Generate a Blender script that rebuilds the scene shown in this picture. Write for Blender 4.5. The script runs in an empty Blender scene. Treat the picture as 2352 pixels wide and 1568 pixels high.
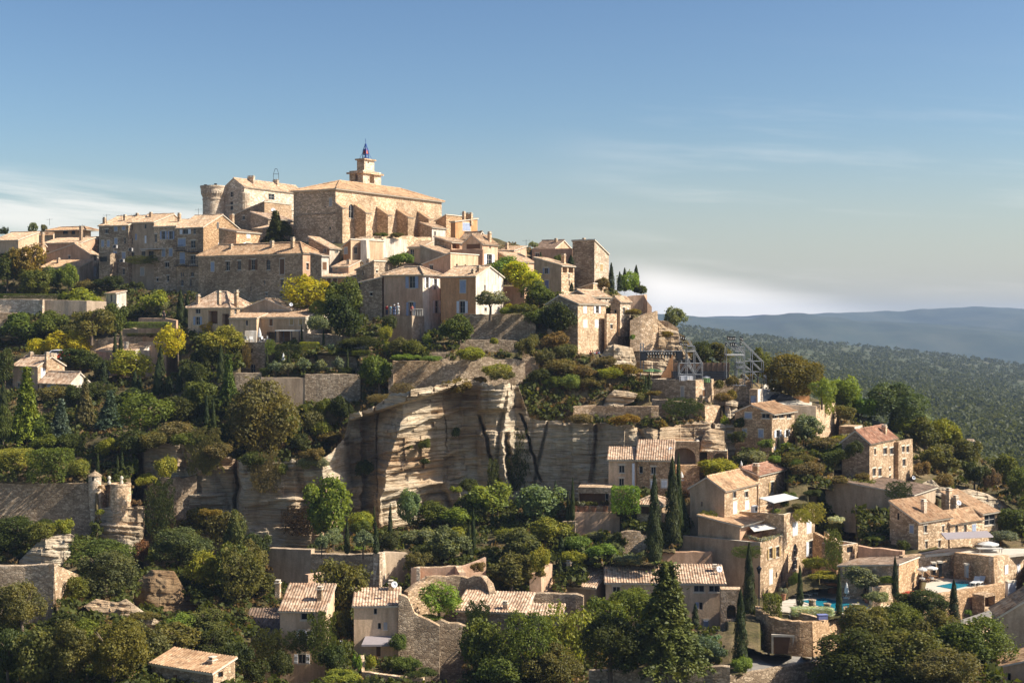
import bpy, math, random
from mathutils import Vector, Matrix, noise
R = random.Random(11)
SC = bpy.context.scene
COL = SC.collection
F, U0, V0 = 3267.0, 1176.0, 735.0      # lens 50 mm; photo measured on a 2352 x 1568 sheet, camera at the origin looking along +Y
Zv = Vector((0, 0, 1))
_T = [0.0, 0.0, 1.0]
TILES = dict(A=(0, 297, .284), B=(445.5, 297, .284), C=(891, 445.5, .284), E=(1410.6, 668, .284), F=(0, 668, .284),
             J=(0, 1113.6, .2897), G=(519.7, 668, .284), K=(519.7, 1113.6, .2897), L=(1039.4, 1113.6, .2897),
             M=(1484.8, 1039.4, .213), I=(1906.5, 890.9, .213), N=(1683.8, 1187.9, .2841), O=(779.5, 779.5, .2486),
             P=(1447.7, 727.6, .1775), Q=(1670.4, 1225, .213), S=(742.4, 326.7, .142), W=(0, 0, 1))
def tile(k): _T[:] = TILES[k]
def tu(u): return _T[0] + u * _T[2]
def tv(v): return _T[1] + v * _T[2]
def P(u, v, D): return Vector(((u - U0) / F * D, D, (V0 - v) / F * D))
def lerp(a, b, t): return a + (b - a) * t
def pw(x, pts):
    if x <= pts[0][0]: return pts[0][1]
    for (x0, y0), (x1, y1) in zip(pts, pts[1:]):
        if x <= x1: return y0 + (y1 - y0) * (x - x0) / (x1 - x0) if x1 > x0 else y1
    return pts[-1][1]
def nz(x, y=0., z=0.): return noise.noise(Vector((x, y, z)))
def fbm(x, y, z, o=4): return noise.fractal(Vector((x, y, z)), 1.0, 2.0, o)

# ---------------------------------------------------------------- ground: distance of the hillside along each column
GCOL = {
 -300: [(2000,90),(1568,125),(1430,140),(1240,188),(1100,192),(1080,196),(980,214),(900,230),(800,255),(700,275),(640,290),(590,310),(545,330)],
 0: [(2000,90),(1568,125),(1430,140),(1240,188),(1100,192),(1080,196),(980,214),(900,230),(800,255),(700,275),(640,290),(590,310),(545,330)],
 200: [(2000,90),(1568,122),(1430,140),(1240,186),(1120,190),(1080,196),(980,214),(900,230),(800,252),(700,272),(640,286),(600,300),(545,320)],
 330: [(2000,90),(1568,122),(1450,140),(1300,168),(1250,190),(1020,196),(980,212),(900,230),(800,250),(740,262),(650,282),(600,292),(530,310)],
 550: [(2000,90),(1568,130),(1430,150),(1330,170),(1270,180),(1230,197),(1080,200),(980,204),(930,207),(880,211),(780,230),(700,246),(650,258),(590,272),(540,290),(500,305)],
 750: [(2000,90),(1568,138),(1400,158),(1270,172),(1240,180),(1190,200),(1000,206),(910,207),(830,214),(780,226),(720,240),(650,252),(580,262),(545,280),(500,320)],
 950: [(2000,90),(1568,140),(1400,160),(1280,172),(1180,200),(940,208),(830,211),(800,214),(770,222),(700,238),(620,250),(570,262),(545,280),(500,320)],
 1100: [(2000,90),(1568,140),(1400,160),(1280,172),(1150,202),(900,209),(830,211),(800,214),(775,221),(720,229),(650,243),(590,256),(560,275),(535,300)],
 1300: [(2000,90),(1568,142),(1420,155),(1300,168),(1180,188),(1130,203),(940,208),(860,212),(810,219),(720,232),(650,248),(610,262),(590,285)],
 1450: [(2000,90),(1568,142),(1420,156),(1300,166),(1170,183),(1100,198),(980,206),(900,210),(850,213),(800,218),(730,228),(700,242),(690,265)],
 1560: [(2000,90),(1568,140),(1420,155),(1300,165),(1180,182),(1080,192),(980,206),(880,212),(855,216),(800,238),(765,262)],
 1680: [(2000,90),(1568,135),(1420,152),(1380,165),(1200,172),(1080,190),(1000,200),(930,206),(880,213),(862,228)],
 1850: [(2000,90),(1568,130),(1430,152),(1380,162),(1300,168),(1180,176),(1050,192),(1000,200),(930,212),(905,230)],
 2000: [(2000,90),(1568,125),(1430,150),(1340,164),(1260,172),(1120,190),(1000,205),(960,225)],
 2150: [(2000,90),(1568,125),(1440,146),(1330,165),(1270,172),(1150,190),(1060,215),(1010,235)],
 2352: [(2000,85),(1568,120),(1420,145),(1320,165),(1270,175),(1150,195),(1110,215),(1095,240)],
 2700: [(2000,85),(1568,120),(1420,145),(1320,165),(1270,175),(1180,195),(1140,215),(1130,240)],
}
GK = sorted(GCOL)
GP = {k: [(-v, d) for v, d in GCOL[k]] for k in GK}
def G(u, v):
    u = max(GK[0], min(GK[-1], u))
    for a, b in zip(GK, GK[1:]):
        if u <= b:
            t = (u - a) / (b - a)
            return lerp(pw(-v, GP[a]), pw(-v, GP[b]), t)
def crest(u): return pw(u, [(k, GCOL[k][-1][0]) for k in GK])

# ---------------------------------------------------------------- mesh builder
class MB:
    def __init__(s): s.v = []; s.f = []; s.m = []; s.uv = []
    def add(s, vs, fs, m=0, uvs=None):
        b = len(s.v); s.v.extend(vs)
        for i, f in enumerate(fs):
            s.f.append(tuple(b + k for k in f)); s.m.append(m)
            s.uv.append(uvs[i] if uvs else None)
    def quad(s, a, b, c, d, m=0, uv=None): s.add([a, b, c, d], [(0, 1, 2, 3)], m, [uv] if uv else None)
    def poly(s, pts, m=0): s.add(list(pts), [tuple(range(len(pts)))], m)
    def box(s, x0, x1, y0, y1, z0, z1, m=0, M=None):
        vs = [Vector((x, y, z)) for z in (z0, z1) for y in (y0, y1) for x in (x0, x1)]
        if M: vs = [M @ q for q in vs]
        s.add(vs, [(0, 2, 3, 1), (4, 5, 7, 6), (0, 1, 5, 4), (1, 3, 7, 5), (3, 2, 6, 7), (2, 0, 4, 6)], m)
    def tube(s, p, q, r0, r1=None, n=6, m=0, cap=True):
        p = Vector(p); q = Vector(q); r1 = r0 if r1 is None else r1
        d = (q - p)
        if d.length < 1e-6: return
        d.normalize(); a = d.orthogonal().normalized(); b = d.cross(a)
        vs = []
        for c, r in ((p, r0), (q, r1)):
            vs += [c + (a * math.cos(6.2832 * i / n) + b * math.sin(6.2832 * i / n)) * r for i in range(n)]
        fs = [(i, (i + 1) % n, n + (i + 1) % n, n + i) for i in range(n)]
        if cap: fs += [tuple(range(n - 1, -1, -1)), tuple(range(n, 2 * n))]
        s.add(vs, fs, m)
    def lathe(s, prof, n=16, m=0, c=(0, 0), a0=0, a1=6.28319):
        full = abs(a1 - a0 - 6.28319) < 1e-3; k = n if full else n + 1
        vs = [Vector((c[0] + r * math.cos(a0 + (a1 - a0) * i / n), c[1] + r * math.sin(a0 + (a1 - a0) * i / n), z)) for r, z in prof for i in range(k)]
        fs = []
        for j in range(len(prof) - 1):
            for i in range(n):
                i2 = (i + 1) % k
                fs.append((j * k + i, j * k + i2, (j + 1) * k + i2, (j + 1) * k + i))
        s.add(vs, fs, m)
    def data(s, name, mats, smooth=False):
        me = bpy.data.meshes.new(name)
        me.from_pydata([tuple(q) for q in s.v], [], s.f)
        for m in mats: me.materials.append(m)
        if len(mats) > 1: me.polygons.foreach_set('material_index', s.m)
        if any(s.uv):
            l = me.uv_layers.new(name='UVMap'); k = 0; flat = []
            for f, uv in zip(s.f, s.uv):
                for i in range(len(f)): flat += list(uv[i]) if uv else [0., 0.]
            l.data.foreach_set('uv', flat)
        if smooth: me.polygons.foreach_set('use_smooth', [True] * len(me.polygons))
        me.update()
        return me
def link(name, me, parent=None, loc=(0, 0, 0), rz=0.0, scale=None, color=None):
    o = bpy.data.objects.new(name, me); COL.objects.link(o)
    o.location = loc; o.rotation_euler = (0, 0, rz)
    if scale: o.scale = scale
    if color: o.color = (*color, 1)
    if parent: o.parent = parent
    return o
def tag(o, label, cat, group=None, kind=None):
    if label: o['label'] = label
    if cat: o['category'] = cat
    if group: o['group'] = group
    if kind: o['kind'] = kind
    return o
def thing(name, label, cat, loc, rz=0., group=None): return tag(link(name, None, None, loc, rz), label, cat, group)
def part(mb, name, mats, parent, loc=(0, 0, 0), rz=0., smooth=False): return link(name, mb.data(name, mats, smooth), parent, loc, rz)

# ---------------------------------------------------------------- materials
def newmat(name):
    m = bpy.data.materials.new(name); m.use_nodes = True
    nt = m.node_tree; b = nt.nodes['Principled BSDF']
    b.inputs['Specular IOR Level'].default_value = .2
    return m, nt, b
def nd(nt, t, **kw):
    n = nt.nodes.new(t)
    for k, v in kw.items():
        if k[0] == '_': setattr(n, k[1:], v)
        else: n.inputs[k.replace('_', ' ')].default_value = v
    return n
def ramp(nt, stops):
    r = nt.nodes.new('ShaderNodeValToRGB'); e = r.color_ramp.elements
    while len(e) > 1: e.remove(e[0])
    e[0].position = stops[0][0]; e[0].color = (*stops[0][1], 1)
    for p, c in stops[1:]:
        x = e.new(p); x.color = (*c, 1)
    return r
def mixc(nt, a, b, fac, mode='MIX'):
    m = nt.nodes.new('ShaderNodeMix'); m.data_type = 'RGBA'; m.blend_type = mode
    L = nt.links
    for sock, val in ((m.inputs[0], fac), (m.inputs[6], a), (m.inputs[7], b)):
        if hasattr(val, 'links') or hasattr(val, 'is_linked'): L.new(val, sock)
        elif isinstance(val, tuple): sock.default_value = (*val, 1) if len(val) == 3 else val
        else: sock.default_value = val
    return m.outputs[2]
def mathn(nt, op, a, b=0.5, clamp=False):
    m = nt.nodes.new('ShaderNodeMath'); m.operation = op; m.use_clamp = clamp
    for i, val in enumerate((a, b)):
        if hasattr(val, 'is_linked'): nt.links.new(val, m.inputs[i])
        else: m.inputs[i].default_value = val
    return m.outputs[0]
def coords(nt, scale=(1, 1, 1), kind='Object'):
    """object coordinates, shifted per object so that no two walls share a pattern"""
    t = nd(nt, 'ShaderNodeTexCoord'); oi = nd(nt, 'ShaderNodeObjectInfo'); ad = nd(nt, 'ShaderNodeVectorMath', _operation='MULTIPLY_ADD')
    nt.links.new(oi.outputs['Random'], ad.inputs[0]); ad.inputs[1].default_value = (37., 53., 0.); nt.links.new(t.outputs[kind], ad.inputs[2])
    mp = nd(nt, 'ShaderNodeMapping'); mp.inputs['Scale'].default_value = scale
    nt.links.new(ad.outputs[0], mp.inputs['Vector']); return mp.outputs[0]
def vary(nt, c, lo=(.84, .82, .80), hi=(1.12, 1.13, 1.15)):
    """each object its own shade"""
    oi = nd(nt, 'ShaderNodeObjectInfo'); w = nd(nt, 'ShaderNodeTexWhiteNoise', _noise_dimensions='1D'); nt.links.new(oi.outputs['Random'], w.inputs['W'])
    r = ramp(nt, [(0, lo), (.5, (1, 1, 1)), (1, hi)]); nt.links.new(w.outputs[0], r.inputs[0]); return mixc(nt, c, r.outputs[0], 1.0, 'MULTIPLY')
def noi(nt, vec, scale, detail=3, rough=.55):
    n = nd(nt, 'ShaderNodeTexNoise', Scale=scale, Detail=detail, Roughness=rough); nt.links.new(vec, n.inputs['Vector']); return n.outputs[0]
def bump(nt, b, h, strength=.5, dist=.08):
    bp = nd(nt, 'ShaderNodeBump', Strength=strength, Distance=dist)
    nt.links.new(h, bp.inputs['Height']); nt.links.new(bp.outputs[0], b.inputs['Normal'])
def m_stone(name, c0, c1, c2, mortar, sc=2.2, stain=.55):
    m, nt, b = newmat(name); L = nt.links
    v = coords(nt, (1, 1, 1.8))
    wob = nd(nt, 'ShaderNodeTexNoise', Scale=1.5, Detail=1.0); L.new(v, wob.inputs['Vector'])
    vv = nd(nt, 'ShaderNodeVectorMath', _operation='MULTIPLY_ADD'); L.new(wob.outputs[1], vv.inputs[0]); vv.inputs[1].default_value = (.25, .25, .25); L.new(v, vv.inputs[2])
    sc *= 1.05; vo = nd(nt, 'ShaderNodeTexVoronoi', Scale=sc); L.new(vv.outputs[0], vo.inputs['Vector'])
    ve = nd(nt, 'ShaderNodeTexVoronoi', Scale=sc, _feature='DISTANCE_TO_EDGE'); L.new(vv.outputs[0], ve.inputs['Vector'])
    sep = nd(nt, 'ShaderNodeSeparateColor'); L.new(vo.outputs['Color'], sep.inputs[0])
    r = ramp(nt, [(0, tuple(x * .92 for x in c0)), (.25, c0), (.55, c1), (1, tuple(min(.85, x * 1.06) for x in c2))]); L.new(sep.outputs[0], r.inputs[0])
    ed = mathn(nt, 'MULTIPLY', ve.outputs[0], 9.0, True)
    c = mixc(nt, tuple(x * .82 for x in mortar), r.outputs[0], ed)
    o = coords(nt)
    st = noi(nt, o, .22, 5, .65); sr = ramp(nt, [(.3, (stain, stain * .96, stain * .9)), (.55, (1, 1, 1)), (.8, (1.12, 1.08, 1.0))]); L.new(st, sr.inputs[0])
    c = mixc(nt, c, sr.outputs[0], 1.0, 'MULTIPLY')
    f = noi(nt, o, 6., 3); fr = ramp(nt, [(.3, (.78, .78, .78)), (.7, (1.15, 1.15, 1.15))]); L.new(f, fr.inputs[0])
    c = mixc(nt, c, fr.outputs[0], 1.0, 'MULTIPLY')
    c = vary(nt, c); L.new(c, b.inputs['Base Color']); b.inputs['Roughness'].default_value = .92
    h = mathn(nt, 'ADD', ed, mathn(nt, 'MULTIPLY', f, .7)); bump(nt, b, h, .6, .07)
    return m
def m_plaster(name, c0, c1, streak=.7):
    m, nt, b = newmat(name); L = nt.links
    o = coords(nt); s = coords(nt, (1.6, 1.6, .28))
    n1 = noi(nt, o, .45, 6, .68); r = ramp(nt, [(.3, c0), (.65, c1)]); L.new(n1, r.inputs[0])
    n2 = noi(nt, s, 1.0, 4, .6); r2 = ramp(nt, [(.3, (streak, streak * .97, streak * .92)), (.6, (1, 1, 1))]); L.new(n2, r2.inputs[0])
    c = mixc(nt, r.outputs[0], r2.outputs[0], 1.0, 'MULTIPLY')
    n3 = noi(nt, o, 5., 4); r3 = ramp(nt, [(.25, (.82, .82, .82)), (.75, (1.1, 1.1, 1.1))]); L.new(n3, r3.inputs[0])
    c = mixc(nt, c, r3.outputs[0], 1.0, 'MULTIPLY')
    c = vary(nt, c, (.86, .83, .8)); L.new(c, b.inputs['Base Color']); b.inputs['Roughness'].default_value = .9
    bump(nt, b, n3, .35, .06); return m
def m_tile(name, cols):
    m, nt, b = newmat(name); L = nt.links
    t = nd(nt, 'ShaderNodeTexCoord')
    fl = nd(nt, 'ShaderNodeVectorMath', _operation='FLOOR'); L.new(t.outputs['UV'], fl.inputs[0])
    w = nd(nt, 'ShaderNodeTexWhiteNoise', _noise_dimensions='2D'); L.new(fl.outputs[0], w.inputs['Vector'])
    n = len(cols); r = ramp(nt, [(i / (n - 1), c) for i, c in enumerate(cols)]); L.new(w.outputs[0], r.inputs[0])
    o = coords(nt); st = noi(nt, o, .5, 5, .7); sr = ramp(nt, [(.3, (.5, .48, .45)), (.5, (1, 1, 1)), (.75, (1.15, 1.1, 1.05))]); L.new(st, sr.inputs[0])
    c = mixc(nt, r.outputs[0], sr.outputs[0], 1.0, 'MULTIPLY')
    sp = noi(nt, o, 2.4, 4, .7); pr = ramp(nt, [(.36, (.62, .56, .52)), (.5, (1, .98, .95)), (.66, (1.16, 1.14, 1.1))]); L.new(sp, pr.inputs[0]); c = mixc(nt, c, pr.outputs[0], 1.0, 'MULTIPLY')
    c = vary(nt, c, (.72, .68, .66), (1.1, 1.1, 1.1)); L.new(c, b.inputs['Base Color']); b.inputs['Roughness'].default_value = .85
    se = nd(nt, 'ShaderNodeSeparateXYZ'); L.new(t.outputs['UV'], se.inputs[0])
    fr = mathn(nt, 'FRACT', se.outputs[1]); bump(nt, b, fr, .5, .06)
    return m
def m_plain(name, c, rough=.7, metal=0., var=.15, sc=3.):
    m, nt, b = newmat(name)
    if var:
        n = noi(nt, coords(nt), sc, 4); r = ramp(nt, [(.25, tuple(x * (1 - var) for x in c)), (.75, tuple(min(1, x * (1 + var)) for x in c))])
        nt.links.new(n, r.inputs[0]); nt.links.new(r.outputs[0], b.inputs['Base Color'])
    else: b.inputs['Base Color'].default_value = (*c, 1)
    b.inputs['Roughness'].default_value = rough; b.inputs['Metallic'].default_value = metal
    return m
def m_leaf(name, trans=.42, var=.27):
    m, nt, b = newmat(name); L = nt.links
    oi = nd(nt, 'ShaderNodeObjectInfo'); g = nd(nt, 'ShaderNodeNewGeometry')
    r = ramp(nt, [(0, (1 - var, 1 - var, 1 - var * .9)), (.6, (1, 1, 1)), (1, (1 + var * .9, 1 + var * .75, 1 + var * .3))]); L.new(g.outputs['Random Per Island'], r.inputs[0])
    c = mixc(nt, oi.outputs['Color'], r.outputs[0], 1.0, 'MULTIPLY')
    n = noi(nt, coords(nt), 2.3, 3); r2 = ramp(nt, [(.3, (.6, .66, .7)), (.5, (1, 1, 1)), (.72, (1.3, 1.15, .8))]); L.new(n, r2.inputs[0])
    c = mixc(nt, c, r2.outputs[0], 1.0, 'MULTIPLY')
    L.new(c, b.inputs['Base Color']); b.inputs['Roughness'].default_value = .6; b.inputs['Specular IOR Level'].default_value = .25
    tr = nd(nt, 'ShaderNodeBsdfTranslucent'); L.new(mixc(nt, c, (1.25, 1.2, .45), 1.0, 'MULTIPLY'), tr.inputs[0])
    mx = nd(nt, 'ShaderNodeMixShader'); mx.inputs[0].default_value = trans
    L.new(b.outputs[0], mx.inputs[1]); L.new(tr.outputs[0], mx.inputs[2]); L.new(mx.outputs[0], nt.nodes['Material Output'].inputs[0])
    return m
def m_rock(name, tint=(1, 1, 1)):
    m, nt, b = newmat(name); L = nt.links
    s = coords(nt, (.28, .28, 1.3)); o = coords(nt)
    n1 = noi(nt, s, 1.0, 6, .7); r = ramp(nt, [(.22, (.34, .245, .155)), (.38, (.55, .435, .30)), (.55, (.66, .545, .39)), (.74, (.74, .65, .50))]); L.new(n1, r.inputs[0])
    big = noi(nt, coords(nt, (.5, .5, .9)), .16, 4, .6); br = ramp(nt, [(.46, (0, 0, 0)), (.62, (1, 1, 1))]); L.new(big, br.inputs[0])
    c = mixc(nt, r.outputs[0], (.40, .22, .09), mathn(nt, 'MULTIPLY', br.outputs[0], .55))
    v = noi(nt, coords(nt, (1, 1, .18)), .35, 5, .65); vr = ramp(nt, [(.30, (.62, .59, .56)), (.52, (1, 1, 1))]); L.new(v, vr.inputs[0])
    c = mixc(nt, mixc(nt, c, vr.outputs[0], 1.0, 'MULTIPLY'), tint, 1.0, 'MULTIPLY')
    tb = noi(nt, coords(nt, (.3, .3, 6.)), 1., 5, .75); tr = ramp(nt, [(.36, (.60, .57, .53)), (.5, (1, 1, 1)), (.66, (1.14, 1.12, 1.08))]); L.new(tb, tr.inputs[0]); c = mixc(nt, c, tr.outputs[0], 1.0, 'MULTIPLY')
    L.new(c, b.inputs['Base Color']); b.inputs['Roughness'].default_value = .95
    f = noi(nt, coords(nt, (.6, .6, 2.6)), 1.3, 6, .7); bump(nt, b, mathn(nt, 'ADD', mathn(nt, 'ADD', f, n1), tb), .9, .4)
    return m
def m_ground(name):
    m, nt, b = newmat(name); L = nt.links
    o = coords(nt)
    n1 = noi(nt, o, .12, 5, .65); r = ramp(nt, [(.3, (.05, .055, .018)), (.45, (.10, .085, .035)), (.6, (.19, .14, .075)), (.75, (.28, .22, .13))]); L.new(n1, r.inputs[0])
    n2 = noi(nt, o, 1.4, 5, .7); r2 = ramp(nt, [(.3, (.5, .5, .5)), (.7, (1.25, 1.2, 1.1))]); L.new(n2, r2.inputs[0])
    c = mixc(nt, r.outputs[0], r2.outputs[0], 1.0, 'MULTIPLY')
    L.new(c, b.inputs['Base Color']); b.inputs['Roughness'].default_value = 1.; bump(nt, b, n2, .8, .3); return m
ST = {
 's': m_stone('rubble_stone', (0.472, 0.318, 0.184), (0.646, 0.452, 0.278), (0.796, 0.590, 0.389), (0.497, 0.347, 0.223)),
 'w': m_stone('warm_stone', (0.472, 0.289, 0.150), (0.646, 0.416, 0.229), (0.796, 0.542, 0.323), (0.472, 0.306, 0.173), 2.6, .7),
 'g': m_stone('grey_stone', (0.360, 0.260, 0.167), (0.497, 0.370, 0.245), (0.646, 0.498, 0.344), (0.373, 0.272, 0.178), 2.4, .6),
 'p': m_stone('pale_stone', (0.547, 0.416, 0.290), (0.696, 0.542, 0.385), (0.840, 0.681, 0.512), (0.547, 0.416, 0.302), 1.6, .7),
 'b': m_plaster('beige_plaster', (0.584, 0.398, 0.245), (0.746, 0.532, 0.340)),
 'o': m_plaster('ochre_plaster', (0.572, 0.272, 0.112), (0.746, 0.393, 0.190)),
 'k': m_plaster('pink_plaster', (0.584, 0.359, 0.223), (0.721, 0.474, 0.312)),
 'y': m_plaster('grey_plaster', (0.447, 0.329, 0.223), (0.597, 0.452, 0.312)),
 'l': m_plaster('lime_wash', (0.746, 0.601, 0.456), (0.840, 0.745, 0.624), .55),
}
TL = {
 'a': m_tile('buff_tiles', [(.36, .235, .145), (.48, .33, .205), (.56, .41, .275), (.44, .29, .175), (.63, .49, .35), (.40, .29, .2)]),
 'o': m_tile('orange_tiles', [(.40, .24, .135), (.50, .32, .185), (.44, .275, .155), (.57, .40, .25), (.47, .31, .185)]),
 'r': m_tile('red_tiles', [(.30, .145, .09), (.42, .22, .14), (.36, .185, .115), (.52, .32, .22), (.34, .19, .13)]),
 'm': m_tile('mottled_tiles', [(.30, .195, .125), (.43, .285, .19), (.56, .43, .31), (.38, .24, .155), (.62, .49, .36), (.46, .315, .215)]),
 'd': m_tile('dark_tiles', [(.13, .09, .065), (.22, .15, .105), (.17, .125, .095), (.28, .2, .15)]),
}
M = dict(
 glass=m_plain('glass_and_hole_black', (.018, .02, .024), .12, 0, 0), wood=m_plain('brown_wood', (.17, .09, .045)), frame=m_plain('pale_frame', (.5, .46, .4)),
 white=m_plain('white_paint', (.72, .72, .73)), blue=m_plain('blue_grey_shade_paint', (.33, .37, .47)), grey=m_plain('grey_paint', (.40, .38, .36)), ochre=m_plain('ochre_paint', (.42, .29, .13)), violet=m_plain('violet_paint', (.2, .22, .42)),  # blue-grey also stands for white shutters in shade, the shade put into colour
 trim=m_plain('dressed_stone', (.62, .54, .42)), iron=m_plain('dark_iron', (.05, .05, .055), .5, .6, 0), steel=m_plain('galvanised_steel', (.24, .245, .25), .6, 0, .1),
 blueiron=m_plain('blue_iron', (.05, .10, .33), .5, .2, 0), bell=m_plain('bell_bronze', (.25, .06, .045), .5, .3, 0), canvas=m_plain('white_canvas', (.60, .58, .54), .9, 0, .06), lilac=m_plain('grey_lilac_canvas', (.30, .26, .26), .9, 0, .1), green=m_plain('green_canvas', (.20, .33, .13), .9, 0, .1),
 bark=m_plain('bark', (.13, .095, .065), .95, 0, .35, 6.), leaf=m_leaf('leaves'), needle=m_leaf('needles', .18, .4), rock=m_rock('limestone'), brownrock=m_rock('brown_limestone', (.5, .4, .3)), ground=m_ground('hillside_soil'),
 black=m_plain('black_plastic', (.012, .012, .013), .4, 0, 0), red=m_plain('red_paint', (.45, .06, .03), .5, 0, .1), pave=m_plain('pale_paving', (.56, .49, .39), .85, 0, .12, 1.2),
 asphalt=m_plain('worn_asphalt', (.27, .24, .2), .9, 0, .22, .8), brown=m_plain('brown_reed', (.22, .14, .09), .9, 0, .3, 6.), skin=m_plain('skin', (.45, .26, .18), .6, 0, 0), hair=m_plain('dark_hair', (.05, .03, .02), .7, 0, 0), pot=m_plain('terracotta', (.42, .2, .11), .8))
def m_water():
    m, nt, b = newmat('pool_water'); b.inputs['Base Color'].default_value = (.02, .23, .31, 1); b.inputs['Roughness'].default_value = .06
    b.inputs['Specular IOR Level'].default_value = .5; bump(nt, b, noi(nt, coords(nt), 1.6, 3), .12, .05); return m
M['water'] = m_water()
# ---------------------------------------------------------------- buildings
CARVE = []                                                   # wall faces the hillside has to stay behind: u0, u1, D0, D1, z_top, z_foot (2 each)
def carve(p, q, z0t, z1t, z0b, z1b, skirt=True):
    a, b = (p, q) if p.x / p.y < q.x / q.y else (q, p)
    if a is not p: z0t, z1t, z0b, z1b = z1t, z0t, z1b, z0b
    f = lambda c: U0 + F * c.x / c.y
    CARVE.append((f(a), f(b), a.y, b.y, V0 - F * z0t / a.y, V0 - F * z1t / b.y, V0 - F * z0b / a.y, V0 - F * z1b / b.y, skirt))
def cross2(a, b): return a[0] * b[1] - a[1] * b[0]
PCOL = dict(W='white', B='blue', G='grey', O='ochre', V='violet', N='wood', S='steel', L='black')
def wall_face(mb, L, z0, H, holes, fr, m=0, deep=.22):
    xs = sorted({0., L} | {x for h in holes for x in (h[0], h[1]) if 0 < x < L})
    zs = sorted({z0, H} | {x for h in holes for x in (h[2], h[3]) if z0 < x < H})
    for x0, x1 in zip(xs, xs[1:]):
        for a, b in zip(zs, zs[1:]):
            cx, cz = (x0 + x1) / 2, (a + b) / 2
            if any(h[0] < cx < h[1] and h[2] < cz < h[3] for h in holes): continue
            mb.quad(fr(x0, a, 0), fr(x1, a, 0), fr(x1, b, 0), fr(x0, b, 0), m)
    for h in holes:
        x0, x1, a, b = h[:4]; d = h[5] if len(h) > 5 else deep
        mb.quad(fr(x0, a, 0), fr(x0, a, d), fr(x0, b, d), fr(x0, b, 0), m); mb.quad(fr(x1, a, 0), fr(x1, b, 0), fr(x1, b, d), fr(x1, a, d), m)
        mb.quad(fr(x0, a, 0), fr(x1, a, 0), fr(x1, a, d), fr(x0, a, d), m); mb.quad(fr(x0, b, 0), fr(x0, b, d), fr(x1, b, d), fr(x1, b, 0), m)
        if h[4]:                                      # arched head: two spandrels flush with the wall
            r = (x1 - x0) / 2; cx = (x0 + x1) / 2; rz = min(r, (b - a) * .6); n = 8
            for sgn in (-1, 1):
                arc = [(cx + sgn * r * math.cos(t * math.pi / 2 / n), b - rz + rz * math.sin(t * math.pi / 2 / n)) for t in range(n + 1)]
                for p, q in zip(arc, arc[1:]):
                    mb.poly([fr(p[0], p[1], 0), fr(q[0], q[1], 0), fr(cx + sgn * r, b, 0)], m)
                    mb.quad(fr(p[0], p[1], 0), fr(q[0], q[1], 0), fr(q[0], q[1], d), fr(p[0], p[1], d), m)
PITCH = .31
def slope(mb, P0, e, L, h, run, rise, ia=0., ib=0., pitch=PITCH, seed=0., m=0):
    up = h * run + Zv * rise; Ls = up.length
    nrm = e.cross(up).normalized()
    if nrm.z < 0: nrm = -nrm
    n = max(2, round(L / pitch)); k = 4; prof = (0., .055, .078, .055)
    nt = max(2, int(Ls / 1.1)); vs = []; uvs = []
    for i in range(n * k + 1):
        s = L * i / (n * k); top = 1.
        if ia > 0: top = min(top, s / ia)
        if ib > 0: top = min(top, (L - s) / ib)
        top = max(top, .002)
        for j in range(nt + 1):
            t = top * j / nt
            w = prof[i % k] + .07 * nz(s * .35 + seed, t * Ls * .4, seed) - .10 * math.sin(math.pi * min(1, t)) * math.sin(math.pi * s / L) + .03 * nz(s * 2.1, t * Ls * 2, seed + 5)
            vs.append(P0 + e * s + up * t + nrm * w); uvs.append((s / pitch + .5, t * Ls / .42))
    fs = []; fu = []
    for i in range(n * k):
        for j in range(nt):
            a = i * (nt + 1) + j; q = (a, a + nt + 1, a + nt + 2, a + 1)
            fs.append(q); fu.append([uvs[x] for x in q])
    mb.add(vs, fs, m, fu)
    # soffit and edges under the tiles
    th = -nrm * .16
    def C_(s, t): return P0 + e * s + up * t
    if ia + ib >= L - .01: T = [C_(ia, 1)]
    else: T = [C_(L - ib, 1), C_(ia, 1)]
    ring = [C_(0, 0), C_(L, 0)] + T
    low = [q + th for q in ring]
    mb.poly(low, m + 1)
    for i in range(len(ring)):
        j = (i + 1) % len(ring)
        mb.quad(ring[i], ring[j], low[j], low[i], m + 1)
    return (P0, e, L, h, run, rise)
def ridge(mb, p, q, r=.13, m=0):
    n = max(1, int((q - p).length / .5))
    for i in range(n):
        a = p.lerp(q, i / n); b = p.lerp(q, (i + 1) / n); o = Vector((0, 0, R.uniform(-.02, .04)))
        mb.tube(a + o, b + o, r, r * .85, 7, m)
SEED = [0.]
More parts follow.
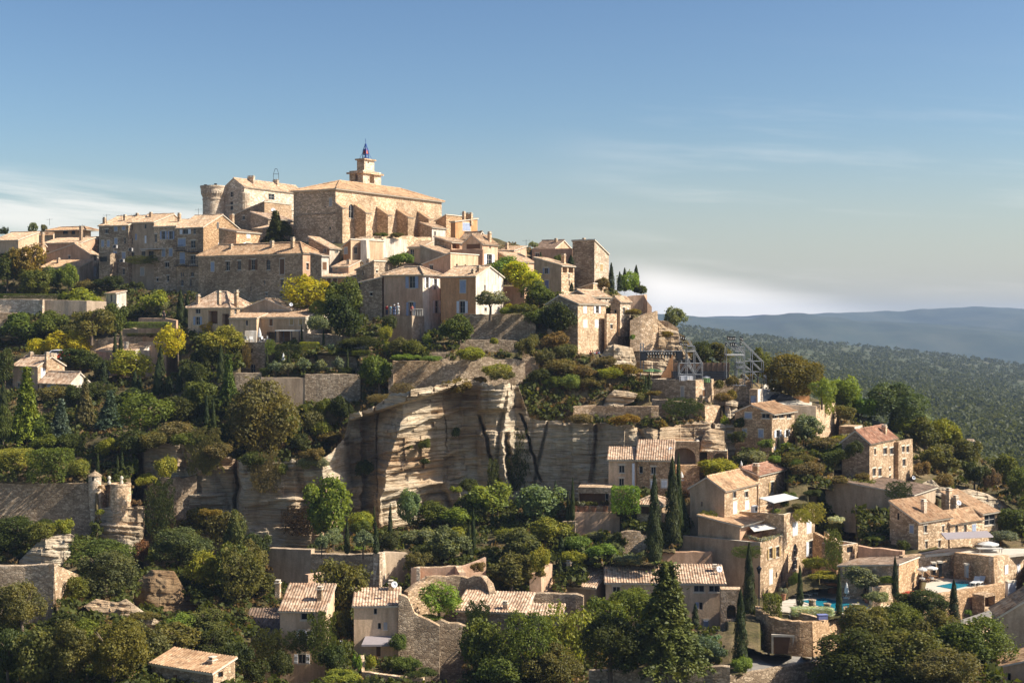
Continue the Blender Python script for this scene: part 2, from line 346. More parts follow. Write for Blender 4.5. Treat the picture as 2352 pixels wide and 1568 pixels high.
class House:
    def __init__(s, name, label, cat='house', group=None):
        s.a = (name, label, cat, group); s.root = None; s.lab = label
    def vol(s, ul, uc, ur, ve, vb, D=None, t=30, roof='gl', rise=1.8, wall='s', tl='a', win=(), chim=(), sink=3., A=None, B=None, over=.32,
            rp=.5, side=None, deep=.22, insets=None, noback=False, parapet=.0, wname='wall', eave=True):
        SEED[0] += 13.7; sd = SEED[0]; s.kw = 'B' if B is not None else ''
        uc_, ve_, vb_ = tu(uc), tv(ve), tv(vb)
        D = D or G(uc_, vb_); t_ = math.radians(t)
        Cp = P(uc_, vb_, D); H = (vb_ - ve_) / F * D
        ex = Vector((math.cos(t_), -math.sin(t_), 0)); ey = Vector((math.sin(t_), math.cos(t_), 0))
        def along(u, d):
            r = ((tu(u) - U0) / F, 1.0); den = cross2(r, d)
            return -cross2(r, Cp) / den if abs(den) > 1e-6 else 99.
        if A is None: A = min(60, abs(along(ul, ex)))
        if B is None: B = min(60, abs(along(ur, ey))) if ur is not None else 6.
        if isinstance(rise, tuple):                         # ridge height read from the photo
            vr = tv(rise[1]); free = ur is None or 'B' in s.kw
            for _ in range(14):
                if roof == 'gl': dr, run = D + B * rp * math.cos(t_), B * rp
                elif roof == 'sf': dr, run = D + B * math.cos(t_), B
                elif roof == 'gr': dr, run = D + A * rp * math.sin(t_), A * rp
                elif roof == 'se': dr, run = D + A * math.sin(t_), A
                elif roof == 'sw': dr, run = D, A
                elif roof == 'sb': dr, run = D, B
                else: dr, run = D + min(A, B) / 2 * math.cos(t_), insets or min(A, B) / 2
                rs = (V0 - vr) / F * dr - Cp.z - H
                if roof in ('gl', 'sf') and free and rs < .2 * run and B > 2.2: B *= .9; continue
                if roof in ('gl', 'sf') and free and rs > .55 * run: B *= 1.1; continue
                break
            rise = max(rs, .12 * run); rise = min(rise, .8 * run)
        s.A, s.B, s.H, s.C, s.t = A, B, H, Cp, t_
        zt_, zb_ = Cp.z + H, Cp.z
        carve(Cp - ex * A, Cp, zt_, zt_, zb_, zb_); carve(Cp, Cp + ey * B, zt_, zt_, zb_, zb_)
        if roof != 'flat': carve(Cp - ex * A + ey * B, Cp + ey * B, zt_ + rise * .9, zt_ + rise * .9, zb_, zb_, False)
        if s.root is None:
            s.root = thing(s.a[0], s.a[1], s.a[2], Cp, 0, s.a[3])
        loc = Cp - Vector(s.root.location); rz = -t_
        s.loc, s.rz, s.ex, s.ey = loc, rz, ex, ey
        wm = [ST[wall], ST[side or wall], M['trim']]
        mb = MB(); fh = []; rh = []; wl = []
        for w in win:
            u, v, ww, hh = w[:4]; code = w[4] if len(w) > 4 else 'd'
            fro = u < uc
            d = ex if fro else ey
            a = along(u - ww / 2, d); b = along(u + ww / 2, d)
            q = Cp + d * ((a + b) / 2)
            zc = (V0 - tv(v)) / F * q.y - Cp.z; hz = hh * _T[2] / F * q.y
            if fro: a, b = a + A, b + A
            if b < a: a, b = b, a
            Lw = A if fro else B
            a = max(.06, a); b = min(Lw - .06, b)
            if b - a < .08: continue
            hole = (a, b, zc - hz / 2, min(zc + hz / 2, H - .05), code[0] in 'aA', 1.6 if code[0] == 'A' else (.9 if code[0] == 'R' else deep))
            ok = zc + hz * .3 < H
            if ok: (fh if fro else rh).append(hole)
            wl.append((fro, hole, code, ok))
        ff = lambda x, z, d: Vector((x - A, d, z))
        fr = lambda x, z, d: Vector((-d, x, z))
        wall_face(mb, A, -sink, H, fh, ff, 0, deep); wall_face(mb, B, -sink, H, rh, fr, 1, deep)
        mb.quad(Vector((-A, 0, -sink)), Vector((-A, B, -sink)), Vector((-A, B, H)), Vector((-A, 0, H)), 0)
        mb.quad(Vector((-A, B, -sink)), Vector((0, B, -sink)), Vector((0, B, H)), Vector((-A, B, H)), 0)
        rb = MB(); sl = []; o = over; X, Y = Vector((1, 0, 0)), Vector((0, 1, 0))
        def V(x, y, z): return Vector((x, y, z))
        k = roof
        if k in ('gl', 'gr'):
            W = B if k == 'gl' else A; y1 = W * rp; y2 = W - y1; pf, pb = rise / y1, rise / y2
            if k == 'gl':
                for x in (0, -A): mb.poly([V(x, 0, H), V(x, B, H), V(x, y1, H + rise)], 1 if x == 0 else 0)
                sl.append(slope(rb, V(-A - .2, -o, H - o * pf + .06), X, A + .4, Y, y1 + o, rise + o * pf, seed=sd))
                sl.append(slope(rb, V(.2, B + o, H - o * pb + .06), -X, A + .4, -Y, y2 + o, rise + o * pb, seed=sd + 3))
                ridge(rb, V(-A - .2, y1, H + rise + .1), V(.2, y1, H + rise + .1))
            else:
                for y in (0, B): mb.poly([V(-A, y, H), V(0, y, H), V(-y1, y, H + rise)], 0)
                sl.append(slope(rb, V(o, -.2, H - o * pf + .06), Y, B + .4, -X, y1 + o, rise + o * pf, seed=sd))
                sl.append(slope(rb, V(-A - o, B + .2, H - o * pb + .06), -Y, B + .4, X, y2 + o, rise + o * pb, seed=sd + 3))
                ridge(rb, V(-y1, -.2, H + rise + .1), V(-y1, B + .2, H + rise + .1))
        elif k[0] == 's':
            if k == 'sf':
                for x in (0, -A): mb.poly([V(x, 0, H), V(x, B, H), V(x, B, H + rise)], 1 if x == 0 else 0)
                mb.quad(V(-A, B, H), V(0, B, H), V(0, B, H + rise), V(-A, B, H + rise), 0); p = rise / B
                sl.append(slope(rb, V(-A - .2, -o, H - o * p + .06), X, A + .4, Y, B + o + .1, rise + (o + .1) * p, seed=sd))
            elif k == 'sb':
                for x in (0, -A): mb.poly([V(x, 0, H), V(x, B, H), V(x, 0, H + rise)], 1 if x == 0 else 0)
                mb.quad(V(-A, 0, H), V(0, 0, H), V(0, 0, H + rise), V(-A, 0, H + rise), 0); p = rise / B
                sl.append(slope(rb, V(.2, B + o, H - o * p + .06), -X, A + .4, -Y, B + o + .1, rise + (o + .1) * p, seed=sd))
            elif k == 'se':
                for y in (0, B): mb.poly([V(-A, y, H), V(0, y, H), V(-A, y, H + rise)], 0)
                mb.quad(V(-A, 0, H), V(-A, B, H), V(-A, B, H + rise), V(-A, 0, H + rise), 0); p = rise / A
                sl.append(slope(rb, V(o, -.2, H - o * p + .06), Y, B + .4, -X, A + o + .1, rise + (o + .1) * p, seed=sd))
            elif k == 'sw':
                for y in (0, B): mb.poly([V(-A, y, H), V(0, y, H), V(0, y, H + rise)], 0)
                mb.quad(V(0, 0, H), V(0, B, H), V(0, B, H + rise), V(0, 0, H + rise), 1); p = rise / A
                sl.append(slope(rb, V(-A - o, B + .2, H - o * p + .06), -Y, B + .4, X, A + o + .1, rise + (o + .1) * p, seed=sd))
        elif k == 'hip':
            m_ = min(A, B) / 2 * 1.0 + o - .01
            if insets: m_ = insets
            p = rise / (m_)
            z0 = H - o * p * .5 + .06
            LA, LB = A + 2 * o, B + 2 * o
            ra, rb_ = min(m_, LA / 2), min(m_, LB / 2)
            run = min(LA, LB) / 2
            ia = min(m_, LA / 2) if LA > LB else LA / 2; ib = min(m_, LB / 2) if LB > LA else LB / 2
            # ridge ends
            ha, hb = (ia, LB / 2) if LA > LB else (LA / 2, ib)
            sl.append(slope(rb, V(-A - o, -o, z0), X, LA, Y, hb, rise, ha, ha, seed=sd))
            sl.append(slope(rb, V(o, -o, z0), Y, LB, -X, ha, rise, hb, hb, seed=sd + 2))
            sl.append(slope(rb, V(o, B + o, z0), -X, LA, -Y, hb, rise, ha, ha, seed=sd + 4))
            sl.append(slope(rb, V(-A - o, B + o, z0), -Y, LB, X, ha, rise, hb, hb, seed=sd + 6))
            zr = z0 + rise + .1
            e1, e2 = V(-A - o + ha, -o + hb, zr), V(o - ha, B + o - hb, zr)
            ridge(rb, e1, e2)
            for c, e_ in ((V(-A - o, -o, z0 + .1), e1), (V(o, B + o, z0 + .1), e2), (V(o, -o, z0 + .1), V(e2.x, e1.y, zr)), (V(-A - o, B + o, z0 + .1), V(e1.x, e2.y, zr))): ridge(rb, c, e_)
        if k == 'flat':
            pz = H
            mb.quad(V(-A, 0, pz - parapet), V(0, 0, pz - parapet), V(0, B, pz - parapet), V(-A, B, pz - parapet), 0)
            if parapet:
                w = .35
                mb.quad(V(-A, 0, H), V(0, 0, H), V(0, w, H), V(-A, w, H), 2); mb.quad(V(-A, B - w, H), V(0, B - w, H), V(0, B, H), V(-A, B, H), 2)
                mb.quad(V(-w, w, H), V(0, w, H), V(0, B - w, H), V(-w, B - w, H), 2); mb.quad(V(-A, w, H), V(-A + w, w, H), V(-A + w, B - w, H), V(-A, B - w, H), 2)
                for a, b, c, d in ((-A + w, -w, w, w), (-A + w, -w, B - w, B - w)): mb.quad(V(a, c, H - parapet), V(b, c, H - parapet), V(b, c, H), V(a, c, H), 0)
                for x in (-w, -A + w): mb.quad(V(x, w, H - parapet), V(x, B - w, H - parapet), V(x, B - w, H), V(x, w, H), 0)
        elif eave and k in ('gl', 'hip', 'sf'):       # moulded course under the eaves
            mb.box(-A, 0, -.12, -.003, H - .28, H - .1, 2)
        if eave and k in ('gr', 'hip', 'se'): mb.box(.003, .12, 0, B, H - .28, H - .1, 2)
        s.wall = part(mb, wname, wm, s.root, loc, rz)
        s.roof = None
        if rb.v: s.roof = part(rb, 'roof', [TL[tl], M['trim']], s.root, loc, rz)
        for fro, h, code, ok in wl: s.window(fro, h, code, ok, A)
        for c in chim: s.chimney(c, sl)
        return s
    def window(s, fro, h, code, ok, A):
        x0, x1, z0, z1 = h[:4]; kind = code[0]; colr = M[PCOL.get(code[1:2], 'white')]
        if kind in 'hAR': 
            if kind == 'R' or kind == 'A' or kind == 'h': pass
        f = (lambda x, z, d: Vector((x - A, d, z))) if fro else (lambda x, z, d: Vector((-d, x, z)))
        d = h[5] - .04 if ok else -.04
        def bar(mb, a, b, c, e, d0, d1, m=0):
            p = [f(x, z, dd) for dd in (d0, d1) for x, z in ((a, c), (b, c), (b, e), (a, e))]
            mb.add(p, [(0, 1, 2, 3), (4, 7, 6, 5), (0, 4, 5, 1), (1, 5, 6, 2), (2, 6, 7, 3), (3, 7, 4, 0)], m)
        mb = MB(); w = x1 - x0; hh = z1 - z0
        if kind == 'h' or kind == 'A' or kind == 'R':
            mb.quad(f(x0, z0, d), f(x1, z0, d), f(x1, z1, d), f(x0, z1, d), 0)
            part(mb, 'opening', [ST['y'] if kind != 'R' else M['wood']] if kind != 'h' else [M['glass']], s.root, s.loc, s.rz); return  # bare holes end in a near-black sheet standing for the darkness inside
        if kind == 'o':
            bar(mb, x0, x1, z0, z1, d - .05, d)
            for q in (.33, .66): bar(mb, x0 + .05, x1 - .05, z0 + hh * q - .03, z0 + hh * q + .03, d - .075, d - .051)
            dr = part(mb, 'door', [colr], s.root, s.loc, s.rz)
            hb = MB(); bar(hb, x1 - .2, x1 - .12, z0 + min(1.0, hh * .5), z0 + min(1.12, hh * .56), d - .12, d - .076); part(hb, 'handle', [M['iron']], dr)
            return
        t = .055
        if kind != 'c':
            bar(mb, x0, x0 + t, z0, z1, d - .05, d); bar(mb, x1 - t, x1, z0, z1, d - .05, d); bar(mb, x0 + t, x1 - t, z1 - t, z1, d - .05, d); bar(mb, x0 + t, x1 - t, z0, z0 + t, d - .05, d)
            if w > .55: bar(mb, (x0 + x1) / 2 - .03, (x0 + x1) / 2 + .03, z0 + t, z1 - t, d - .05, d)
            if hh > 1.1: bar(mb, x0 + t, x1 - t, z0 + hh * .5 - .02, z0 + hh * .5 + .02, d - .045, d - .005)
        if ok and w > .5:                                     # dressed stone sill and lintel
            bar(mb, x0 - .1, x1 + .1, z0 - .12, z0 - .005, -.05, .1, 1)
            if kind in 'dsc': bar(mb, x0 - .12, x1 + .12, z1 + .005, z1 + .2, -.012, .04, 1)
        if kind == 'c' and ok and w > .5:
            bar(mb, x0 - .1, x0 - .005, z0, z1, -.01, .04, 1); bar(mb, x1 + .005, x1 + .1, z0, z1, -.01, .04, 1)
        if not mb.v: bar(mb, x0 - .06, x1 + .06, z0 - .1, z0 - .005, -.04, .1, 1)
        wi = part(mb, 'window', [M['frame'], M['trim']], s.root, s.loc, s.rz)
        if kind != 'c':
            pb = MB(); pb.quad(f(x0, z0, d - .01), f(x1, z0, d - .01), f(x1, z1, d - .01), f(x0, z1, d - .01)); part(pb, 'pane', [M['glass']], wi)
        if kind == 'c':
            for a, b in ((x0 + .01, (x0 + x1) / 2 - .01), ((x0 + x1) / 2 + .01, x1 - .01)):
                sb = MB(); bar(sb, a, b, z0 + .01, z1 - .01, -.03 if ok else -.09, .02 if ok else -.04)
                for q in (.2, .8): bar(sb, a + .03, b - .03, z0 + hh * q - .04, z0 + hh * q + .04, (-.055 if ok else -.115), (-.031 if ok else -.091))
                part(sb, 'shutter', [colr], wi)
        elif kind == 's':
            for a, b in ((x0 - w / 2 - .02, x0 - .03), (x1 + .03, x1 + w / 2 + .02)):
                sb = MB(); bar(sb, a, b, z0, z1, -.08, -.03)
                for q in (.2, .8): bar(sb, a + .03, b - .03, z0 + hh * q - .04, z0 + hh * q + .04, -.105, -.081)
                part(sb, 'shutter', [colr], wi)
    def pt(s, x, y, z):
        """local point of the last volume, relative to the root"""
        return s.loc + s.ex * x + s.ey * y + Zv * z
    def chimney(s, c, sl):
        u, vb, vt, wp = c[:4]; cm = c[4] if len(c) > 4 else 's'
        ray = Vector(((tu(u) - U0) / F, 1., (V0 - tv(vb)) / F))
        Mi = Matrix.Rotation(s.t, 3, 'Z')            # world to local
        o = Mi @ (-s.C); r = Mi @ ray; best = None
        for P0, e, L, h, run, rise in sl:
            up = h * run + Zv * rise; n = e.cross(up)
            den = r.dot(n)
            if abs(den) < 1e-6: continue
            k = (P0 - o).dot(n) / den; q = o + r * k; d = q - P0
            a, b = d.dot(e) / L, d.dot(h) / run
            if -.05 <= a <= 1.05 and -.05 <= b <= 1.05 and (best is None or k < best[0]): best = (k, q)
        if best is None:
            k = s.C.y + s.B * .5; q = o + r * k
        else: k, q = best
        hgt = (tv(vb) - tv(vt)) / F * k; w = max(.5, wp * _T[2] / F * k * .8)
        mb = MB(); x, y, z = q
        mb.box(x - w / 2, x + w / 2, y - .3, y + .3, z - 1.2, z + hgt - .15, 0)
        mb.box(x - w / 2 - .07, x + w / 2 + .07, y - .37, y + .37, z + hgt - .147, z + hgt - .06, 1)
        for dx in (-w * .3, w * .3): mb.box(x + dx - .06, x + dx + .06, y - .25, y + .25, z + hgt - .059, z + hgt + .12, 0)
        mb.box(x - w / 2, x + w / 2, y - .3, y + .3, z + hgt + .123, z + hgt + .19, 1)
        if s.roof: part(mb, 'chimney', [ST[cm], M['trim']], s.roof)
        else: part(mb, 'chimney', [ST[cm], M['trim']], s.root, s.loc, s.rz)
def bar_in(s, name, mat, x0, x1, y0, y1, z0, z1):
    mb = MB(); mb.box(x0, x1, y0, y1, z0, z1); return part(mb, name, [mat], s.root, s.loc, s.rz)

# free-standing and retaining walls along a line of (u, v_top[, D]) with a common foot
def stone_wall(label, pts, vb, wall='g', th=.5, ragged=.08, D=None, name='stone_wall', sink=2.5, cap=None, cat='wall', group=None, back=0., curve=False):
    Q = []
    vbs = vb if isinstance(vb, (list, tuple)) else [vb] * len(pts)
    for p, b in zip(pts, vbs):
        u, vt = tu(p[0]), tv(p[1]); d = p[2] if len(p) > 2 else (D or G(u, tv(b)))
        q = P(u, vt, d); q2 = P(u, tv(b), d); Q.append((q.x, q.y, q.z, q2.z))
    if curve and len(Q) > 2:
        E = []
        for i in range(len(Q) - 1):
            p0, p1, p2, p3 = Q[max(0, i - 1)], Q[i], Q[i + 1], Q[min(len(Q) - 1, i + 2)]
            for j in range(6):
                t = j / 6
                E.append(tuple(.5 * (2 * b_ + (c_ - a_) * t + (2 * a_ - 5 * b_ + 4 * c_ - d_) * t * t + (3 * b_ - a_ - 3 * c_ + d_) * t ** 3) for a_, b_, c_, d_ in zip(p0, p1, p2, p3)))
        Q = E + [Q[-1]]
    for a, b in zip(Q, Q[1:]): carve(Vector(a[:3]), Vector(b[:3]), a[2], b[2], a[3], b[3])
    o = Vector((Q[0][0], Q[0][1], Q[0][3]))
    mb = MB(); rows = []
    sd = R.random() * 50
    for (a, b) in zip(Q, Q[1:]):
        L = math.hypot(b[0] - a[0], b[1] - a[1]); n = max(1, int(L / .7))
        nx, ny = (b[1] - a[1]) / (L or 1), -(b[0] - a[0]) / (L or 1)
        if ny > 0: nx, ny = -nx, -ny
        for i in range(n + (b is Q[-1])):
            t = i / n; x, y, z, zb = (lerp(a[k], b[k], t) for k in range(4))
            z += ragged * (nz(x * 1.3 + sd, y * 1.3) * 2 + nz(x * 4 + sd, y * 4))
            dd = .06 * nz(x * .6, sd, 2)
            rows.append((Vector((x + nx * dd, y + ny * dd, z)) - o, Vector((x - nx * th, y - ny * th, z + .03)) - o, zb - sink - o.z, Vector((nx, ny, 0))))
    for (f0, b0, z0, n0), (f1, b1, z1, n1) in zip(rows, rows[1:]):
        bat = .04
        def low(p, z, n, s_): h = p.z - z; return Vector((p.x + n.x * h * bat * s_, p.y + n.y * h * bat * s_, z))
        mb.quad(low(f0, z0, n0, 1), low(f1, z1, n1, 1), f1, f0, 0); mb.quad(f0, f1, b1, b0, 1); mb.quad(b0, b1, low(b1, z1, n1, 0), low(b0, z0, n0, 0), 0)
    for (f, b, z, n) in (rows[0], rows[-1]): mb.quad(low(f, z, n, 1), f, b, low(b, z, n, 0), 0)
    ob = link(name, mb.data(name, [ST[wall], ST[cap or wall]]), None, o)
    return tag(ob, label, cat, group)
# ---------------------------------------------------------------- vegetation prototypes (unit size, shared between copies)
import numpy as np
RNG = np.random.default_rng(5)
def leaves(name, pts, nrm, size, mat, elong=1.5, jit=.9):
    """one leaf-sized diamond per point, facing roughly along nrm"""
    n = len(pts); nrm = nrm + RNG.normal(0, jit, (n, 3)); nrm /= np.linalg.norm(nrm, axis=1)[:, None] + 1e-9
    a = np.cross(nrm, RNG.normal(0, 1, (n, 3))); a /= np.linalg.norm(a, axis=1)[:, None] + 1e-9
    b = np.cross(nrm, a); s = (size * RNG.uniform(.6, 1.35, n))[:, None]
    vs = np.empty((n, 4, 3)); fold = nrm * s * .18
    vs[:, 0] = pts - a * s * .5 * elong; vs[:, 1] = pts + b * s * .5 + fold; vs[:, 2] = pts + a * s * .5 * elong; vs[:, 3] = pts - b * s * .5 + fold
    return mesh_quads(name, vs.reshape(-1, 3), mat)
def mesh_quads(name, vs, mat):
    n = len(vs) // 4
    me = bpy.data.meshes.new(name); me.vertices.add(n * 4); me.vertices.foreach_set('co', vs.astype(np.float32).ravel())
    me.loops.add(n * 4); me.loops.foreach_set('vertex_index', np.arange(n * 4, dtype=np.int32))
    me.polygons.add(n); me.polygons.foreach_set('loop_start', np.arange(0, n * 4, 4, dtype=np.int32))
    me.materials.append(mat); me.update(calc_edges=True); return me
def crown_pts(n, lobes, seed, flat=0., spread=.62):
    g = np.random.default_rng(seed)
    d = g.normal(0, 1, (lobes, 3)); d /= np.linalg.norm(d, axis=1)[:, None]
    c = d * g.uniform(.34, spread + .12, (lobes, 1)) * np.array([1, 1, .92]); c[:, 2] = c[:, 2] * (1 - flat) + .05
    r = g.uniform(.19, .41, lobes); c = c + g.normal(0, .1, 3) * np.array([1, 1, .4])
    k = g.integers(0, lobes, n * 3); q = g.normal(0, 1, (n * 3, 3)); q /= np.linalg.norm(q, axis=1)[:, None]
    q[:, 2] = np.where(q[:, 2] < -.85, -q[:, 2], q[:, 2])
    p = c[k] + q * (r[k] * np.where(g.random(n * 3) < .12, g.uniform(1., 1.45, n * 3), g.uniform(.62, 1.08, n * 3) ** .8))[:, None]
    dist = np.linalg.norm(p[:, None, :] - c[None], axis=2) / r[None]
    dist[np.arange(n * 3), k] = 9
    keep = dist.min(axis=1) > .72
    p, q = p[keep][:n], q[keep][:n]
    q = q + np.array([0, 0, .35])
    return p, q
PROTO = {}
def proto(kind, lod, var):
    key = (kind, lod, var)
    if key in PROTO: return PROTO[key]
    N, s = ((1500, .135), (4800, .078), (13000, .047))[lod]; sd = hash((kind == 'x', lod, var)) % 1000 + var * 31 + lod * 7
    if kind == 'broad': p, q = crown_pts(N, 16 + 4 * lod + 4 * (var % 3), sd); me = leaves('crown', p, q, s, M['leaf'])
    elif kind == 'airy': p, q = crown_pts(int(N * .72), 26 + 4 * lod, sd + 50, 0, .74); me = leaves('crown', p, q, s * .8, M['leaf'], 1.9)
    elif kind == 'bush': p, q = crown_pts(N, 14, sd + 90, .45, .62); p[:, 2] = np.maximum(p[:, 2], -.55); me = leaves('shrub', p, q, s * .85, M['leaf'])
    elif kind == 'cypress':
        n = int(N * 2.2); s *= .8; t = RNG.uniform(0, 1, n) ** 1.25; a = RNG.uniform(0, 6.283, n)
        r = np.minimum(1, (t + .02) * 9) ** .5 * (1 - t) ** .62 * 1.06 * (1 + .16 * np.sin(a * 3 + t * 19 + var) + .1 * np.sin(a * 5 - t * 33)) * RNG.uniform(.72, 1.05, n)
        p = np.stack([r * np.cos(a), r * np.sin(a), t * 2 - 1], 1); q = np.stack([np.cos(a), np.sin(a), a * 0 + .3], 1)
        n_ = len(p); up = np.zeros((n_, 3)); up[:, 2] = 1
        q = q + RNG.normal(0, .35, (n_, 3)); q /= np.linalg.norm(q, axis=1)[:, None]; b = np.cross(q, up); b /= np.linalg.norm(b, axis=1)[:, None] + 1e-9
        up2 = np.cross(b, q) + RNG.normal(0, .22, (n_, 3)); sz = (s * 1.25 * RNG.uniform(.7, 1.3, n_))[:, None]; vs = np.empty((n_, 4, 3))
        z = np.array([1, 1, .26])
        vs[:, 0] = p - up2 * sz * z; vs[:, 1] = p + b * sz * .55; vs[:, 2] = p + up2 * sz * z * 1.5; vs[:, 3] = p - b * sz * .55
        me = mesh_quads('crown', vs.reshape(-1, 3), M['needle'])
    elif kind == 'cedar':
        P_, Q_ = [], []; nl = 13; per = N * 1.5 / (nl * 9)
        for L in range(nl):
            t = (L + .5) / nl; z = -1 + 2 * t; rad = (1 - t) ** 1.12 * 1.0 + .03; nb = max(4, int(10 * (1 - t) + 4))
            for k in range(nb):
                a = 6.283 * k / nb + L * 1.3 + RNG.uniform(-.25, .25); rr = rad * RNG.uniform(.72, 1.12); m = int(per * 9 / nb * (.45 + 1.3 * (1 - t)) * 1.1)
                u = RNG.uniform(.12, 1, m) ** .75; w = RNG.normal(0, .13, m) * (1.15 - u * .75)
                x = u * rr
                px = x * np.cos(a) - w * np.sin(a); py = x * np.sin(a) + w * np.cos(a); pz = z - .14 * u ** 2 * (1 + rr) + RNG.normal(0, .022, m) + .05
                P_.append(np.stack([px, py, pz], 1)); Q_.append(np.tile([.1 * math.cos(a), .1 * math.sin(a), 1.], (m, 1)))
        me = leaves('crown', np.concatenate(P_), np.concatenate(Q_), s * .9, M['needle'], 2.0, .5)
    elif kind == 'hedge':
        n = N; f = RNG.integers(0, 5, n); u, v = RNG.uniform(-1, 1, n), RNG.uniform(-1, 1, n); o = 1 + RNG.normal(0, .05, n) + .06 * np.sin(u * 5 + var) * np.cos(v * 4)
        p = np.empty((n, 3)); q = np.zeros((n, 3))
        for k, (ax, sg) in enumerate(((0, 1), (0, -1), (1, -1), (1, 1), (2, 1))):
            i = f == k; ot = [x for x in (0, 1, 2) if x != ax]
            p[i, ax] = sg * o[i]; p[i, ot[0]] = u[i]; p[i, ot[1]] = v[i]; q[i, ax] = sg
        me = leaves('hedge', p, q, s * 1.1, M['leaf'], 1.3, .7)
    elif kind == 'ivy':
        n = N; u, v = RNG.uniform(-1, 1, n), RNG.uniform(-1, 1, n)
        k = (np.abs(u) ** 2 + np.abs(v) ** 2 + .6 * np.sin(u * 7 + var * 2) * np.cos(v * 6 + var) + .3 * np.sin(u * 17 + v * 13 + var) + .35 * RNG.normal(0, 1, n)) < .8
        u, v = u[k], v[k]; p = np.stack([u, RNG.uniform(-1, .6, len(u)), v], 1); q = np.tile([0., -1, .35], (len(u), 1))
        me = leaves('creeper', p, q, s * 1.0, M['leaf'], 1.2, .6)
    PROTO[key] = me; return me
TRUNK = {}
def trunk_proto(k):
    if k in TRUNK: return TRUNK[k]
    g = random.Random(k); mb = MB(); pts = [Vector((0, 0, -.25))]
    for i in range(1, 6): pts.append(Vector((g.uniform(-.05, .05) * i * .5, g.uniform(-.05, .05) * i * .5, i / 5)))
    rad = [.075, .06, .05, .042, .034, .02]
    for i in range(5): mb.tube(pts[i], pts[i + 1], rad[i], rad[i + 1], 7, cap=False)
    for i in range(6):
        a = 6.283 * i / 6 + g.uniform(-.4, .4); b = pts[2 + i % 3]; e = b + Vector((math.cos(a) * .34, math.sin(a) * .34, g.uniform(.22, .42)))
        mid = b.lerp(e, .5) + Vector((0, 0, -.03)); mb.tube(b, mid, .03, .022, 5, cap=False); mb.tube(mid, e, .022, .008, 5, cap=False)
        for j in range(2): mb.tube(mid, mid + Vector((math.cos(a + j - .5) * .22, math.sin(a + j - .5) * .22, .2)), .013, .004, 4, cap=False)
    TRUNK[k] = mb.data('trunk', [M['bark']], True); return TRUNK[k]
PAL = dict(dk=(.034, .041, .010), md=(.062, .072, .014), ol=(.085, .098, .05), yl=(.22, .20, .012), lg=(.09, .122, .024), yg=(.135, .135, .02), br=(.10, .075, .028),
           bl=(.05, .07, .045), og=(.12, .085, .016), bo=(.075, .07, .022), cy=(.030, .040, .010), ce=(.055, .075, .014), gy=(.105, .115, .07), wh=(.30, .31, .24))
NV = [0]
NAMES = dict(broad='tree', airy='tree', bush='bush', cypress='cypress_tree', cedar='conifer_tree', hedge='hedge', olive='olive_tree', ivy='creeper', pine='pine_tree')
CATS = dict(broad='tree', airy='tree', bush='bush', cypress='cypress', cedar='conifer', hedge='hedge', olive='olive tree', ivy='creeper', pine='pine tree')
def plant(kind, u, vb, w, h, col, label, D=None, group=None, depth=None, rz=None, lift=None, name=None):
    """u = centre, vb = foot, w/h = spread and total height, all measured on the photo tile"""
    NV[0] += 1; i = NV[0]
    u, vb, w, h = tu(u), tv(vb), w * _T[2], h * _T[2]
    if kind in ('broad', 'airy', 'bush'): w *= 1.12; h *= 1.06
    if D is None:
        D = G(u, vb); fd = face_at(u, vb, False)
        if fd: D = min(D, fd - min(1.5, w * D / F * .3) - .3)
    k = D / F
    base = P(u, vb, D); wm, hm = w * k, h * k
    lod = 0 if w < 38 and h < 75 else (1 if w < 125 else 2)
    c = PAL[col] if isinstance(col, str) else col
    j = [R.uniform(.85, 1.18) for _ in range(3)]; j[1] = (j[0] + j[1]) / 2; c = tuple(a * b * (2.1 if kind != 'cypress' else 1.5) * q for a, b, q in zip(c, j, (1.03, 1.03, .9)))
    var = i % 8; rz = R.uniform(0, 6.28) if rz is None else rz
    nm = name or NAMES[kind]; cat = CATS[kind]
    if kind in ('bush', 'hedge', 'ivy'):
        me = proto(kind, lod, var)
        dz = hm * (.40 if kind == 'bush' else .5)
        sc = (wm / 2 * 1.02, (depth or wm * (.9 if kind == 'bush' else .35)) / 2, hm / 2 * (1.15 if kind == 'bush' else 1.0))
        if kind == 'ivy': sc = (wm / 2, depth or .35, hm / 2)
        if kind != 'bush': rz = 0
        o = link(nm, me, None, base + Vector((0, 0, dz)), rz if kind != 'bush' else R.uniform(-.4, .4), sc, c)
        return tag(o, label, cat, group)
    o = thing(nm, label, cat, base, 0, group)
    if kind == 'cypress':
        link('crown', proto('cypress', lod, var), o, (0, 0, hm * .52), rz, (wm / 2, wm / 2, hm * .49), c)
        tr = link('trunk', trunk_proto(0), o, (0, 0, 0), 0, (hm * .09, hm * .09, hm * .3)); return o
    ck = 'broad' if kind in ('olive', 'pine') else kind
    if kind == 'cedar':
        link('crown', proto('cedar', lod, var), o, (0, 0, hm * .54), rz, (wm / 2, wm / 2, hm * .48), c)
        link('trunk', trunk_proto(1), o, (0, 0, 0), 0, (hm * .16, hm * .16, hm * .9)); return o
    f = .93 if kind != 'olive' else .74                          # share of the height that is crown
    if kind == 'pine': f = .84
    if h > w * 1.35: f = min(f, .9)
    if lift: f = 1 - lift
    ch = hm * f
    cr = link('crown', proto(ck, lod, var), o, (0, 0, hm - ch * .51), rz, (wm / 2 * 1.12, wm / 2 * 1.12, ch / 2 * 1.08), c)
    link('trunk', trunk_proto(2 + var), o, (0, 0, 0), rz, (max(wm, hm * .5) * .6, max(wm, hm * .5) * .6, hm * .74)); return o

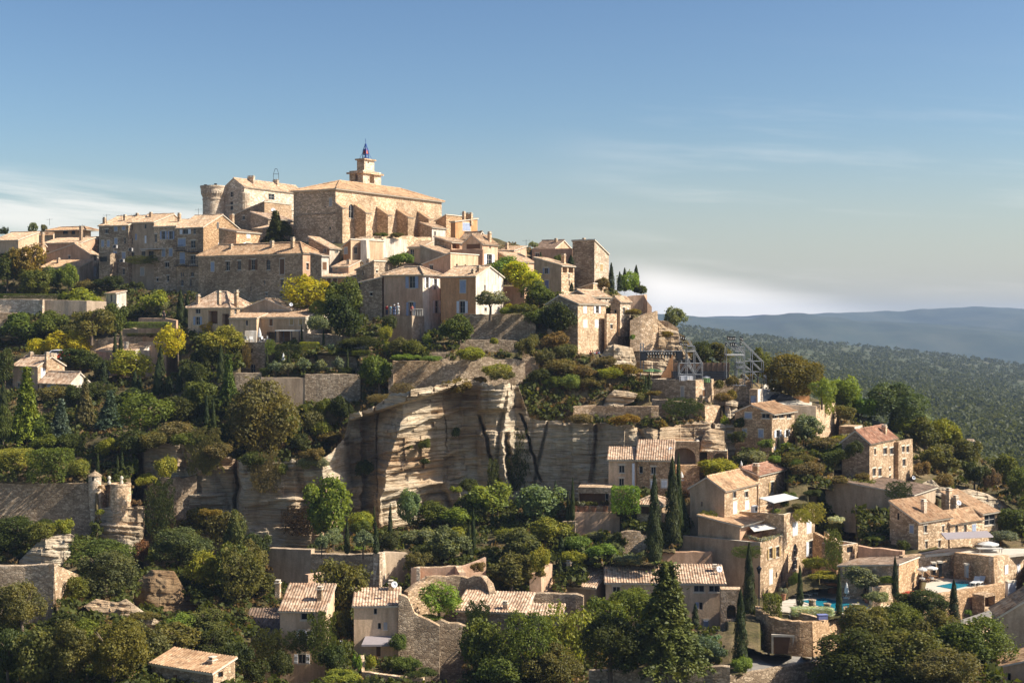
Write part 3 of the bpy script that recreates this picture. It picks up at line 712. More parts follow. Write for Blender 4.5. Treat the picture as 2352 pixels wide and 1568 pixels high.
# ---------------------------------------------------------------- cliff
CT = [(300,1030),(400,1012),(540,1055),(640,1062),(745,1050),(790,1012),(803,950),(850,938),(900,905),(960,893),(1030,880),(1080,872),(1140,884),(1190,880),(1215,962),(1330,970),(1420,975),(1512,985),(1600,968),(1690,975)]
CB = [(300,1320),(420,1300),(560,1290),(700,1262),(850,1225),(1000,1190),(1200,1160),(1400,1150),(1500,1130),(1690,1110)]
CDP = [(300,206),(330,199.5),(400,196.5),(536,195),(544,197),(551,190),(560,188.8),(660,188),(742,187.5),(795,197.5),(806,199.5),(828,199),(833,201.5),(850,200.6),(900,195.2),(912,193.4),(1000,199.2),(1040,201.5),(1060,201.2),(1098,200.9),(1112,200.1),(1160,199.4),(1185,201.2),(1205,200.6),(1300,198.6),(1420,196.2),(1500,195.4),(1530,197.5),(1560,199),(1690,200)]
CRACKS = [(1100, 950, 1149, 1125, 5, 1.9), (1198, 948, 1242, 1110, 4.5, 2.2), (1163, 990, 1172, 1140, 9, 2.4), (1020, 950, 1028, 1040, 2, .5)]
def cliff_D(u, v):
    # fractures lean: features move to the right further down on the pillar, to the left on the lit ramp
    if u < 860: k = 0
    elif u < 1060: k = -.28
    else: k = 0
    s = min(1, max(0, (u - 850) / 30)) * min(1, max(0, (1300 - u) / 60))
    uu = u - k * (v - 1000) * s if 860 < u < 1300 else u
    d = pw(uu, CDP)
    led = 968 - (u - 805) * .32
    if 800 < u < 1085:
        q = min(1, (u - 800) / 12) * min(1, (1085 - u) / 25)
        if v < led: d -= (3.0 - max(0, u - 900) * .012) * q * min(1, (led - v) / 5)
        for o_, th_, am_ in ((44, 13, 1.3), (92, 9, 1.), (140, 12, 1.3), (196, 12, 1.1)):
            w_ = led + o_ + 6 * nz(u * .03, o_)
            if w_ < v < w_ + th_: d -= am_ * q * min(1, (v - w_) / 3, (w_ + th_ - v) / 1.5) * max(0, .6 + .8 * nz(u * .02, o_))
        if v >= led: d += 1.8 * q * max(0, 1 - (v - led) / 40)
    if 1096 < u < 1174 and v < 946: d -= 1.9 * min(1, (u - 1096) / 10, (1174 - u) / 6) * min(1, (946 - v) / 4)
    if 1176 < u < 1206 and v < 940: d += 2.4 * min(1, (u - 1176) / 6, (1206 - u) / 6) * min(1, (940 - v) / 8)
    for u0, v0, u1, v1, w_, dp in CRACKS:
        if v0 < v < v1:
            c = u0 + (u1 - u0) * (v - v0) / (v1 - v0) + 5 * nz(v * .035, u0) + 2 * nz(v * .13, u0); f = abs(u - c) / w_
            if f < 1: d += dp * (1 - f) * min(1, (v - v0) / 10, (v1 - v) / 10)
    if u < 300: d += (300 - u) * .02
    return d
def beds(lo, hi, a, b, seed):
    g = random.Random(seed); z = [lo]
    while z[-1] < hi: z.append(z[-1] + g.uniform(a, b))
    return z, [g.uniform(-1, 1) for _ in z], [g.uniform(.1, .42) for _ in z], [g.uniform(0, 9) for _ in z]
import bisect
BED1, BED2 = beds(-90, 40, 1.2, 3.4, 4), beds(-90, 40, .22, .62, 8)
def bedded(x, zz, B, a_bed, a_blk):
    z, off, fr, ph = B; i = bisect.bisect(z, zz) - 1; i = max(0, min(i, len(z) - 2)); q = x * fr[i] + ph[i] + .4 * nz(x * .9, i * 1.7); k = math.floor(q)
    r = math.sin(k * 12.9898 + i * 78.233) * 43758.5453; r = (r - math.floor(r)) * 2 - 1
    e = min(1., (zz - z[i]) / .09, (z[i + 1] - zz) / .09) ; e = .35 + .65 * max(0., e)
    return (off[i] * a_bed + r * a_blk) * e
def make_cliff():
    us = np.arange(306, 1691, 1.5); nv = 230; base = P(1000, 1100, 197); mb = MB()
    vs = []; W = len(us)
    for u in us:
        t, b = pw(u, CT) + 7 * nz(u * .035, 7) + 5 * nz(u * .12, 3), pw(u, CB)
        for j in range(nv + 1):
            v = t + (b - t) * j / nv
            uw = u + 8 * nz(v * .022, 11) + 4 * nz(v * .08, u * .02, 5)
            d = cliff_D(uw, v); z = (V0 - v) / F * d; x = (u - U0) / F * d
            zz = z - .035 * x + .45 * nz(x * .1, z * .08, 3) + .12 * nz(x * .5, z * .4, 13)
            lit = max(0., min(1., (u - 850) / 40, (1085 - u) / 30))
            patch = max(0., min(1., .4 + 1.6 * nz(x * .045, z * .06, 20)))
            am = .35 + .55 * patch + .45 * lit
            st = am * (bedded(x, zz, BED1, .95, .9) + bedded(x, zz, BED2, .36, .36))
            st += 1.2 * nz(x * .07, z * .06, 4) + .6 * nz(x * .22, z * .2, 6) + .3 * nz(x * .6, z * .7, 12) + .14 * nz(x * 1.5, z * 1.9, 8)
            cr = abs(nz(x * .13, z * .03, 30)); st -= 1.2 * max(0, .05 - cr) / .05
            if u < 330: d += (330 - u) * .3
            vs.append(P(u, v, d - st * .85) - base)
    fs = [(i * (nv + 1) + j, (i + 1) * (nv + 1) + j, (i + 1) * (nv + 1) + j + 1, i * (nv + 1) + j + 1) for i in range(W - 1) for j in range(nv)]
    b0 = len(vs)
    for i, u in enumerate(us):
        q = vs[i * (nv + 1)]; vs.append(q + Vector(((u - U0) / F * 6, 6, -1.2 + .3 * nz(u * .03))))
    fs += [(i * (nv + 1), b0 + i, b0 + i + 1, (i + 1) * (nv + 1)) for i in range(W - 1)]
    mb.add(vs, fs); o = link('cliff', mb.data('cliff', [M['rock']]), None, base); tag(o, 'layered limestone cliff below the village terraces', 'cliff', None, 'structure')
def rock(label, outline, D, bulge=1.5, name='rock_outcrop', lean=.25, seed=0., kind='structure', step=1.7, strat=.5, carve_=True, mat='rock'):
    """a rock mass: its outline (u, v) at distance D, swelling forward in the middle, with a back"""
    pts = [(tu(a), tv(b)) for a, b in outline]; us = [p[0] for p in pts]; vs_ = [p[1] for p in pts]
    u0, u1 = min(us), max(us); vmax = max(vs_); vmin = min(vs_); base = P((u0 + u1) / 2, vmax, D)
    def span(u):
        c = []
        for (a, b), (c_, d_) in zip(pts, pts[1:] + pts[:1]):
            if (a <= u < c_) or (c_ <= u < a): c.append(b + (d_ - b) * (u - a) / (c_ - a))
        return (min(c), max(c)) if c else None
    if carve_: level_poly([(a, b, D + 2.2) for a, b in pts])
    n = max(6, int((u1 - u0) / step)); nv = max(8, int((vmax - vmin) / step)); grid = []
    for i in range(n + 1):
        u = u0 + (u1 - u0) * (i + .02) / (n + .04); s = span(u) or (vmin, vmax); e = math.sin(math.pi * min(1, max(0, i / n))) ** .45; col = []
        for j in range(nv + 1):
            v = lerp(s[0], s[1], j / nv); f = j / nv
            d = D - bulge * e * (.35 + .65 * f ** .5) * 1.0 + (1 - f) * lean * (s[1] - s[0]) / F * D
            x, z = (u - U0) / F * D, (V0 - v) / F * D; zz = z + .08 * x
            zz += .3 * nz(x * .3, z * .2, seed); st = strat * (bedded(x, zz, BED1, .9, .7) + bedded(x, zz, BED2, .45, .4)) + .9 * nz(x * .22, z * .16, seed + 3) + .4 * nz(x * .7, z * .6, seed + 5) + .12 * nz(x * 2.2, z * 2.4, 3)
            col.append(P(u, v, d - st) - base)
        back = [P(u, s[0], D + bulge + 3) - base, P(u, s[1], D + bulge + 5) - base]
        grid.append(col + back)
    W = nv + 3; mb = MB(); fl = [q for c in grid for q in c]
    mb.add(fl, [(i * W + j, (i + 1) * W + j, (i + 1) * W + j + 1, i * W + j + 1) for i in range(n) for j in range(nv)] +
           [(i * W, i * W + nv + 1, (i + 1) * W + nv + 1, (i + 1) * W) for i in range(n)] + [(i * W + nv + 1, i * W + nv + 2, (i + 1) * W + nv + 2, (i + 1) * W + nv + 1) for i in range(n)] +
           [tuple([j for j in range(W)]), tuple([n * W + j for j in range(W)][::-1])])
    o = link(name, mb.data(name, [M[mat]]), None, base); return tag(o, label, 'rock', None, kind)

# ---------------------------------------------------------------- ground sheets, far hills, undergrowth
def face_at(u, v, roofs=True):
    """nearest wall face seen at (u, v)"""
    best = None
    for u0, u1, d0, d1, t0, t1, b0, b1, k in CARVE:
        if u0 <= u <= u1 and u1 > u0 and (k or roofs):
            t = (u - u0) / (u1 - u0)
            if lerp(t0, t1, t) - 2 < v < lerp(b0, b1, t) - 1:
                d = lerp(d0, d1, t); best = d if best is None else min(best, d)
    return best
LEVELS = []
def level_poly(pts):
    """split a polygon of (u, v, D) into an upper and a lower chain for the soil carving"""
    l = min(range(len(pts)), key=lambda i: pts[i][0]); r = max(range(len(pts)), key=lambda i: pts[i][0]); n = len(pts)
    a = [pts[(l + i) % n] for i in range((r - l) % n + 1)]; b = [pts[(r + i) % n] for i in range((l - r) % n + 1)][::-1]
    mid = lambda c: pw((pts[l][0] + pts[r][0]) / 2, [(p[0], p[1]) for p in c])
    LEVELS.append((a, b) if mid(a) < mid(b) else (b, a))
def ground_grid():
    us = np.arange(-300, 2701, 5.); NV_ = 380; DD = np.zeros((len(us), NV_ + 1)); VV = np.zeros_like(DD)
    j = (np.arange(NV_ + 1) / NV_) ** .9
    GI = {k: np.array(GP[k]) for k in GK}
    for i, u in enumerate(us):
        v = 2000 + (crest(u) - 2000) * j; VV[i] = v
        for a, b in zip(GK, GK[1:]):
            if u <= b:
                t = (u - a) / (b - a); DD[i] = (1 - t) * np.interp(-v, GI[a][:, 0], GI[a][:, 1]) + t * np.interp(-v, GI[b][:, 0], GI[b][:, 1]); break
    for ph in (0, 1):
        for u0, u1, d0, d1, t0, t1, b0, b1, k in sorted(CARVE, key=lambda c: c[2] + c[3]):
            if u1 - u0 < .5: continue
            i0, i1 = np.searchsorted(us, u0 - 3), np.searchsorted(us, u1 + 3)
            for i in range(i0, min(i1, len(us))):
                t = min(1, max(0, (us[i] - u0) / (u1 - u0))); d = d0 + (d1 - d0) * t; tv_, bv_ = t0 + (t1 - t0) * t, b0 + (b1 - b0) * t
                if ph == 0:
                    if not k: continue
                    m = (VV[i] >= bv_) & (VV[i] < bv_ + 26); f = np.clip((VV[i] - bv_) / 26, 0, 1)
                    DD[i] = np.where(m, np.minimum(DD[i], d - .05 - 4 * f), DD[i])
                else:
                    m = (VV[i] > tv_ - 1) & (VV[i] < bv_); DD[i] = np.where(m, np.maximum(DD[i], d + .9), DD[i])
    for i, u in enumerate(us):
        for top, bot in LEVELS:                              # terraces and lanes: the soil lies under them
            if not (top[0][0] <= u <= top[-1][0]): continue
            vt, dt = pw(u, [(p[0], p[1]) for p in top]), pw(u, [(p[0], p[2]) for p in top]); vb, db = pw(u, [(p[0], p[1]) for p in bot]), pw(u, [(p[0], p[2]) for p in bot])
            if vb - vt < .3: continue
            v = VV[i]; f = np.clip((v - vt) / (vb - vt), 0, 1); iz = (1 - f) / dt + f / db
            DD[i] = np.where((v > vt - 1) & (v < vb + 1), np.maximum(DD[i], 1 / iz + .8), DD[i])
    for i, u in enumerate(us):
        if 300 < u < 1690:
            t, b = pw(u, CT), pw(u, CB); v = VV[i]
            DD[i] = np.where((v > t + 4) & (v < b), np.maximum(DD[i], pw(u, CDP) + 5.5), np.where((v > t - 3) & (v <= t + 4), np.maximum(DD[i], cliff_D(u, t) + .3), DD[i]))
    return us, VV, DD
def make_ground():
    us, VV, DD = ground_grid(); n = VV.shape[1]; W = n + 5; vs = []
    for i, u in enumerate(us):
        for v, d in zip(VV[i], DD[i]):
            q = P(u, v, d); q.z += .3 * nz(q.x * .25, q.y * .25) - .15; vs.append(q)
        top = vs[-1]
        for k, (dy, dz) in enumerate(((14, -1), (40, -9), (90, -30), (170, -70), (260, -110))):
            s = (top.y + dy) / top.y; vs.append(Vector((top.x * s, top.y + dy, top.z + dz)))
    fs = [(i * W + j, (i + 1) * W + j, (i + 1) * W + j + 1, i * W + j + 1) for i in range(len(us) - 1) for j in range(W - 1)]
    mb = MB(); mb.add(vs, fs); o = link('ground', mb.data('ground', [M['ground']], True)); tag(o, 'steep terraced hillside soil with dry grass', 'hillside', None, 'structure')
    return us, VV, DD
def m_far(name, c0, c1, c2, sc):
    m, nt, b = newmat(name); L = nt.links
    n = noi(nt, coords(nt), sc, 6, .7); r = ramp(nt, [(.35, c0), (.5, c1), (.68, c2)]); L.new(n, r.inputs[0]); L.new(r.outputs[0], b.inputs['Base Color']); b.inputs['Roughness'].default_value = 1; return m
MID = {1500: [(1130,300),(1000,430),(880,640),(800,1000),(756,1900),(742,2300)], 1700: [(1130,300),(1020,430),(920,640),(840,1000),(785,1800),(767,2300)], 1850: [(1130,300),(1040,430),(950,640),(870,1000),(802,1800),(782,2300)],
       2000: [(1150,300),(1060,430),(980,640),(895,1000),(820,1800),(797,2300)], 2150: [(1180,300),(1080,430),(1000,640),(915,1000),(838,1800),(813,2300)], 2352: [(1230,300),(1120,430),(1020,640),(940,1000),(865,1800),(838,2300)], 2800: [(1260,300),(1150,430),(1050,640),(980,1000),(910,1800),(880,2300)]}
MK = sorted(MID)
def midD(u, v):
    u = max(MK[0], min(MK[-1], u))
    for a, b in zip(MK, MK[1:]):
        if u <= b: return lerp(pw(-v, [(-p, d) for p, d in MID[a]]), pw(-v, [(-p, d) for p, d in MID[b]]), (u - a) / (b - a))
def midcrest(u): return pw(u, [(k, MID[k][-1][0]) for k in MK])
def make_far():
    us = np.arange(1380, 2801, 14.); n = 120; vs = []; W = n + 4
    for u in us:
        c = midcrest(max(1500, u)) + 2.2 * nz(u * .02)
        for j in range(n + 1):
            v = 1260 + (c - 1260) * j / n; vs.append(P(u, v, midD(u, v) if v > midcrest(max(1500, u)) else 2300))
        q = vs[-1]
        for dy, dz in ((150, -8), (500, -70), (1100, -160)): vs.append(Vector((q.x * (q.y + dy) / q.y, q.y + dy, q.z + dz)))
    mb = MB(); mb.add(vs, [(i * W + j, (i + 1) * W + j, (i + 1) * W + j + 1, i * W + j + 1) for i in range(len(us) - 1) for j in range(W - 1)])
    o = link('wooded_hill', mb.data('wooded_hill', [m_far('scrub_ground', (.045, .054, .020), (.06, .068, .026), (.12, .105, .06), .02)], True)); tag(o, 'low scrub covered hill behind the village', 'hill', None, 'structure')
    def ridge_(name, label, pts, D, foot):
        us = np.arange(pts[0][0], pts[-1][0] + 1, 12.); vs = []; prof = [(-.55, 0), (-.44, .15), (-.34, .33), (-.25, .52), (-.15, .73), (-.07, .9), (0, 1), (.04, .8), (.08, 0)]
        for u in us:
            v = pw(u, pts) + 3.4 * nz(u * .022, D) + .8 * nz(u * .09, D); top = (V0 - v) / F * D; bot = foot
            for dy, h in prof:
                y = D * (1 + dy * .6) ; x = (u - U0) / F * D; y += 420 * nz(x * .0016, h * 2.2, D) * (1 if 0 < h < 1 else 0)
                z = lerp(bot, top, h) + 260 * h * (1 - h) * nz(x * .0021, h * 3, D + 1)
                vs.append(Vector((x, y, z)))
        k = len(prof); mb = MB(); mb.add(vs, [(i * k + j, (i + 1) * k + j, (i + 1) * k + j + 1, i * k + j + 1) for i in range(len(us) - 1) for j in range(k - 1)])
        o = link(name, mb.data(name, [FARM], True)); tag(o, label, 'hills', None, 'structure')
    global FARM
    FARM = m_far('forested_slope', (.025, .04, .028), (.04, .055, .036), (.065, .075, .05), .006)
    ridge_('distant_hills', 'blue ridge on the horizon, nearer and lower one', [(1200,716),(1564,721),(1609,729),(1666,733),(1726,733),(1765,724),(1816,718),(1865,722),(1893,726),(1960,735),(2100,742),(2230,748),(2352,762),(2700,775)], 4300, -190)
    ridge_('distant_hills', 'blue ridge on the horizon, farther and higher one', [(1500,730),(1850,722),(1893,719),(1936,716),(1973,718),(2004,716),(2060,713),(2100,712),(2160,708),(2230,704),(2300,706),(2352,709),(2700,700)], 5600, -190)
    mb = MB(); vs = []
    for x in np.linspace(-2400, 4000, 30):
        for y in (200, 700, 1500, 3000, 6000): vs.append(Vector((x * (1 if y > 1000 else .4), y, -120 - (70 if y > 1400 else 0))))
    mb.add(vs, [(i * 5 + j, (i + 1) * 5 + j, (i + 1) * 5 + j + 1, i * 5 + j + 1) for i in range(29) for j in range(4)])
    o = link('valley_ground', mb.data('valley_ground', [FARM])); tag(o, 'flat valley floor between the hills', 'valley', None, 'structure')
def scatter_clumps(name, label, spots, per, mat, color, size):
    """stuff: many small leaf clumps in one object. spots: (point, radius)"""
    n = len(spots); c = np.array([tuple(p) for p, r in spots]); r = np.array([q for p, q in spots])
    g = RNG; d = g.normal(0, 1, (n, per, 3)); d /= np.linalg.norm(d, axis=2)[:, :, None]; d[:, :, 2] = np.abs(d[:, :, 2]) * .95
    p = c[:, None, :] + d * (r[:, None] * g.uniform(.45, 1.0, (n, per)))[:, :, None]
    me = leaves(name, p.reshape(-1, 3), d.reshape(-1, 3), np.repeat(r * size, per), mat, 1.4, .7)
    o = link(name, me, None, color=color); return tag(o, label, 'undergrowth', None, 'stuff')
# ---------------------------------------------------------------- light, sky, camera, air
SUN_AZ, SUN_EL = math.radians(-8), math.radians(41)         # azimuth measured from +X (picture right) towards +Y
sv = Vector((math.cos(SUN_AZ) * math.cos(SUN_EL), math.sin(SUN_AZ) * math.cos(SUN_EL), math.sin(SUN_EL)))
ld = bpy.data.lights.new('sun', 'SUN'); ld.energy = 5.0; ld.angle = math.radians(.5); ld.color = (1, .94, .83)
lo = bpy.data.objects.new('sun', ld); COL.objects.link(lo); lo.rotation_euler = sv.to_track_quat('Z', 'Y').to_euler(); lo.location = (100, 0, 150)
w = bpy.data.worlds.new('World'); SC.world = w; w.use_nodes = True; nt = w.node_tree; L = nt.links
bg = nt.nodes['Background']; bg.inputs[1].default_value = .087
sky = nt.nodes.new('ShaderNodeTexSky'); sky.sky_type = 'NISHITA'; sky.sun_disc = False; sky.sun_elevation = SUN_EL; sky.sun_rotation = math.radians(90) - SUN_AZ
sky.air_density = 1.0; sky.dust_density = 1.6; sky.ozone_density = 3.0; sky.altitude = 300
tc = nd(nt, 'ShaderNodeTexCoord'); se = nd(nt, 'ShaderNodeSeparateXYZ'); L.new(tc.outputs['Generated'], se.inputs[0])
yy = mathn(nt, 'MAXIMUM', se.outputs[1], .05); ax = mathn(nt, 'DIVIDE', se.outputs[0], yy); az = mathn(nt, 'DIVIDE', se.outputs[2], yy)
def mapr(x, a, b, c=0., d=1., smooth=True):
    m = nt.nodes.new('ShaderNodeMapRange'); m.interpolation_type = 'SMOOTHSTEP' if smooth else 'LINEAR'; L.new(x, m.inputs[0])
    for i, val in enumerate((a, b, c, d)): m.inputs[i + 1].default_value = val
    return m.outputs[0]
def cloud(tilt, sx, sz, thr, x0, x1, x2, x3, z0, z1, z2, z3, seed):
    zz = mathn(nt, 'ADD', az, mathn(nt, 'MULTIPLY', ax, tilt))
    cb = nd(nt, 'ShaderNodeCombineXYZ'); L.new(mathn(nt, 'MULTIPLY', ax, sx), cb.inputs[0]); L.new(mathn(nt, 'MULTIPLY', zz, sz), cb.inputs[1]); cb.inputs[2].default_value = seed
    n = nd(nt, 'ShaderNodeTexNoise', Scale=1.0, Detail=7.0, Roughness=.58); L.new(cb.outputs[0], n.inputs['Vector'])
    d = mapr(n.outputs[0], thr, thr + .26)
    for m in (mapr(ax, x0, x1), mapr(ax, x2, x3, 1., 0.), mapr(zz, z0, z1), mapr(zz, z2, z3, 1., 0.)): d = mathn(nt, 'MULTIPLY', d, m)
    return d
c1 = cloud(.12, 4., 48., .30, -.50, -.38, -.215, -.17, .012, .03, .045, .072, 3.1)          # long veil over the roofs on the left
c2 = cloud(.19, 6., 40., .21, .055, .11, .16, .36, .0, .010, .042, .064, 8.4)                 # bank over the distant hills
c3 = cloud(.05, 3., 30., .46, .0, .15, .36, .5, .0, .03, .10, .22, 5.5)
dens = mathn(nt, 'ADD', mathn(nt, 'ADD', mathn(nt, 'MULTIPLY', c1, .62), mathn(nt, 'MULTIPLY', c2, .95)), mathn(nt, 'MULTIPLY', c3, .25), True)
s0 = mixc(nt, sky.outputs[0], (.19, .19, .19), 1.0, 'MULTIPLY'); gm = nt.nodes.new('ShaderNodeGamma'); gm.inputs[1].default_value = 1.42; L.new(s0, gm.inputs[0]); s1 = mixc(nt, gm.outputs[0], (6.1, 5.6, 5.0), 1.0, 'MULTIPLY')
hs = nt.nodes.new('ShaderNodeHueSaturation'); hs.inputs['Saturation'].default_value = 1.02; L.new(s1, hs.inputs['Color'])
pale = mathn(nt, 'MULTIPLY', mapr(az, .15, .0), mapr(ax, -.45, .2, .35, .68))
h2 = mixc(nt, hs.outputs[0], (4.6, 4.65, 4.45), pale)
col = mixc(nt, h2, (8.6, 8.2, 7.7), dens)
L.new(col, bg.inputs[0])
cd = bpy.data.cameras.new('camera'); cd.lens = 50.0 * (F / 3267.0); cd.sensor_width = 36; cd.shift_y = -(784 - V0) / 2352; cd.clip_start = 1; cd.clip_end = 20000
co = bpy.data.objects.new('camera', cd); COL.objects.link(co); co.rotation_euler = (math.pi / 2, 0, 0); SC.camera = co
SC.view_settings.view_transform = 'Standard'; SC.view_settings.look = 'None'; SC.view_settings.exposure = 0.68; SC.view_settings.gamma = 1
SC.render.resolution_x, SC.render.resolution_y = 1024, 682
cy = SC.cycles; cy.max_bounces = 6; cy.diffuse_bounces = 4; cy.glossy_bounces = 2; cy.transmission_bounces = 2; cy.transparent_max_bounces = 4; cy.volume_bounces = 0; cy.use_denoising = True
cy.sample_clamp_indirect = 4
def make_haze():
    mb = MB(); mb.box(-2600, 4200, -60, 6150, -235, 62); m = bpy.data.materials.new('air'); m.use_nodes = True; nt = m.node_tree
    nt.nodes.remove(nt.nodes['Principled BSDF']); v = nt.nodes.new('ShaderNodeVolumePrincipled'); v.inputs['Color'].default_value = (.46, .61, .88, 1); v.inputs['Density'].default_value = HAZE; v.inputs['Anisotropy'].default_value = .1
    nt.links.new(v.outputs[0], nt.nodes['Material Output'].inputs['Volume'])
    o = link('haze', mb.data('haze', [m])); tag(o, 'thin blue haze lying over the valley and distant hills', 'haze', None, 'stuff')
HAZE = .95e-4
make_cliff(); make_far(); make_haze()
# ================================================================ BUILDINGS (measured tile by tile)
# ---- far left quarter
tile('A')
House('village_house', 'low house with pale tiled roof cut off by the left frame edge').vol(-70, 148, 205, 893, 1000, 300, 25, 'sf', ('v', 832), 'b', 'a', B=6)
House('village_house', 'long low tiled house behind the leftmost rooftops').vol(70, 430, 470, 850, 950, 330, 20, 'gl', ('v', 795), 'b', 'o')
h = House('loggia_house', 'house with dark open loggia under a wide tiled roof, far left skyline')
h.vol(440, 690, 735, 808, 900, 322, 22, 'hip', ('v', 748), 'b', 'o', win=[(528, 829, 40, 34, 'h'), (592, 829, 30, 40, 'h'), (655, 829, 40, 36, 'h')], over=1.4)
House('village_house', 'narrow house with long tiled roof below the loggia house').vol(350, 660, 700, 915, 1010, 312, 18, 'sf', ('v', 876), 'k', 'a', B=5, chim=[(655, 900, 790, 26)])
House('village_house', 'little tiled house tucked between two roofs at far left').vol(168, 340, 372, 940, 1020, 306, 24, 'gl', ('v', 900), 'b', 'a', chim=[(345, 935, 840, 10)])
House('village_house', 'small tiled house just left of the tall shaded row').vol(690, 790, 812, 885, 990, 318, 25, 'gl', ('v', 838), 's', 'a')
h = House('gabled_house', 'wide gabled house with lit right wall and arched white doorway')
h.vol(330, 738, 796, 1012, 1205, 299, 28, 'gr', ('v', 925), 'k', 'a', win=[(560, 1035, 18, 24), (768, 1150, 26, 80, 'oW'), (772, 1040, 22, 50, 'dW')], side='l', rp=.32)
House('lean_to_house', 'lean-to with shallow tiled roof in front of wide gabled house').vol(322, 640, 660, 1112, 1210, 293, 20, 'sf', ('v', 1058), 'y', 'o', B=4.5, chim=[(472, 1080, 1045, 14)])
# ---- tall row in shade
h = House('tall_row_house', 'tall shaded stone house with small shade-tinted blue shutters, left end of the row')
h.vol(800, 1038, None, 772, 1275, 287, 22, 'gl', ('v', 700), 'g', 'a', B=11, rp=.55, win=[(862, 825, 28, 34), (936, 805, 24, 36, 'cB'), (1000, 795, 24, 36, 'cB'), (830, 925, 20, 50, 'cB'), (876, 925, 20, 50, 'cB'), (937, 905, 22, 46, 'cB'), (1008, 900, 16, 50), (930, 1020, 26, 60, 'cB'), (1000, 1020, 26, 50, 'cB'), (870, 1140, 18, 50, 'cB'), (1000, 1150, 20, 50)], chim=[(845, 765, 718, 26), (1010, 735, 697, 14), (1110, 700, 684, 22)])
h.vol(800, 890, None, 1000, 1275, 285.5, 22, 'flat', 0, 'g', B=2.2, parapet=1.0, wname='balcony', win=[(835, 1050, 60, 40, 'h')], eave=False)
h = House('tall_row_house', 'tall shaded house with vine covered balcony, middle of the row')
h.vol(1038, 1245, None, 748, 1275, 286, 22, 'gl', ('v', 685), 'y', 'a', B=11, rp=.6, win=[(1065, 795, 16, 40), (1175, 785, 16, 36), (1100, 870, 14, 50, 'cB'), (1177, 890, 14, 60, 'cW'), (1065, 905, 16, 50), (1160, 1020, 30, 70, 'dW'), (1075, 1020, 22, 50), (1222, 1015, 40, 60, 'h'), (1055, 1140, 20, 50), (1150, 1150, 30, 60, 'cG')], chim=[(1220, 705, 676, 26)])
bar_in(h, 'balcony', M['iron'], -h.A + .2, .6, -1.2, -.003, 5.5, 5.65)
h = House('tall_row_house', 'tall shaded house with two pairs of shade-tinted blue grey shutters, third in the row')
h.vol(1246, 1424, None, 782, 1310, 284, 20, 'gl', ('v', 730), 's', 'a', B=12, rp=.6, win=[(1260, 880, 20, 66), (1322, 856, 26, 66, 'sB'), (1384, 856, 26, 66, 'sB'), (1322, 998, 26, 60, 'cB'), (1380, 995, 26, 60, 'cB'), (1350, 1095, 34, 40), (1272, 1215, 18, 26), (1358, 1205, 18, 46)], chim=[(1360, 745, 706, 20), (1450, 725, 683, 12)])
bar_in(h, 'awning', M['canvas'], -h.A - 2.2, -h.A + 2.6, -1.6, -.01, 8.4, 8.5)
h = House('gabled_house', 'tall gabled house with lit stone side and stacked iron balconies')
h.vol(1426, 1644, 2052, 788, 1330, 279, 30, 'gl', ('v', 690), 's', 'a', B=11, win=[(1500, 828, 44, 40, 'sW'), (1572, 822, 22, 50), (1470, 915, 60, 60, 'cB'), (1560, 930, 40, 60), (1475, 1040, 40, 90, 'cB'), (1560, 1055, 40, 70), (1466, 1175, 12, 36, 'a'), (1482, 1175, 10, 36, 'a'), (1555, 1172, 26, 36, 'a'), (1473, 1240, 22, 50, 'a'), (1542, 1240, 14, 56), (1812, 832, 30, 56, 'dW'), (1800, 937, 36, 34, 'sW'), (1760, 742, 16, 22)], side='w', chim=[(1875, 790, 690, 40)])
for z0, x0, x1 in ((8.5, -h.A + .2, -h.A + 2.6), (8.2, -h.A + 3.0, -.3), (5.6, -h.A + .2, -h.A + 2.7), (5.4, -h.A + 3.1, -.3)):
    mb = MB(); mb.box(x0, x1, -.9, -.003, z0, z0 + .1)
    for i in range(9): mb.box(x0 + (x1 - x0 - .04) * i / 8, x0 + (x1 - x0 - .04) * i / 8 + .04, -.9, -.86, z0 + .1, z0 + 1.1)
    mb.box(x0, x1, -.9, -.86, z0 + 1.1, z0 + 1.15); part(mb, 'balcony', [M['iron']], h.root, h.loc, h.rz)
tile('B')
House('village_house', 'lit stone annex with tiled roof right of tall gabled house').vol(336, 342, 535, 826, 990, 272, 32, 'se', ('v', 800), 'w', 'a', A=4.5, win=[(440, 856, 28, 46, 'cW'), (436, 936, 36, 36, 'sW')])
# ---- castle
h = House('castle', 'Renaissance castle with round corner tower and string courses', 'castle')
h.vol(240, 406, 900, 463, 740, 318, 30, 'gr', ('v', 395), 'p', 'a', win=[(306, 526, 26, 42), (304, 618, 24, 70), (330, 700, 16, 40), (627, 546, 48, 48, 'dW'), (700, 700, 20, 40)], chim=[(462, 425, 382, 78, 'p'), (662, 440, 412, 60, 'p')])
A_, B_, H_ = h.A, h.B, h.H
for dz in (4.2, 8.6, 10.6):
    mb = MB(); mb.box(.003, .22, .3, B_, H_ - dz, H_ - dz + .3); mb.box(-A_, .22, -.2, -.003, H_ - dz, H_ - dz + .3); part(mb, 'string_course', [M['trim']], h.root, h.loc, h.rz)
mb = MB(); mb.lathe([(.0, H_ - 1.2), (1.35, H_ - 1.5), (1.35, H_ - 6.6), (1.0, H_ - 7.4), (.3, H_ - 8.4)], 16); part(mb, 'corner_turret', [ST['p']], h.root, h.loc + h.ex * .1, h.rz)
mb = MB(); mb.poly([Vector((.25, 13.0, H_ - 3.9)), Vector((.25, 16.6, H_ - 3.9)), Vector((.25, 14.8, H_ - 2.5))]); mb.box(.003, .24, 13.0, 16.6, H_ - 4.05, H_ - 3.9); part(mb, 'window_pediment', [M['trim']], h.root, h.loc, h.rz)
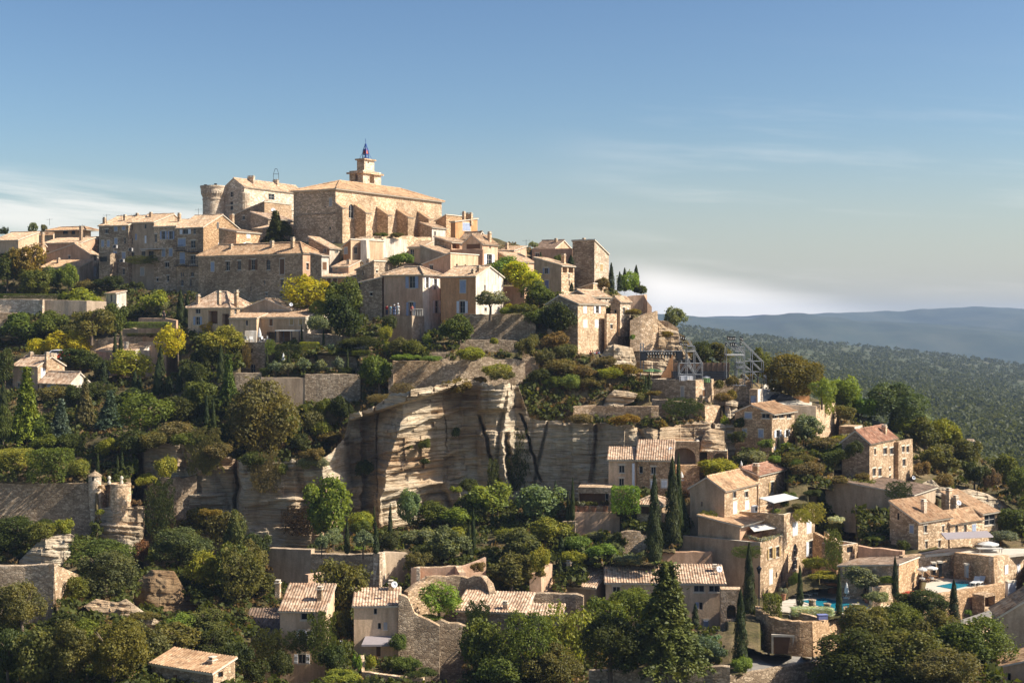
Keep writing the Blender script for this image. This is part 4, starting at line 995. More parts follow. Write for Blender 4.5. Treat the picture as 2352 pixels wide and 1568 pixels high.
kk = 315 / F; rad = 104 * .284 * kk; ctr = P(tu(162), tv(740), 321) - Vector(h.root.location); zt = (tv(740) - tv(460)) * 321 / F; zc = (tv(740) - tv(512)) * 321 / F; zb = (tv(740) - tv(575)) * 321 / F
mb = MB(); r0 = rad * .88; mb.lathe([(r0, -4), (r0, zb), (r0 + .12, zb + .05), (r0 + .12, zb + .3), (r0, zb + .35), (r0, zc - .2)], 40)
part(mb, 'round_tower', [ST['p']], h.root, ctr)
mb = MB(); mb.lathe([(rad * 1.03, zc + .1), (rad * 1.05, zt - .5), (rad * 1.09, zt - .4), (rad * 1.09, zt), (rad * .9, zt), (rad * .9, zt - 1.2), (0, zt - 1.2)], 40)
mb.lathe([(r0, zc + .11), (rad * 1.03, zc + .1)], 40); part(mb, 'parapet', [ST['p']], h.root, ctr)
for i in range(26):
    a = -2.9 + i * .2; mb = MB(); q = Matrix.Translation(ctr) @ Matrix.Rotation(a, 4, 'Z')
    mb.add([q @ Vector(p) for p in [(r0 - .05, -.22, zb + .5), (r0 - .05, .22, zb + .5), (rad * 1.02, -.22, zc - .3), (rad * 1.02, .22, zc - .3), (rad * 1.02, -.22, zc + .09), (rad * 1.02, .22, zc + .09), (r0 - .05, -.22, zc + .09), (r0 - .05, .22, zc + .09)]], [(0, 1, 3, 2), (2, 3, 5, 4), (0, 2, 4, 6), (1, 7, 5, 3)])
    part(mb, 'corbel', [ST['p']], h.root)
for a, zz, hh in ((-1.9, zb - 6.5, 1.8), (-1.25, zc + .9, .9), (-2.1, zc + .9, .7), (-1.6, zb - 12, 1.4)):
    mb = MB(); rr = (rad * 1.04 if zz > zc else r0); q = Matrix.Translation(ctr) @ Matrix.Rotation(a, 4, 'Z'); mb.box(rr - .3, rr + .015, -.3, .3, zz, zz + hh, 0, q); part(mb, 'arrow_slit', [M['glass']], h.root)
bf = thing('bell_frame', 'thin bare iron bell frame on the castle chimney', 'bell frame', P(tu(664), tv(412), 330)); mb = MB(); kx = 330 / F * .284
for x0, z0, x1, z1 in ((-21, 0, -21, 50), (21, 0, 21, 50), (-21, 50, -8, 92), (21, 50, 8, 92), (-8, 92, 8, 92), (-21, 50, 21, 50)): mb.tube((x0 * kx, 0, z0 * kx), (x1 * kx, 0, z1 * kx), .05, n=5)
part(mb, 'frame', [M['iron']], bf)
House('village_house', 'stone house with sloping wall top in front of the castle').vol(290, 570, 800, 690, 800, 300, 30, 'sw', ('v', 585), 'g', 'a', side='s', win=[(400, 712, 22, 40), (650, 655, 30, 34, 'dW')], B=9)
House('village_house', 'small tiled house between the castle and the church').vol(588, 600, 810, 720, 830, 292, 35, 'se', ('v', 668), 'g', 'm', A=5, win=[(770, 760, 24, 20)])
House('village_house', 'low tiled house behind dark fir left of the church').vol(480, 560, 700, 800, 900, 284, 32, 'gl', ('v', 775), 's', 'a', B=8)
# ---- long shaded block
h = House('long_stone_house', 'long shaded stone block with row of tall windows below the castle')
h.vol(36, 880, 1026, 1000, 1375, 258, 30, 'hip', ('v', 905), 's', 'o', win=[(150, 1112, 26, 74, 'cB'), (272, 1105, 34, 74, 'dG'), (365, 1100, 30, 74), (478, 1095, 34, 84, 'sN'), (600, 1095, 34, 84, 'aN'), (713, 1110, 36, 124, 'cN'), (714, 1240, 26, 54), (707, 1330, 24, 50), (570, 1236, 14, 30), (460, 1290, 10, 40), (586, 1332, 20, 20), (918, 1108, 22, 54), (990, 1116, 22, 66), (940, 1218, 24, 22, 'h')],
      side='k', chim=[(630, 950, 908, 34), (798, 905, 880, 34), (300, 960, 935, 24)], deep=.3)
# ---- church
h = House('church', 'great buttressed stone church with square bell tower', 'church')
h.vol(805, 1145, 2003, 480, 905, 275, 32, 'hip', ('v', 397), 's', 'o', side='s', insets=8.4, win=[(1105, 590, 20, 60, 'cG'), (1100, 800, 16, 22), (1060, 628, 10, 10, 'h'), (1272, 662, 40, 112, 'a'), (1835, 838, 12, 60)] + [(x, y, 7, 9, 'h') for x, y in ((1250, 499), (1390, 516), (1475, 526), (1558, 537), (1640, 549), (1718, 556), (1798, 569), (1876, 576), (1952, 585))], over=.55, sink=6)
CH = h; A_, B_, H_ = h.A, h.B, h.H
def on_right(u):                                     # distance along the long wall
    r = ((tu(u) - U0) / F, 1.); return -cross2(r, h.C) / cross2(r, h.ey)
for uf, wy, top in ((1205, 1.5, 2.4), (1412, 1.7, 1.5), (1585, 1.3, 1.5), (1752, 1.9, 1.5), (1912, 1.2, 1.5)):
    pr = 2.9 if uf > 1300 else 1.7
    r = ((tu(uf) - U0) / F, 1.); q = h.C + h.ex * pr; y = -cross2(r, q) / cross2(r, h.ey); y0, y1 = max(.01, y - wy / 2), y + wy / 2
    zi, zo = H_ - 2.6 - .05 * top, H_ - 4.4 - (.0 if uf > 1300 else -.6); mb = MB(); z0 = -6
    vs = [Vector(p) for p in [(.003, y0, z0), (pr, y0, z0), (pr, y1, z0), (.003, y1, z0), (.003, y0, zi), (pr, y0, zo), (pr, y1, zo), (.003, y1, zi)]]
    mb.add(vs, [(0, 1, 5, 4), (1, 2, 6, 5), (2, 3, 7, 6)]); b_ = part(mb, 'buttress', [ST['s']], h.root, h.loc, h.rz)
    rb = MB(); d = Vector((-(pr + .2), 0, zi - zo + .1)); slope(rb, Vector((pr + .2, y0 - .15, zo)), Vector((0, 1, 0)), wy + .3, Vector((-1, 0, 0)), pr + .2, zi - zo + .1, seed=uf)
    part(rb, 'coping', [TL['o'], M['trim']], b_, (0, 0, 0))
mb = MB(); mb.box(-A_, .0, -.14, -.004, H_ * .52, H_ * .52 + .25); part(mb, 'string_course', [ST['g']], h.root, h.loc, h.rz)
# bell tower rises behind the ridge
tw = House('x', '', ''); tw.root = h.root
tw.vol(1257, 1367, 1513, 330, 700, 291, 32, 'flat', 0, 's', side='p', wname='bell_tower', parapet=.9, eave=False, win=[(1311, 387, 24, 62, 'A'), (1440, 397, 38, 78, 'A'), (1412, 410, 6, 10, 'h')])
z = tw.H; A1, B1 = tw.A, tw.B
mb = MB(); zz = z - (346 - 330) * .284 * 291 / F; mb.box(-A1 - .45, .45, -.45, -.004, zz - .25, zz + .1); mb.box(.004, .45, -.003, B1 + .4, zz - .25, zz + .1); part(mb, 'cornice', [ST['s']], h.root, tw.loc, tw.rz)
t2 = House('x', '', ''); t2.root = h.root
t2.vol(1318, 1377, 1458, 246, 345, 292.5, 32, 'flat', 0, 's', side='p', wname='bell_tower', eave=False, sink=1, win=[(1410, 268, 10, 12, 'h')])
mb = MB(); mb.box(-t2.A - .3, .3, -.3, t2.B + .3, t2.H - .02, t2.H + .28); part(mb, 'cornice', [ST['s']], h.root, t2.loc, t2.rz)
kx = 294 / F * .284; cx, cy_ = -t2.A / 2, t2.B / 2; z0 = t2.H + .28; hs = 2.0
lv = [(0, 26), (18, 24), (72, 21), (110, 6), (126, 4), (160, 0)]
mb = MB()
for sx, sy in ((-1, -1), (1, -1), (1, 1), (-1, 1)):
    for (za, ra), (zb_, rb_) in zip(lv[:4], lv[1:5]): mb.tube((cx + sx * ra * kx * .72, cy_ + sy * ra * kx * .72, z0 + za * kx), (cx + sx * rb_ * kx * .72, cy_ + sy * rb_ * kx * .72, z0 + zb_ * kx), .085, n=5)
    mb.tube((cx + sx * 60 * kx * .6, cy_ + sy * 60 * kx * .6, z0), (cx + sx * 21 * kx * .72, cy_ + sy * 21 * kx * .72, z0 + 60 * kx), .035, n=4)
for za, ra in ((16, 24), (36, 23), (72, 21), (80, 18)):
    c_ = [(cx + sx * ra * kx * .72, cy_ + sy * ra * kx * .72, z0 + za * kx) for sx, sy in ((-1, -1), (1, -1), (1, 1), (-1, 1))]
    for a, b in zip(c_, c_[1:] + c_[:1]): mb.tube(a, b, .07, n=5)
mb.tube((cx, cy_, z0 + 110 * kx), (cx, cy_, z0 + 168 * kx), .05, n=5)
part(mb, 'campanile', [M['blueiron']], h.root, t2.loc, t2.rz)
mb = MB(); zb_ = z0 + 44 * kx; mb.lathe([(.62, zb_), (.5, zb_ + .25), (.42, zb_ + .8), (.2, zb_ + 1.1), (0, zb_ + 1.15)], 12, 0, (cx, cy_)); part(mb, 'bell', [M['bell']], h.root, t2.loc, t2.rz, True)
# ---- around the church foot
House('village_house', 'tall narrow house with white washed side below church apse').vol(928, 1096, 1182, 960, 1150, 262, 32, 'se', ('v', 870), 's', 'a', side='l', win=[(1060, 972, 24, 52), (1152, 972, 24, 54, 'dN')])
House('village_house', 'house with orange flank and two pale framed windows below church').vol(1208, 1268, 1392, 938, 1080, 258, 42, 'sw', ('v', 890), 'o', 'a', side='b', win=[(1228, 982, 26, 48, 'cG'), (1310, 980, 26, 52, 'dW'), (1364, 980, 26, 52, 'dW')], B=8)
stone_wall('whitewashed retaining wall under church buttresses', [(1392, 892, 258), (1420, 888, 262), (1560, 884, 267), (1720, 890, 272)], 1075, 'l', 1.0, .12)
stone_wall('church terrace wall topped with grass and low tiles', [(1400, 880, 262.5), (1600, 868, 270), (1920, 872, 279)], 960, 's', 3.0, .2)
House('village_house', 'small pale house with one window beside green fig, under church').vol(1735, 1832, 1950, 950, 1080, 262, 25, 'sf', ('v', 905), 'b', 'a', B=5, win=[(1764, 1000, 30, 60, 'dN')])
House('village_house', 'narrow white walled house at right end of church').vol(1910, 1925, 2036, 792, 900, 292, 34, 'se', ('v', 755), 's', 'a', side='l', A=3, win=[(1950, 845, 12, 40)])
House('village_house', 'stepped tile topped annex at right back corner of church').vol(1955, 2040, 2075, 735, 900, 297, 34, 'sw', ('v', 690), 'w', 'a', B=6)
h = House('village_house', 'terracotta fronted houses with louvred shutters above yellow tree')
h.vol(1040, 1312, 1330, 1190, 1330, 246, 20, 'sf', ('v', 1130), 'o', 'a', B=7, side='s', win=[(1090, 1236, 34, 80, 'cN'), (1140, 1236, 34, 80, 'cN'), (1240, 1236, 24, 46, 'dW')], chim=[(1250, 1150, 1060, 26)])
House('village_house', 'tiny tiled dormer house above terracotta fronted houses').vol(1120, 1250, 1275, 1108, 1180, 250, 24, 'sf', ('v', 1062), 'k', 'a', B=4, win=[(1150, 1120, 20, 22, 'a')])
House('village_house', 'white walled house with brown shutters beside long stone block').vol(1015, 1032, 1090, 1020, 1180, 254, 40, 'se', ('v', 1000), 's', 'a', side='l', A=3, win=[(1056, 1105, 34, 64, 'cN')])
h = House('village_house', 'stone house with small arched gable and stepped chimney wall')
h.vol(1312, 1456, 1600, 1130, 1420, 243, 30, 'sw', ('v', 1062), 'g', 'a', win=[(1365, 1160, 14, 40), (1350, 1260, 40, 34, 'h'), (1480, 1150, 14, 20)], chim=[(1412, 1120, 1055, 34)], B=7)
House('village_house', 'small gabled house with arched window over tiled roofs').vol(1440, 1592, 1702, 1078, 1180, 250, 48, 'gl', ('v', 1038), 'b', 'a', win=[(1648, 1098, 26, 36, 'a')], side='b', B=6)
House('round_stone_house', 'windowless shaded stone house left of pink house').vol(1345, 1520, 1560, 1235, 1545, 238.5, 12, 'sw', ('v', 1195), 'g', 'a', win=[(1432, 1332, 24, 26)], B=6)
# ---- pink house on the edge
h = House('pink_house', 'tall pink plastered house with shutters tinted pale blue for shade over the terrace')
h.vol(1536, 1850, 1992, 1172, 1640, 234, 33, 'hip', ('v', 1108), 'k', 'a', side='l', win=[(1764, 1236, 50, 96, 'sB'), (1756, 1452, 36, 108, 'sB'), (1884, 1240, 22, 88, 'sW'), (1950, 1252, 24, 88, 'sW'), (1962, 1436, 30, 104, 'sW')], over=.5, sink=9, deep=.25)
tile('C')
# ---- orange house and the tall block behind
h = House('tall_plaster_house', 'tall ochre and grey plastered house with slanting wall top')
h.vol(280, 506, 672, 560, 1030, 238, 34, 'sw', ('v', 478), 'k', 'a', side='b', win=[(558, 577, 14, 26), (626, 578, 12, 22), (350, 596, 28, 40), (456, 926, 38, 74)], B=8, over=.12)
h = House('orange_house', 'orange plastered house with white shutters and lit gable')
h.vol(428, 711, 932, 660, 1035, 229, 33, 'gl', ('v', 585), 'o', 'a', side='l', win=[(606, 750, 46, 98, 'cB'), (602, 915, 44, 98, 'sW'), (785, 765, 12, 58), (860, 770, 20, 60, 'cW'), (790, 935, 20, 30), (456, 1060, 36, 30)], chim=[(735, 625, 590, 26), (690, 640, 615, 22)])
tile('C')
House('village_house', 'house with large glass bay and white shuttered lower windows').vol(600, 764, 888, 400, 575, 252, 36, 'gr', ('v', 330), 'b', 'a', side='k', win=[(692, 418, 108, 52, 'R'), (826, 422, 12, 40), (742, 522, 25, 76, 'aW'), (818, 530, 40, 84, 'sW')], chim=[(822, 378, 312, 22)])
h = House('village_house', 'low house with red shaded loggia left of the glass bay')
h.vol(375, 514, 585, 388, 470, 254.5, 34, 'se', ('v', 345), 's', 'a', side='k', win=[(550, 420, 60, 46, 'R')], B=6)
House('village_house', 'grey plaster house with long sloping wall top under the loggia').vol(262, 500, 640, 500, 600, 247, 30, 'se', ('v', 415), 'y', 'a', win=[(200, 485, 20, 40)], B=7, over=.15)
stone_wall('terrace parapet below the glass bay house', [(500, 452, 250), (700, 446, 247), (768, 450, 246)], 600, 'k', .4, .03)
h = House('village_house', 'orange house with blue window and broad chimney near the skyline')
h.vol(508, 545, 724, 222, 350, 285, 36, 'sf', ('v', 200), 'o', 'a', side='o', win=[(635, 266, 62, 62, 'cB')], chim=[(655, 205, 158, 80), (615, 195, 148, 8)])
House('village_house', 'lit gable end with tiled verge right of orange skyline house').vol(700, 716, 802, 360, 430, 275, 36, 'gl', ('v', 300), 'k', 'a', A=4)
House('village_house', 'low house with broken pitched tiled roof on the skyline').vol(885, 1020, 1130, 455, 560, 264, 30, 'sf', ('v', 422), 'k', 'a', B=8, win=[(985, 470, 12, 20)], chim=[(962, 425, 402, 16)])
House('village_house', 'pink walled shed roofed house above bamboo').vol(895, 1010, 1150, 540, 620, 256, 34, 'se', ('v', 470), 'k', 'a', B=7)
h = House('long_wall_house', 'long house with dark tiled gable roof left of square tower')
h.vol(1165, 1492, 1500, 440, 600, 268, 20, 'flat', 0, 'k', win=[(1206, 492, 30, 26)], B=6)
h.vol(1180, 1350, 1490, 435, 480, 273, 25, 'gl', ('v', 376), 'k', 'd', sink=4, chim=[(1358, 390, 366, 16)])
h = House('tower_house', 'square stone tower house with sloping top at village edge', 'tower')
h.vol(1493, 1670, 1787, 478, 760, 262, 33, 'sb', ('v', 372), 's', 'a', side='p', win=[(1705, 468, 12, 36, 'cO'), (1728, 596, 22, 56, 'cO'), (1685, 586, 8, 36, 'cO')], over=.08, chim=[(1585, 380, 364, 12)])
h = House('village_house', 'grey plaster house with red brown loggia and shed roof')
h.vol(1183, 1403, 1507, 576, 820, 246, 30, 'se', ('v', 512), 'y', 'a', side='s', win=[(1280, 622, 26, 48, 'sB'), (1285, 732, 30, 66, 'cV'), (1432, 610, 36, 50, 'R'), (1480, 612, 36, 50, 'R'), (1464, 666, 12, 40), (1466, 720, 10, 40)], chim=[(1420, 560, 492, 36)])
House('garden_building', 'plain square ochre walled outbuilding right of orange house').vol(912, 1105, 1112, 747, 895, 240, 12, 'flat', 0, 'k', B=4, side='k')
House('village_house', 'low tiled roof house between tower house and cypresses').vol(1500, 1660, 1690, 770, 830, 251, 25, 'sw', ('v', 722), 's', 'a', B=5)
# ---- stone house on the rock
h = House('rock_edge_house', 'big rubble stone house with white shutters standing on rock edge')
h.vol(1288, 1536, 1762, 884, 1290, 223, 33, 'gr', ('v', 820), 'g', 'a', side='s', win=[(1330, 912, 26, 50, 'dB'), (1436, 925, 26, 50, 'cB'), (1594, 936, 26, 52, 'cW'), (1690, 936, 26, 56, 'sW'), (1596, 1050, 30, 56, 'cW'), (1688, 1050, 28, 58, 'cW')], sink=6, rp=.6)
h.vol(1440, 1625, 1800, 828, 930, 233, 33, 'gr', ('v', 778), 's', 'a', side='p', win=[(1660, 842, 14, 30), (1714, 846, 14, 32), (1766, 850, 14, 30)], sink=2)
h.vol(1752, 1770, 1962, 968, 1270, 228.3, 33, 'flat', 0, 's', side='s', sink=6, parapet=.2, win=[(1808, 1072, 20, 34, 'dW'), (1906, 1102, 34, 90, 'dB')])
h.vol(1800, 1878, 1962, 866, 1000, 231, 33, 'gr', ('v', 818), 's', 'a', side='p', win=[(1838, 950, 20, 30), (1908, 946, 18, 58, 'dB'), (1942, 950, 10, 56, 'cW')])
tile('C')
stone_wall('grey retaining wall with drain holes below orange house', [(612, 975), (900, 972), (1100, 978), (1195, 1060)], [1175, 1178, 1180, 1180], 'g', .7, .12, D=226)
stone_wall('lower grey garden wall behind clipped bushes', [(583, 1182), (820, 1178), (1045, 1186)], 1275, 'g', .7, .1, D=219)
stone_wall('ruined stone wall end lit from the right above the cliff', [(1085, 1300, 213.5), (1160, 1312, 213.5), (1225, 1330, 214)], [1500, 1500, 1420], 's', 1.2, .5)
stone_wall('broad rubble wall holding the terrace over the cliff left half', [(38, 1352), (440, 1350)], 1700, 's', .8, .08, D=208.5)
stone_wall('broad rubble wall holding the terrace over the cliff right half', [(440, 1352, 208.5), (760, 1335, 210), (1110, 1338, 212)], [1600, 1560, 1530], 'g', .8, .35)
stone_wall('low garden parapet with steps above the rubble terrace wall', [(320, 1280), (500, 1282)], 1330, 'g', .4, .05, D=212)
# ---- villas on the middle left
tile('A')
h = House('villa', 'upper villa with broad hipped tile roof and recessed porch', 'villa')
h.vol(1520, 1864, 2060, 1440, 1640, 238, 26, 'hip', ('v', 1300), 'b', 'm', side='s', win=[(1600, 1470, 40, 40, 'dB'), (1600, 1548, 34, 66, 'sB'), (1722, 1520, 74, 104, 'R'), (1824, 1540, 54, 96, 'R'), (1905, 1472, 20, 46, 'dN'), (2005, 1432, 40, 24, 'sW')], chim=[(1772, 1360, 1312, 18), (1912, 1380, 1308, 34), (1602, 1380, 1342, 26)])
tile('G')
h = House('villa', 'lower villa with stepped tile roofs and open glazed dormer', 'villa')
h.vol(30, 245, 262, 218, 420, 233, 15, 'sf', ('v', 180), 'b', 'a', B=6, win=[(165, 258, 18, 44, 'dB'), (10, 235, 30, 60, 'dB')])
h.vol(246, 640, 752, 212, 420, 231.5, 20, 'sf', ('v', 130), 'b', 'a', side='l', B=8, win=[(362, 252, 26, 60, 'cN'), (527, 246, 30, 58, 'cO'), (603, 246, 28, 58, 'cO'), (366, 366, 80, 70, 'R'), (470, 370, 90, 90, 'R')])
h.vol(120, 520, 610, 150, 260, 237, 22, 'gr', ('v', 65), 'y', 'a', win=[(440, 140, 120, 26, 'd')], chim=[(520, 130, 100, 20)], sink=4)
t = thing('pergola', 'white roofed pergola over dining terrace of lower villa', 'pergola', P(tu(510), tv(420), 226)); kx = 226 / F * .284
mb = MB(); mb.box(-105 * kx, 95 * kx, -1.5, 2.4, 96 * kx, 103 * kx); part(mb, 'canopy', [M['canvas']], t)
for x in (-100, -35, 30, 90):
    mb = MB(); mb.box(x * kx - .07, x * kx + .07, -1.4, -1.26, -2, 96 * kx - .003); part(mb, 'post', [M['iron']], t)
House('terrace_house', 'small rubble tower house under villa terrace with arched cellar door').vol(128, 316, 398, 415, 668, 226, 24, 'flat', 0, 'g', side='s', win=[(200, 482, 26, 38, 'h'), (215, 628, 40, 72, 'a')], parapet=.8)
stone_wall('white parapet panel on villa terrace behind closed parasol', [(150, 325, 228), (245, 322, 228)], 410, 'l', .3, .02)
tile('F')
h = House('farm_house', 'left hillside house with tall chimneys and sunlit gable')
h.vol(102, 305, 522, 606, 800, 231, 33, 'gl', ('v', 530), 'k', 'm', side='s', win=[(190, 630, 24, 40, 'cB'), (348, 664, 34, 76, 'cW'), (150, 760, 20, 34)], chim=[(380, 560, 502, 26), (415, 556, 510, 20), (440, 600, 512, 34), (250, 525, 500, 22)])
h.vol(318, 566, 724, 745, 840, 227, 30, 'gl', ('v', 660), 'b', 'm', side='l', win=[(420, 790, 70, 70, 'cB'), (500, 795, 50, 70, 'R'), (356, 790, 36, 60, 'R'), (600, 790, 40, 50, 'dW')])
h = House('farm_house', 'pinkish house with small white chimney behind twin cypresses')
h.vol(775, 1095, 1150, 482, 690, 242, 22, 'sf', ('v', 432), 'k', 'a', side='l', B=7, win=[(880, 640, 26, 60, 'cB')], chim=[(1022, 460, 418, 20, 'l')])
h.vol(1120, 1345, 1352, 412, 690, 245, 12, 'flat', 0, 'k', B=5, parapet=.5, win=[(1256, 446, 14, 20, 'h')])
House('garden_shed', 'white rendered shed with tiny tiled roof under the tall row', 'shed').vol(857, 942, 1052, 18, 180, 268, 40, 'sf', ('v', 0), 'l', 'a', B=5, win=[(900, 58, 18, 56, 'dG')])
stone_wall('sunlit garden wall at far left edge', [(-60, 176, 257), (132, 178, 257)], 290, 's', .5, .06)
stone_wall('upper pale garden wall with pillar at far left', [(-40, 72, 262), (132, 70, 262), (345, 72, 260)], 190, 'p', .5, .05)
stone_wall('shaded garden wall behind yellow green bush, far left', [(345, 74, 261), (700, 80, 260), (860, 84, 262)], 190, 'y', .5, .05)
stone_wall('terrace wall under vine hedge below upper villa', [(990, 310), (1210, 300), (1430, 296)], 360, 'y', .5, .1)
stone_wall('long dark terrace wall behind the pinkish house', [(690, 400, 250), (1000, 368, 249), (1340, 366, 248)], 480, 'g', .5, .08)
stone_wall('terrace wall with gate pillar left of upper villa', [(1120, 220, 249), (1330, 222, 247), (1425, 236, 246)], 300, 'k', .5, .05)
tile('G')
stone_wall('front garden wall of the olive terrace, left stretch', [(70, 664), (282, 662)], 900, 'g', .6, .05, D=212)
stone_wall('smooth rendered wall below two olive trees', [(282, 700), (638, 703)], 940, 'y', .6, .02, D=211)
stone_wall('front garden wall of the olive terrace, right stretch', [(636, 676), (860, 672), (1085, 674)], 890, 'g', .6, .05, D=211)
stone_wall('pale garden wall behind round olive trees', [(640, 545, 221), (760, 516, 221), (1060, 520, 220)], 640, 'p', .5, .04)
stone_wall('low block wall by clipped hedge end', [(995, 632, 215), (1110, 630, 215)], 680, 'k', .8, .03)
stone_wall('stone wall beneath the dark hedge of the villa garden', [(640, 345, 229), (850, 350, 228), (1190, 390, 226)], 470, 'g', .5, .1)
stone_wall('narrow upright buttress wall at left end of rubble terrace', [(1312, 640, 207.6), (1350, 640, 207.6)], 870, 'g', 1., .1)
# ---- terrace with people at the pink house
House('terrace_bastion', 'lime washed terrace bastion carrying balcony of pink house', 'terrace').vol(1290, 1502, 1586, 200, 420, 230.5, 26, 'flat', 0, 'y', side='p', B=4, parapet=.1, win=[(1572, 345, 10, 90, 'dN')])
bl = thing('balustrade', 'white stone balustrade on the corner of pink house terrace', 'balustrade', P(tu(1548), tv(197), 230)); kx = 230 / F * .284
for x in (-38, -20, 0, 20, 38):
    mb = MB(); mb.box(x * kx - .09, x * kx + .09, -.09, .09, -.1, .95); part(mb, 'post', [M['trim']], bl)
mb = MB(); mb.box(-42 * kx, 42 * kx, -.15, .15, .953, 1.1); part(mb, 'rail', [M['trim']], bl)
# ---- fortified wall, lower left
tile('J')
stone_wall('huge fortified wall in shade, lower left of the photo', [(-120, -22, 192), (300, -14, 192), (742, -10, 191)], 440, 'g', 2.0, .05, name='fortified_wall')
t = thing('watch_turret', 'little round corner turret with conical stone cap on fortified wall', 'turret', P(tu(752), tv(0), 191)); kx = 191 / F * .284
mb = MB(); mb.lathe([(.5, -5), (42 * kx, -3.2), (50 * kx, -1.2), (50 * kx, 72 * kx)], 22); part(mb, 'body', [ST['p']], t, smooth=True)
mb = MB(); mb.lathe([(50 * kx, 72 * kx), (57 * kx, 73 * kx), (57 * kx, 78 * kx), (20 * kx, 104 * kx), (4 * kx, 114 * kx), (5 * kx, 120 * kx), (0, 124 * kx)], 22); part(mb, 'cap', [ST['g']], t)
mb = MB(); mb.box(-.12, .12, -50 * kx - .01, -50 * kx + .3, 40 * kx, 40 * kx + .6); part(mb, 'arrow_slit', [M['glass']], t)
t = thing('round_bastion', 'low rounded stone bastion right of the turret', 'bastion', P(tu(955), tv(190), 190.5)); kx = 190.5 / F * .2897
mb = MB(); mb.lathe([(92 * kx, -4), (84 * kx, 60 * kx), (80 * kx, 185 * kx), (83 * kx, 187 * kx), (82 * kx, 205 * kx), (60 * kx, 205 * kx), (60 * kx, 190 * kx), (0, 190 * kx)], 28); part(mb, 'wall', [ST['s']], t, smooth=False)
for x in (-78, 20):
    mb = MB(); mb.lathe([(.22, 0), (.22, .3), (.14, .35), (.14, .6), (.24, .7), (.2, .95), (.0, 1.1)], 10, 0, (x * kx, -40 * kx)); part(mb, 'finial', [M['trim']], t, (0, 0, 204 * kx))
stone_wall('short curved parapet linking turret and bastion', [(800, -10, 191), (850, 0, 193), (900, -8, 193)], 200, 's', 1.0, .04)
stone_wall('shaded front wall of ruined building, lower left', [(-80, 642, 146), (200, 638, 146), (430, 625, 145.5)], 1130, 'g', .7, .06, name='ruined_wall', cat='ruin')
stone_wall('sagging tile coped wall end running down from ruined house', [(430, 625, 145.5), (640, 716, 152)], 900, 's', .6, .05, cap='p')
House('cottage', 'bottom edge cottage with corrugated tile roof and small chimney').vol(1206, 1690, 1812, 1482, 1640, 120, 30, 'sf', ('v', 1368), 'g', 'o', side='s', B=4.2, win=[(1750, 1500, 40, 46, 'h'), (1390, 1530, 30, 60, 'cN')], chim=[(1685, 1400, 1374, 30)])
stone_wall('rubble wall topping cliff left of big olive coloured tree', [(1170, 430 - 480, 195), (1400, 420 - 480, 195), (1560, 415 - 490, 196)], 130, 'g', .6, .15)
tile('K')
# ---- bottom row houses
h = House('roadside_house', 'narrow three storey house with rippled tile roof and ivy')
h.vol(426, 784, 800, 996, 1620, 147, 5, 'sf', ('v', 790), 'b', 'm', B=4.6, win=[(643, 1033, 104, 72, 'd'), (600, 1198, 44, 80, 'sW'), (672, 1195, 40, 80, 'cW'), (600, 1378, 60, 74, 'sW')], chim=[(742, 905, 815, 26), (410, 800, 765, 24)], sink=4)
h = House('roadside_house', 'low side wing with dark shaded tile roof left of narrow house')
h.vol(100, 424, 426, 1245, 1600, 148.5, 4, 'sf', ('v', 985), 'y', 'd', B=5.5, win=[(130, 1340, 30, 60), (250, 1500, 30, 60)])
h = House('white_house', 'white rendered house with grey awning over the garden door')
h.vol(1012, 1366, 1372, 950, 1385, 149, -3, 'sf', ('v', 818), 'b', 'm', B=5.2, win=[(1182, 1001, 30, 50), (1214, 1116, 30, 52, 'aW'), (1262, 1116, 30, 58, 'cG'), (1206, 1305, 34, 106, 'oN'), (1335, 1260, 30, 36), (1300, 966, 16, 18, 'h')], chim=[(1305, 830, 766, 26)], sink=4)
kx = 149 / F * .2897
mb = MB(); x0, x1, zt, zl = -285 * kx, -20 * kx, 192 * kx, 142 * kx
mb.add([Vector(p) for p in [(x0 + .3, -.02, zt), (x1, -.02, zt), (x1, -1.9, zl + .2), (x0, -1.9, zl + .2), (x0, -1.9, zl), (x1, -1.9, zl)]], [(0, 1, 2, 3), (3, 2, 5, 4)]); part(mb, 'awning', [M['lilac']], h.root, h.loc, h.rz)
stone_wall('retaining wall with battered face, left part, under cliff garden', [(338, 500, 172.5), (672, 512, 170)], 790, 'y', .8, .03)
stone_wall('long curved rubble retaining wall holding cliff garden', [(672, 545, 170), (950, 552, 169), (1216, 545, 167.5)], 830, 'g', .8, .03)
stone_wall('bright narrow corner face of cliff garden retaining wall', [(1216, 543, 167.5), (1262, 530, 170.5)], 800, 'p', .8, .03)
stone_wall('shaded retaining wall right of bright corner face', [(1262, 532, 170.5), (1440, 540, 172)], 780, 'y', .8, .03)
House('chimney_stub', 'roofless round stub with white cap between narrow and white houses', 'ruin').vol(622, 650, 735, 712, 800, 158, 50, 'flat', 0, 'k', side='k', B=2)
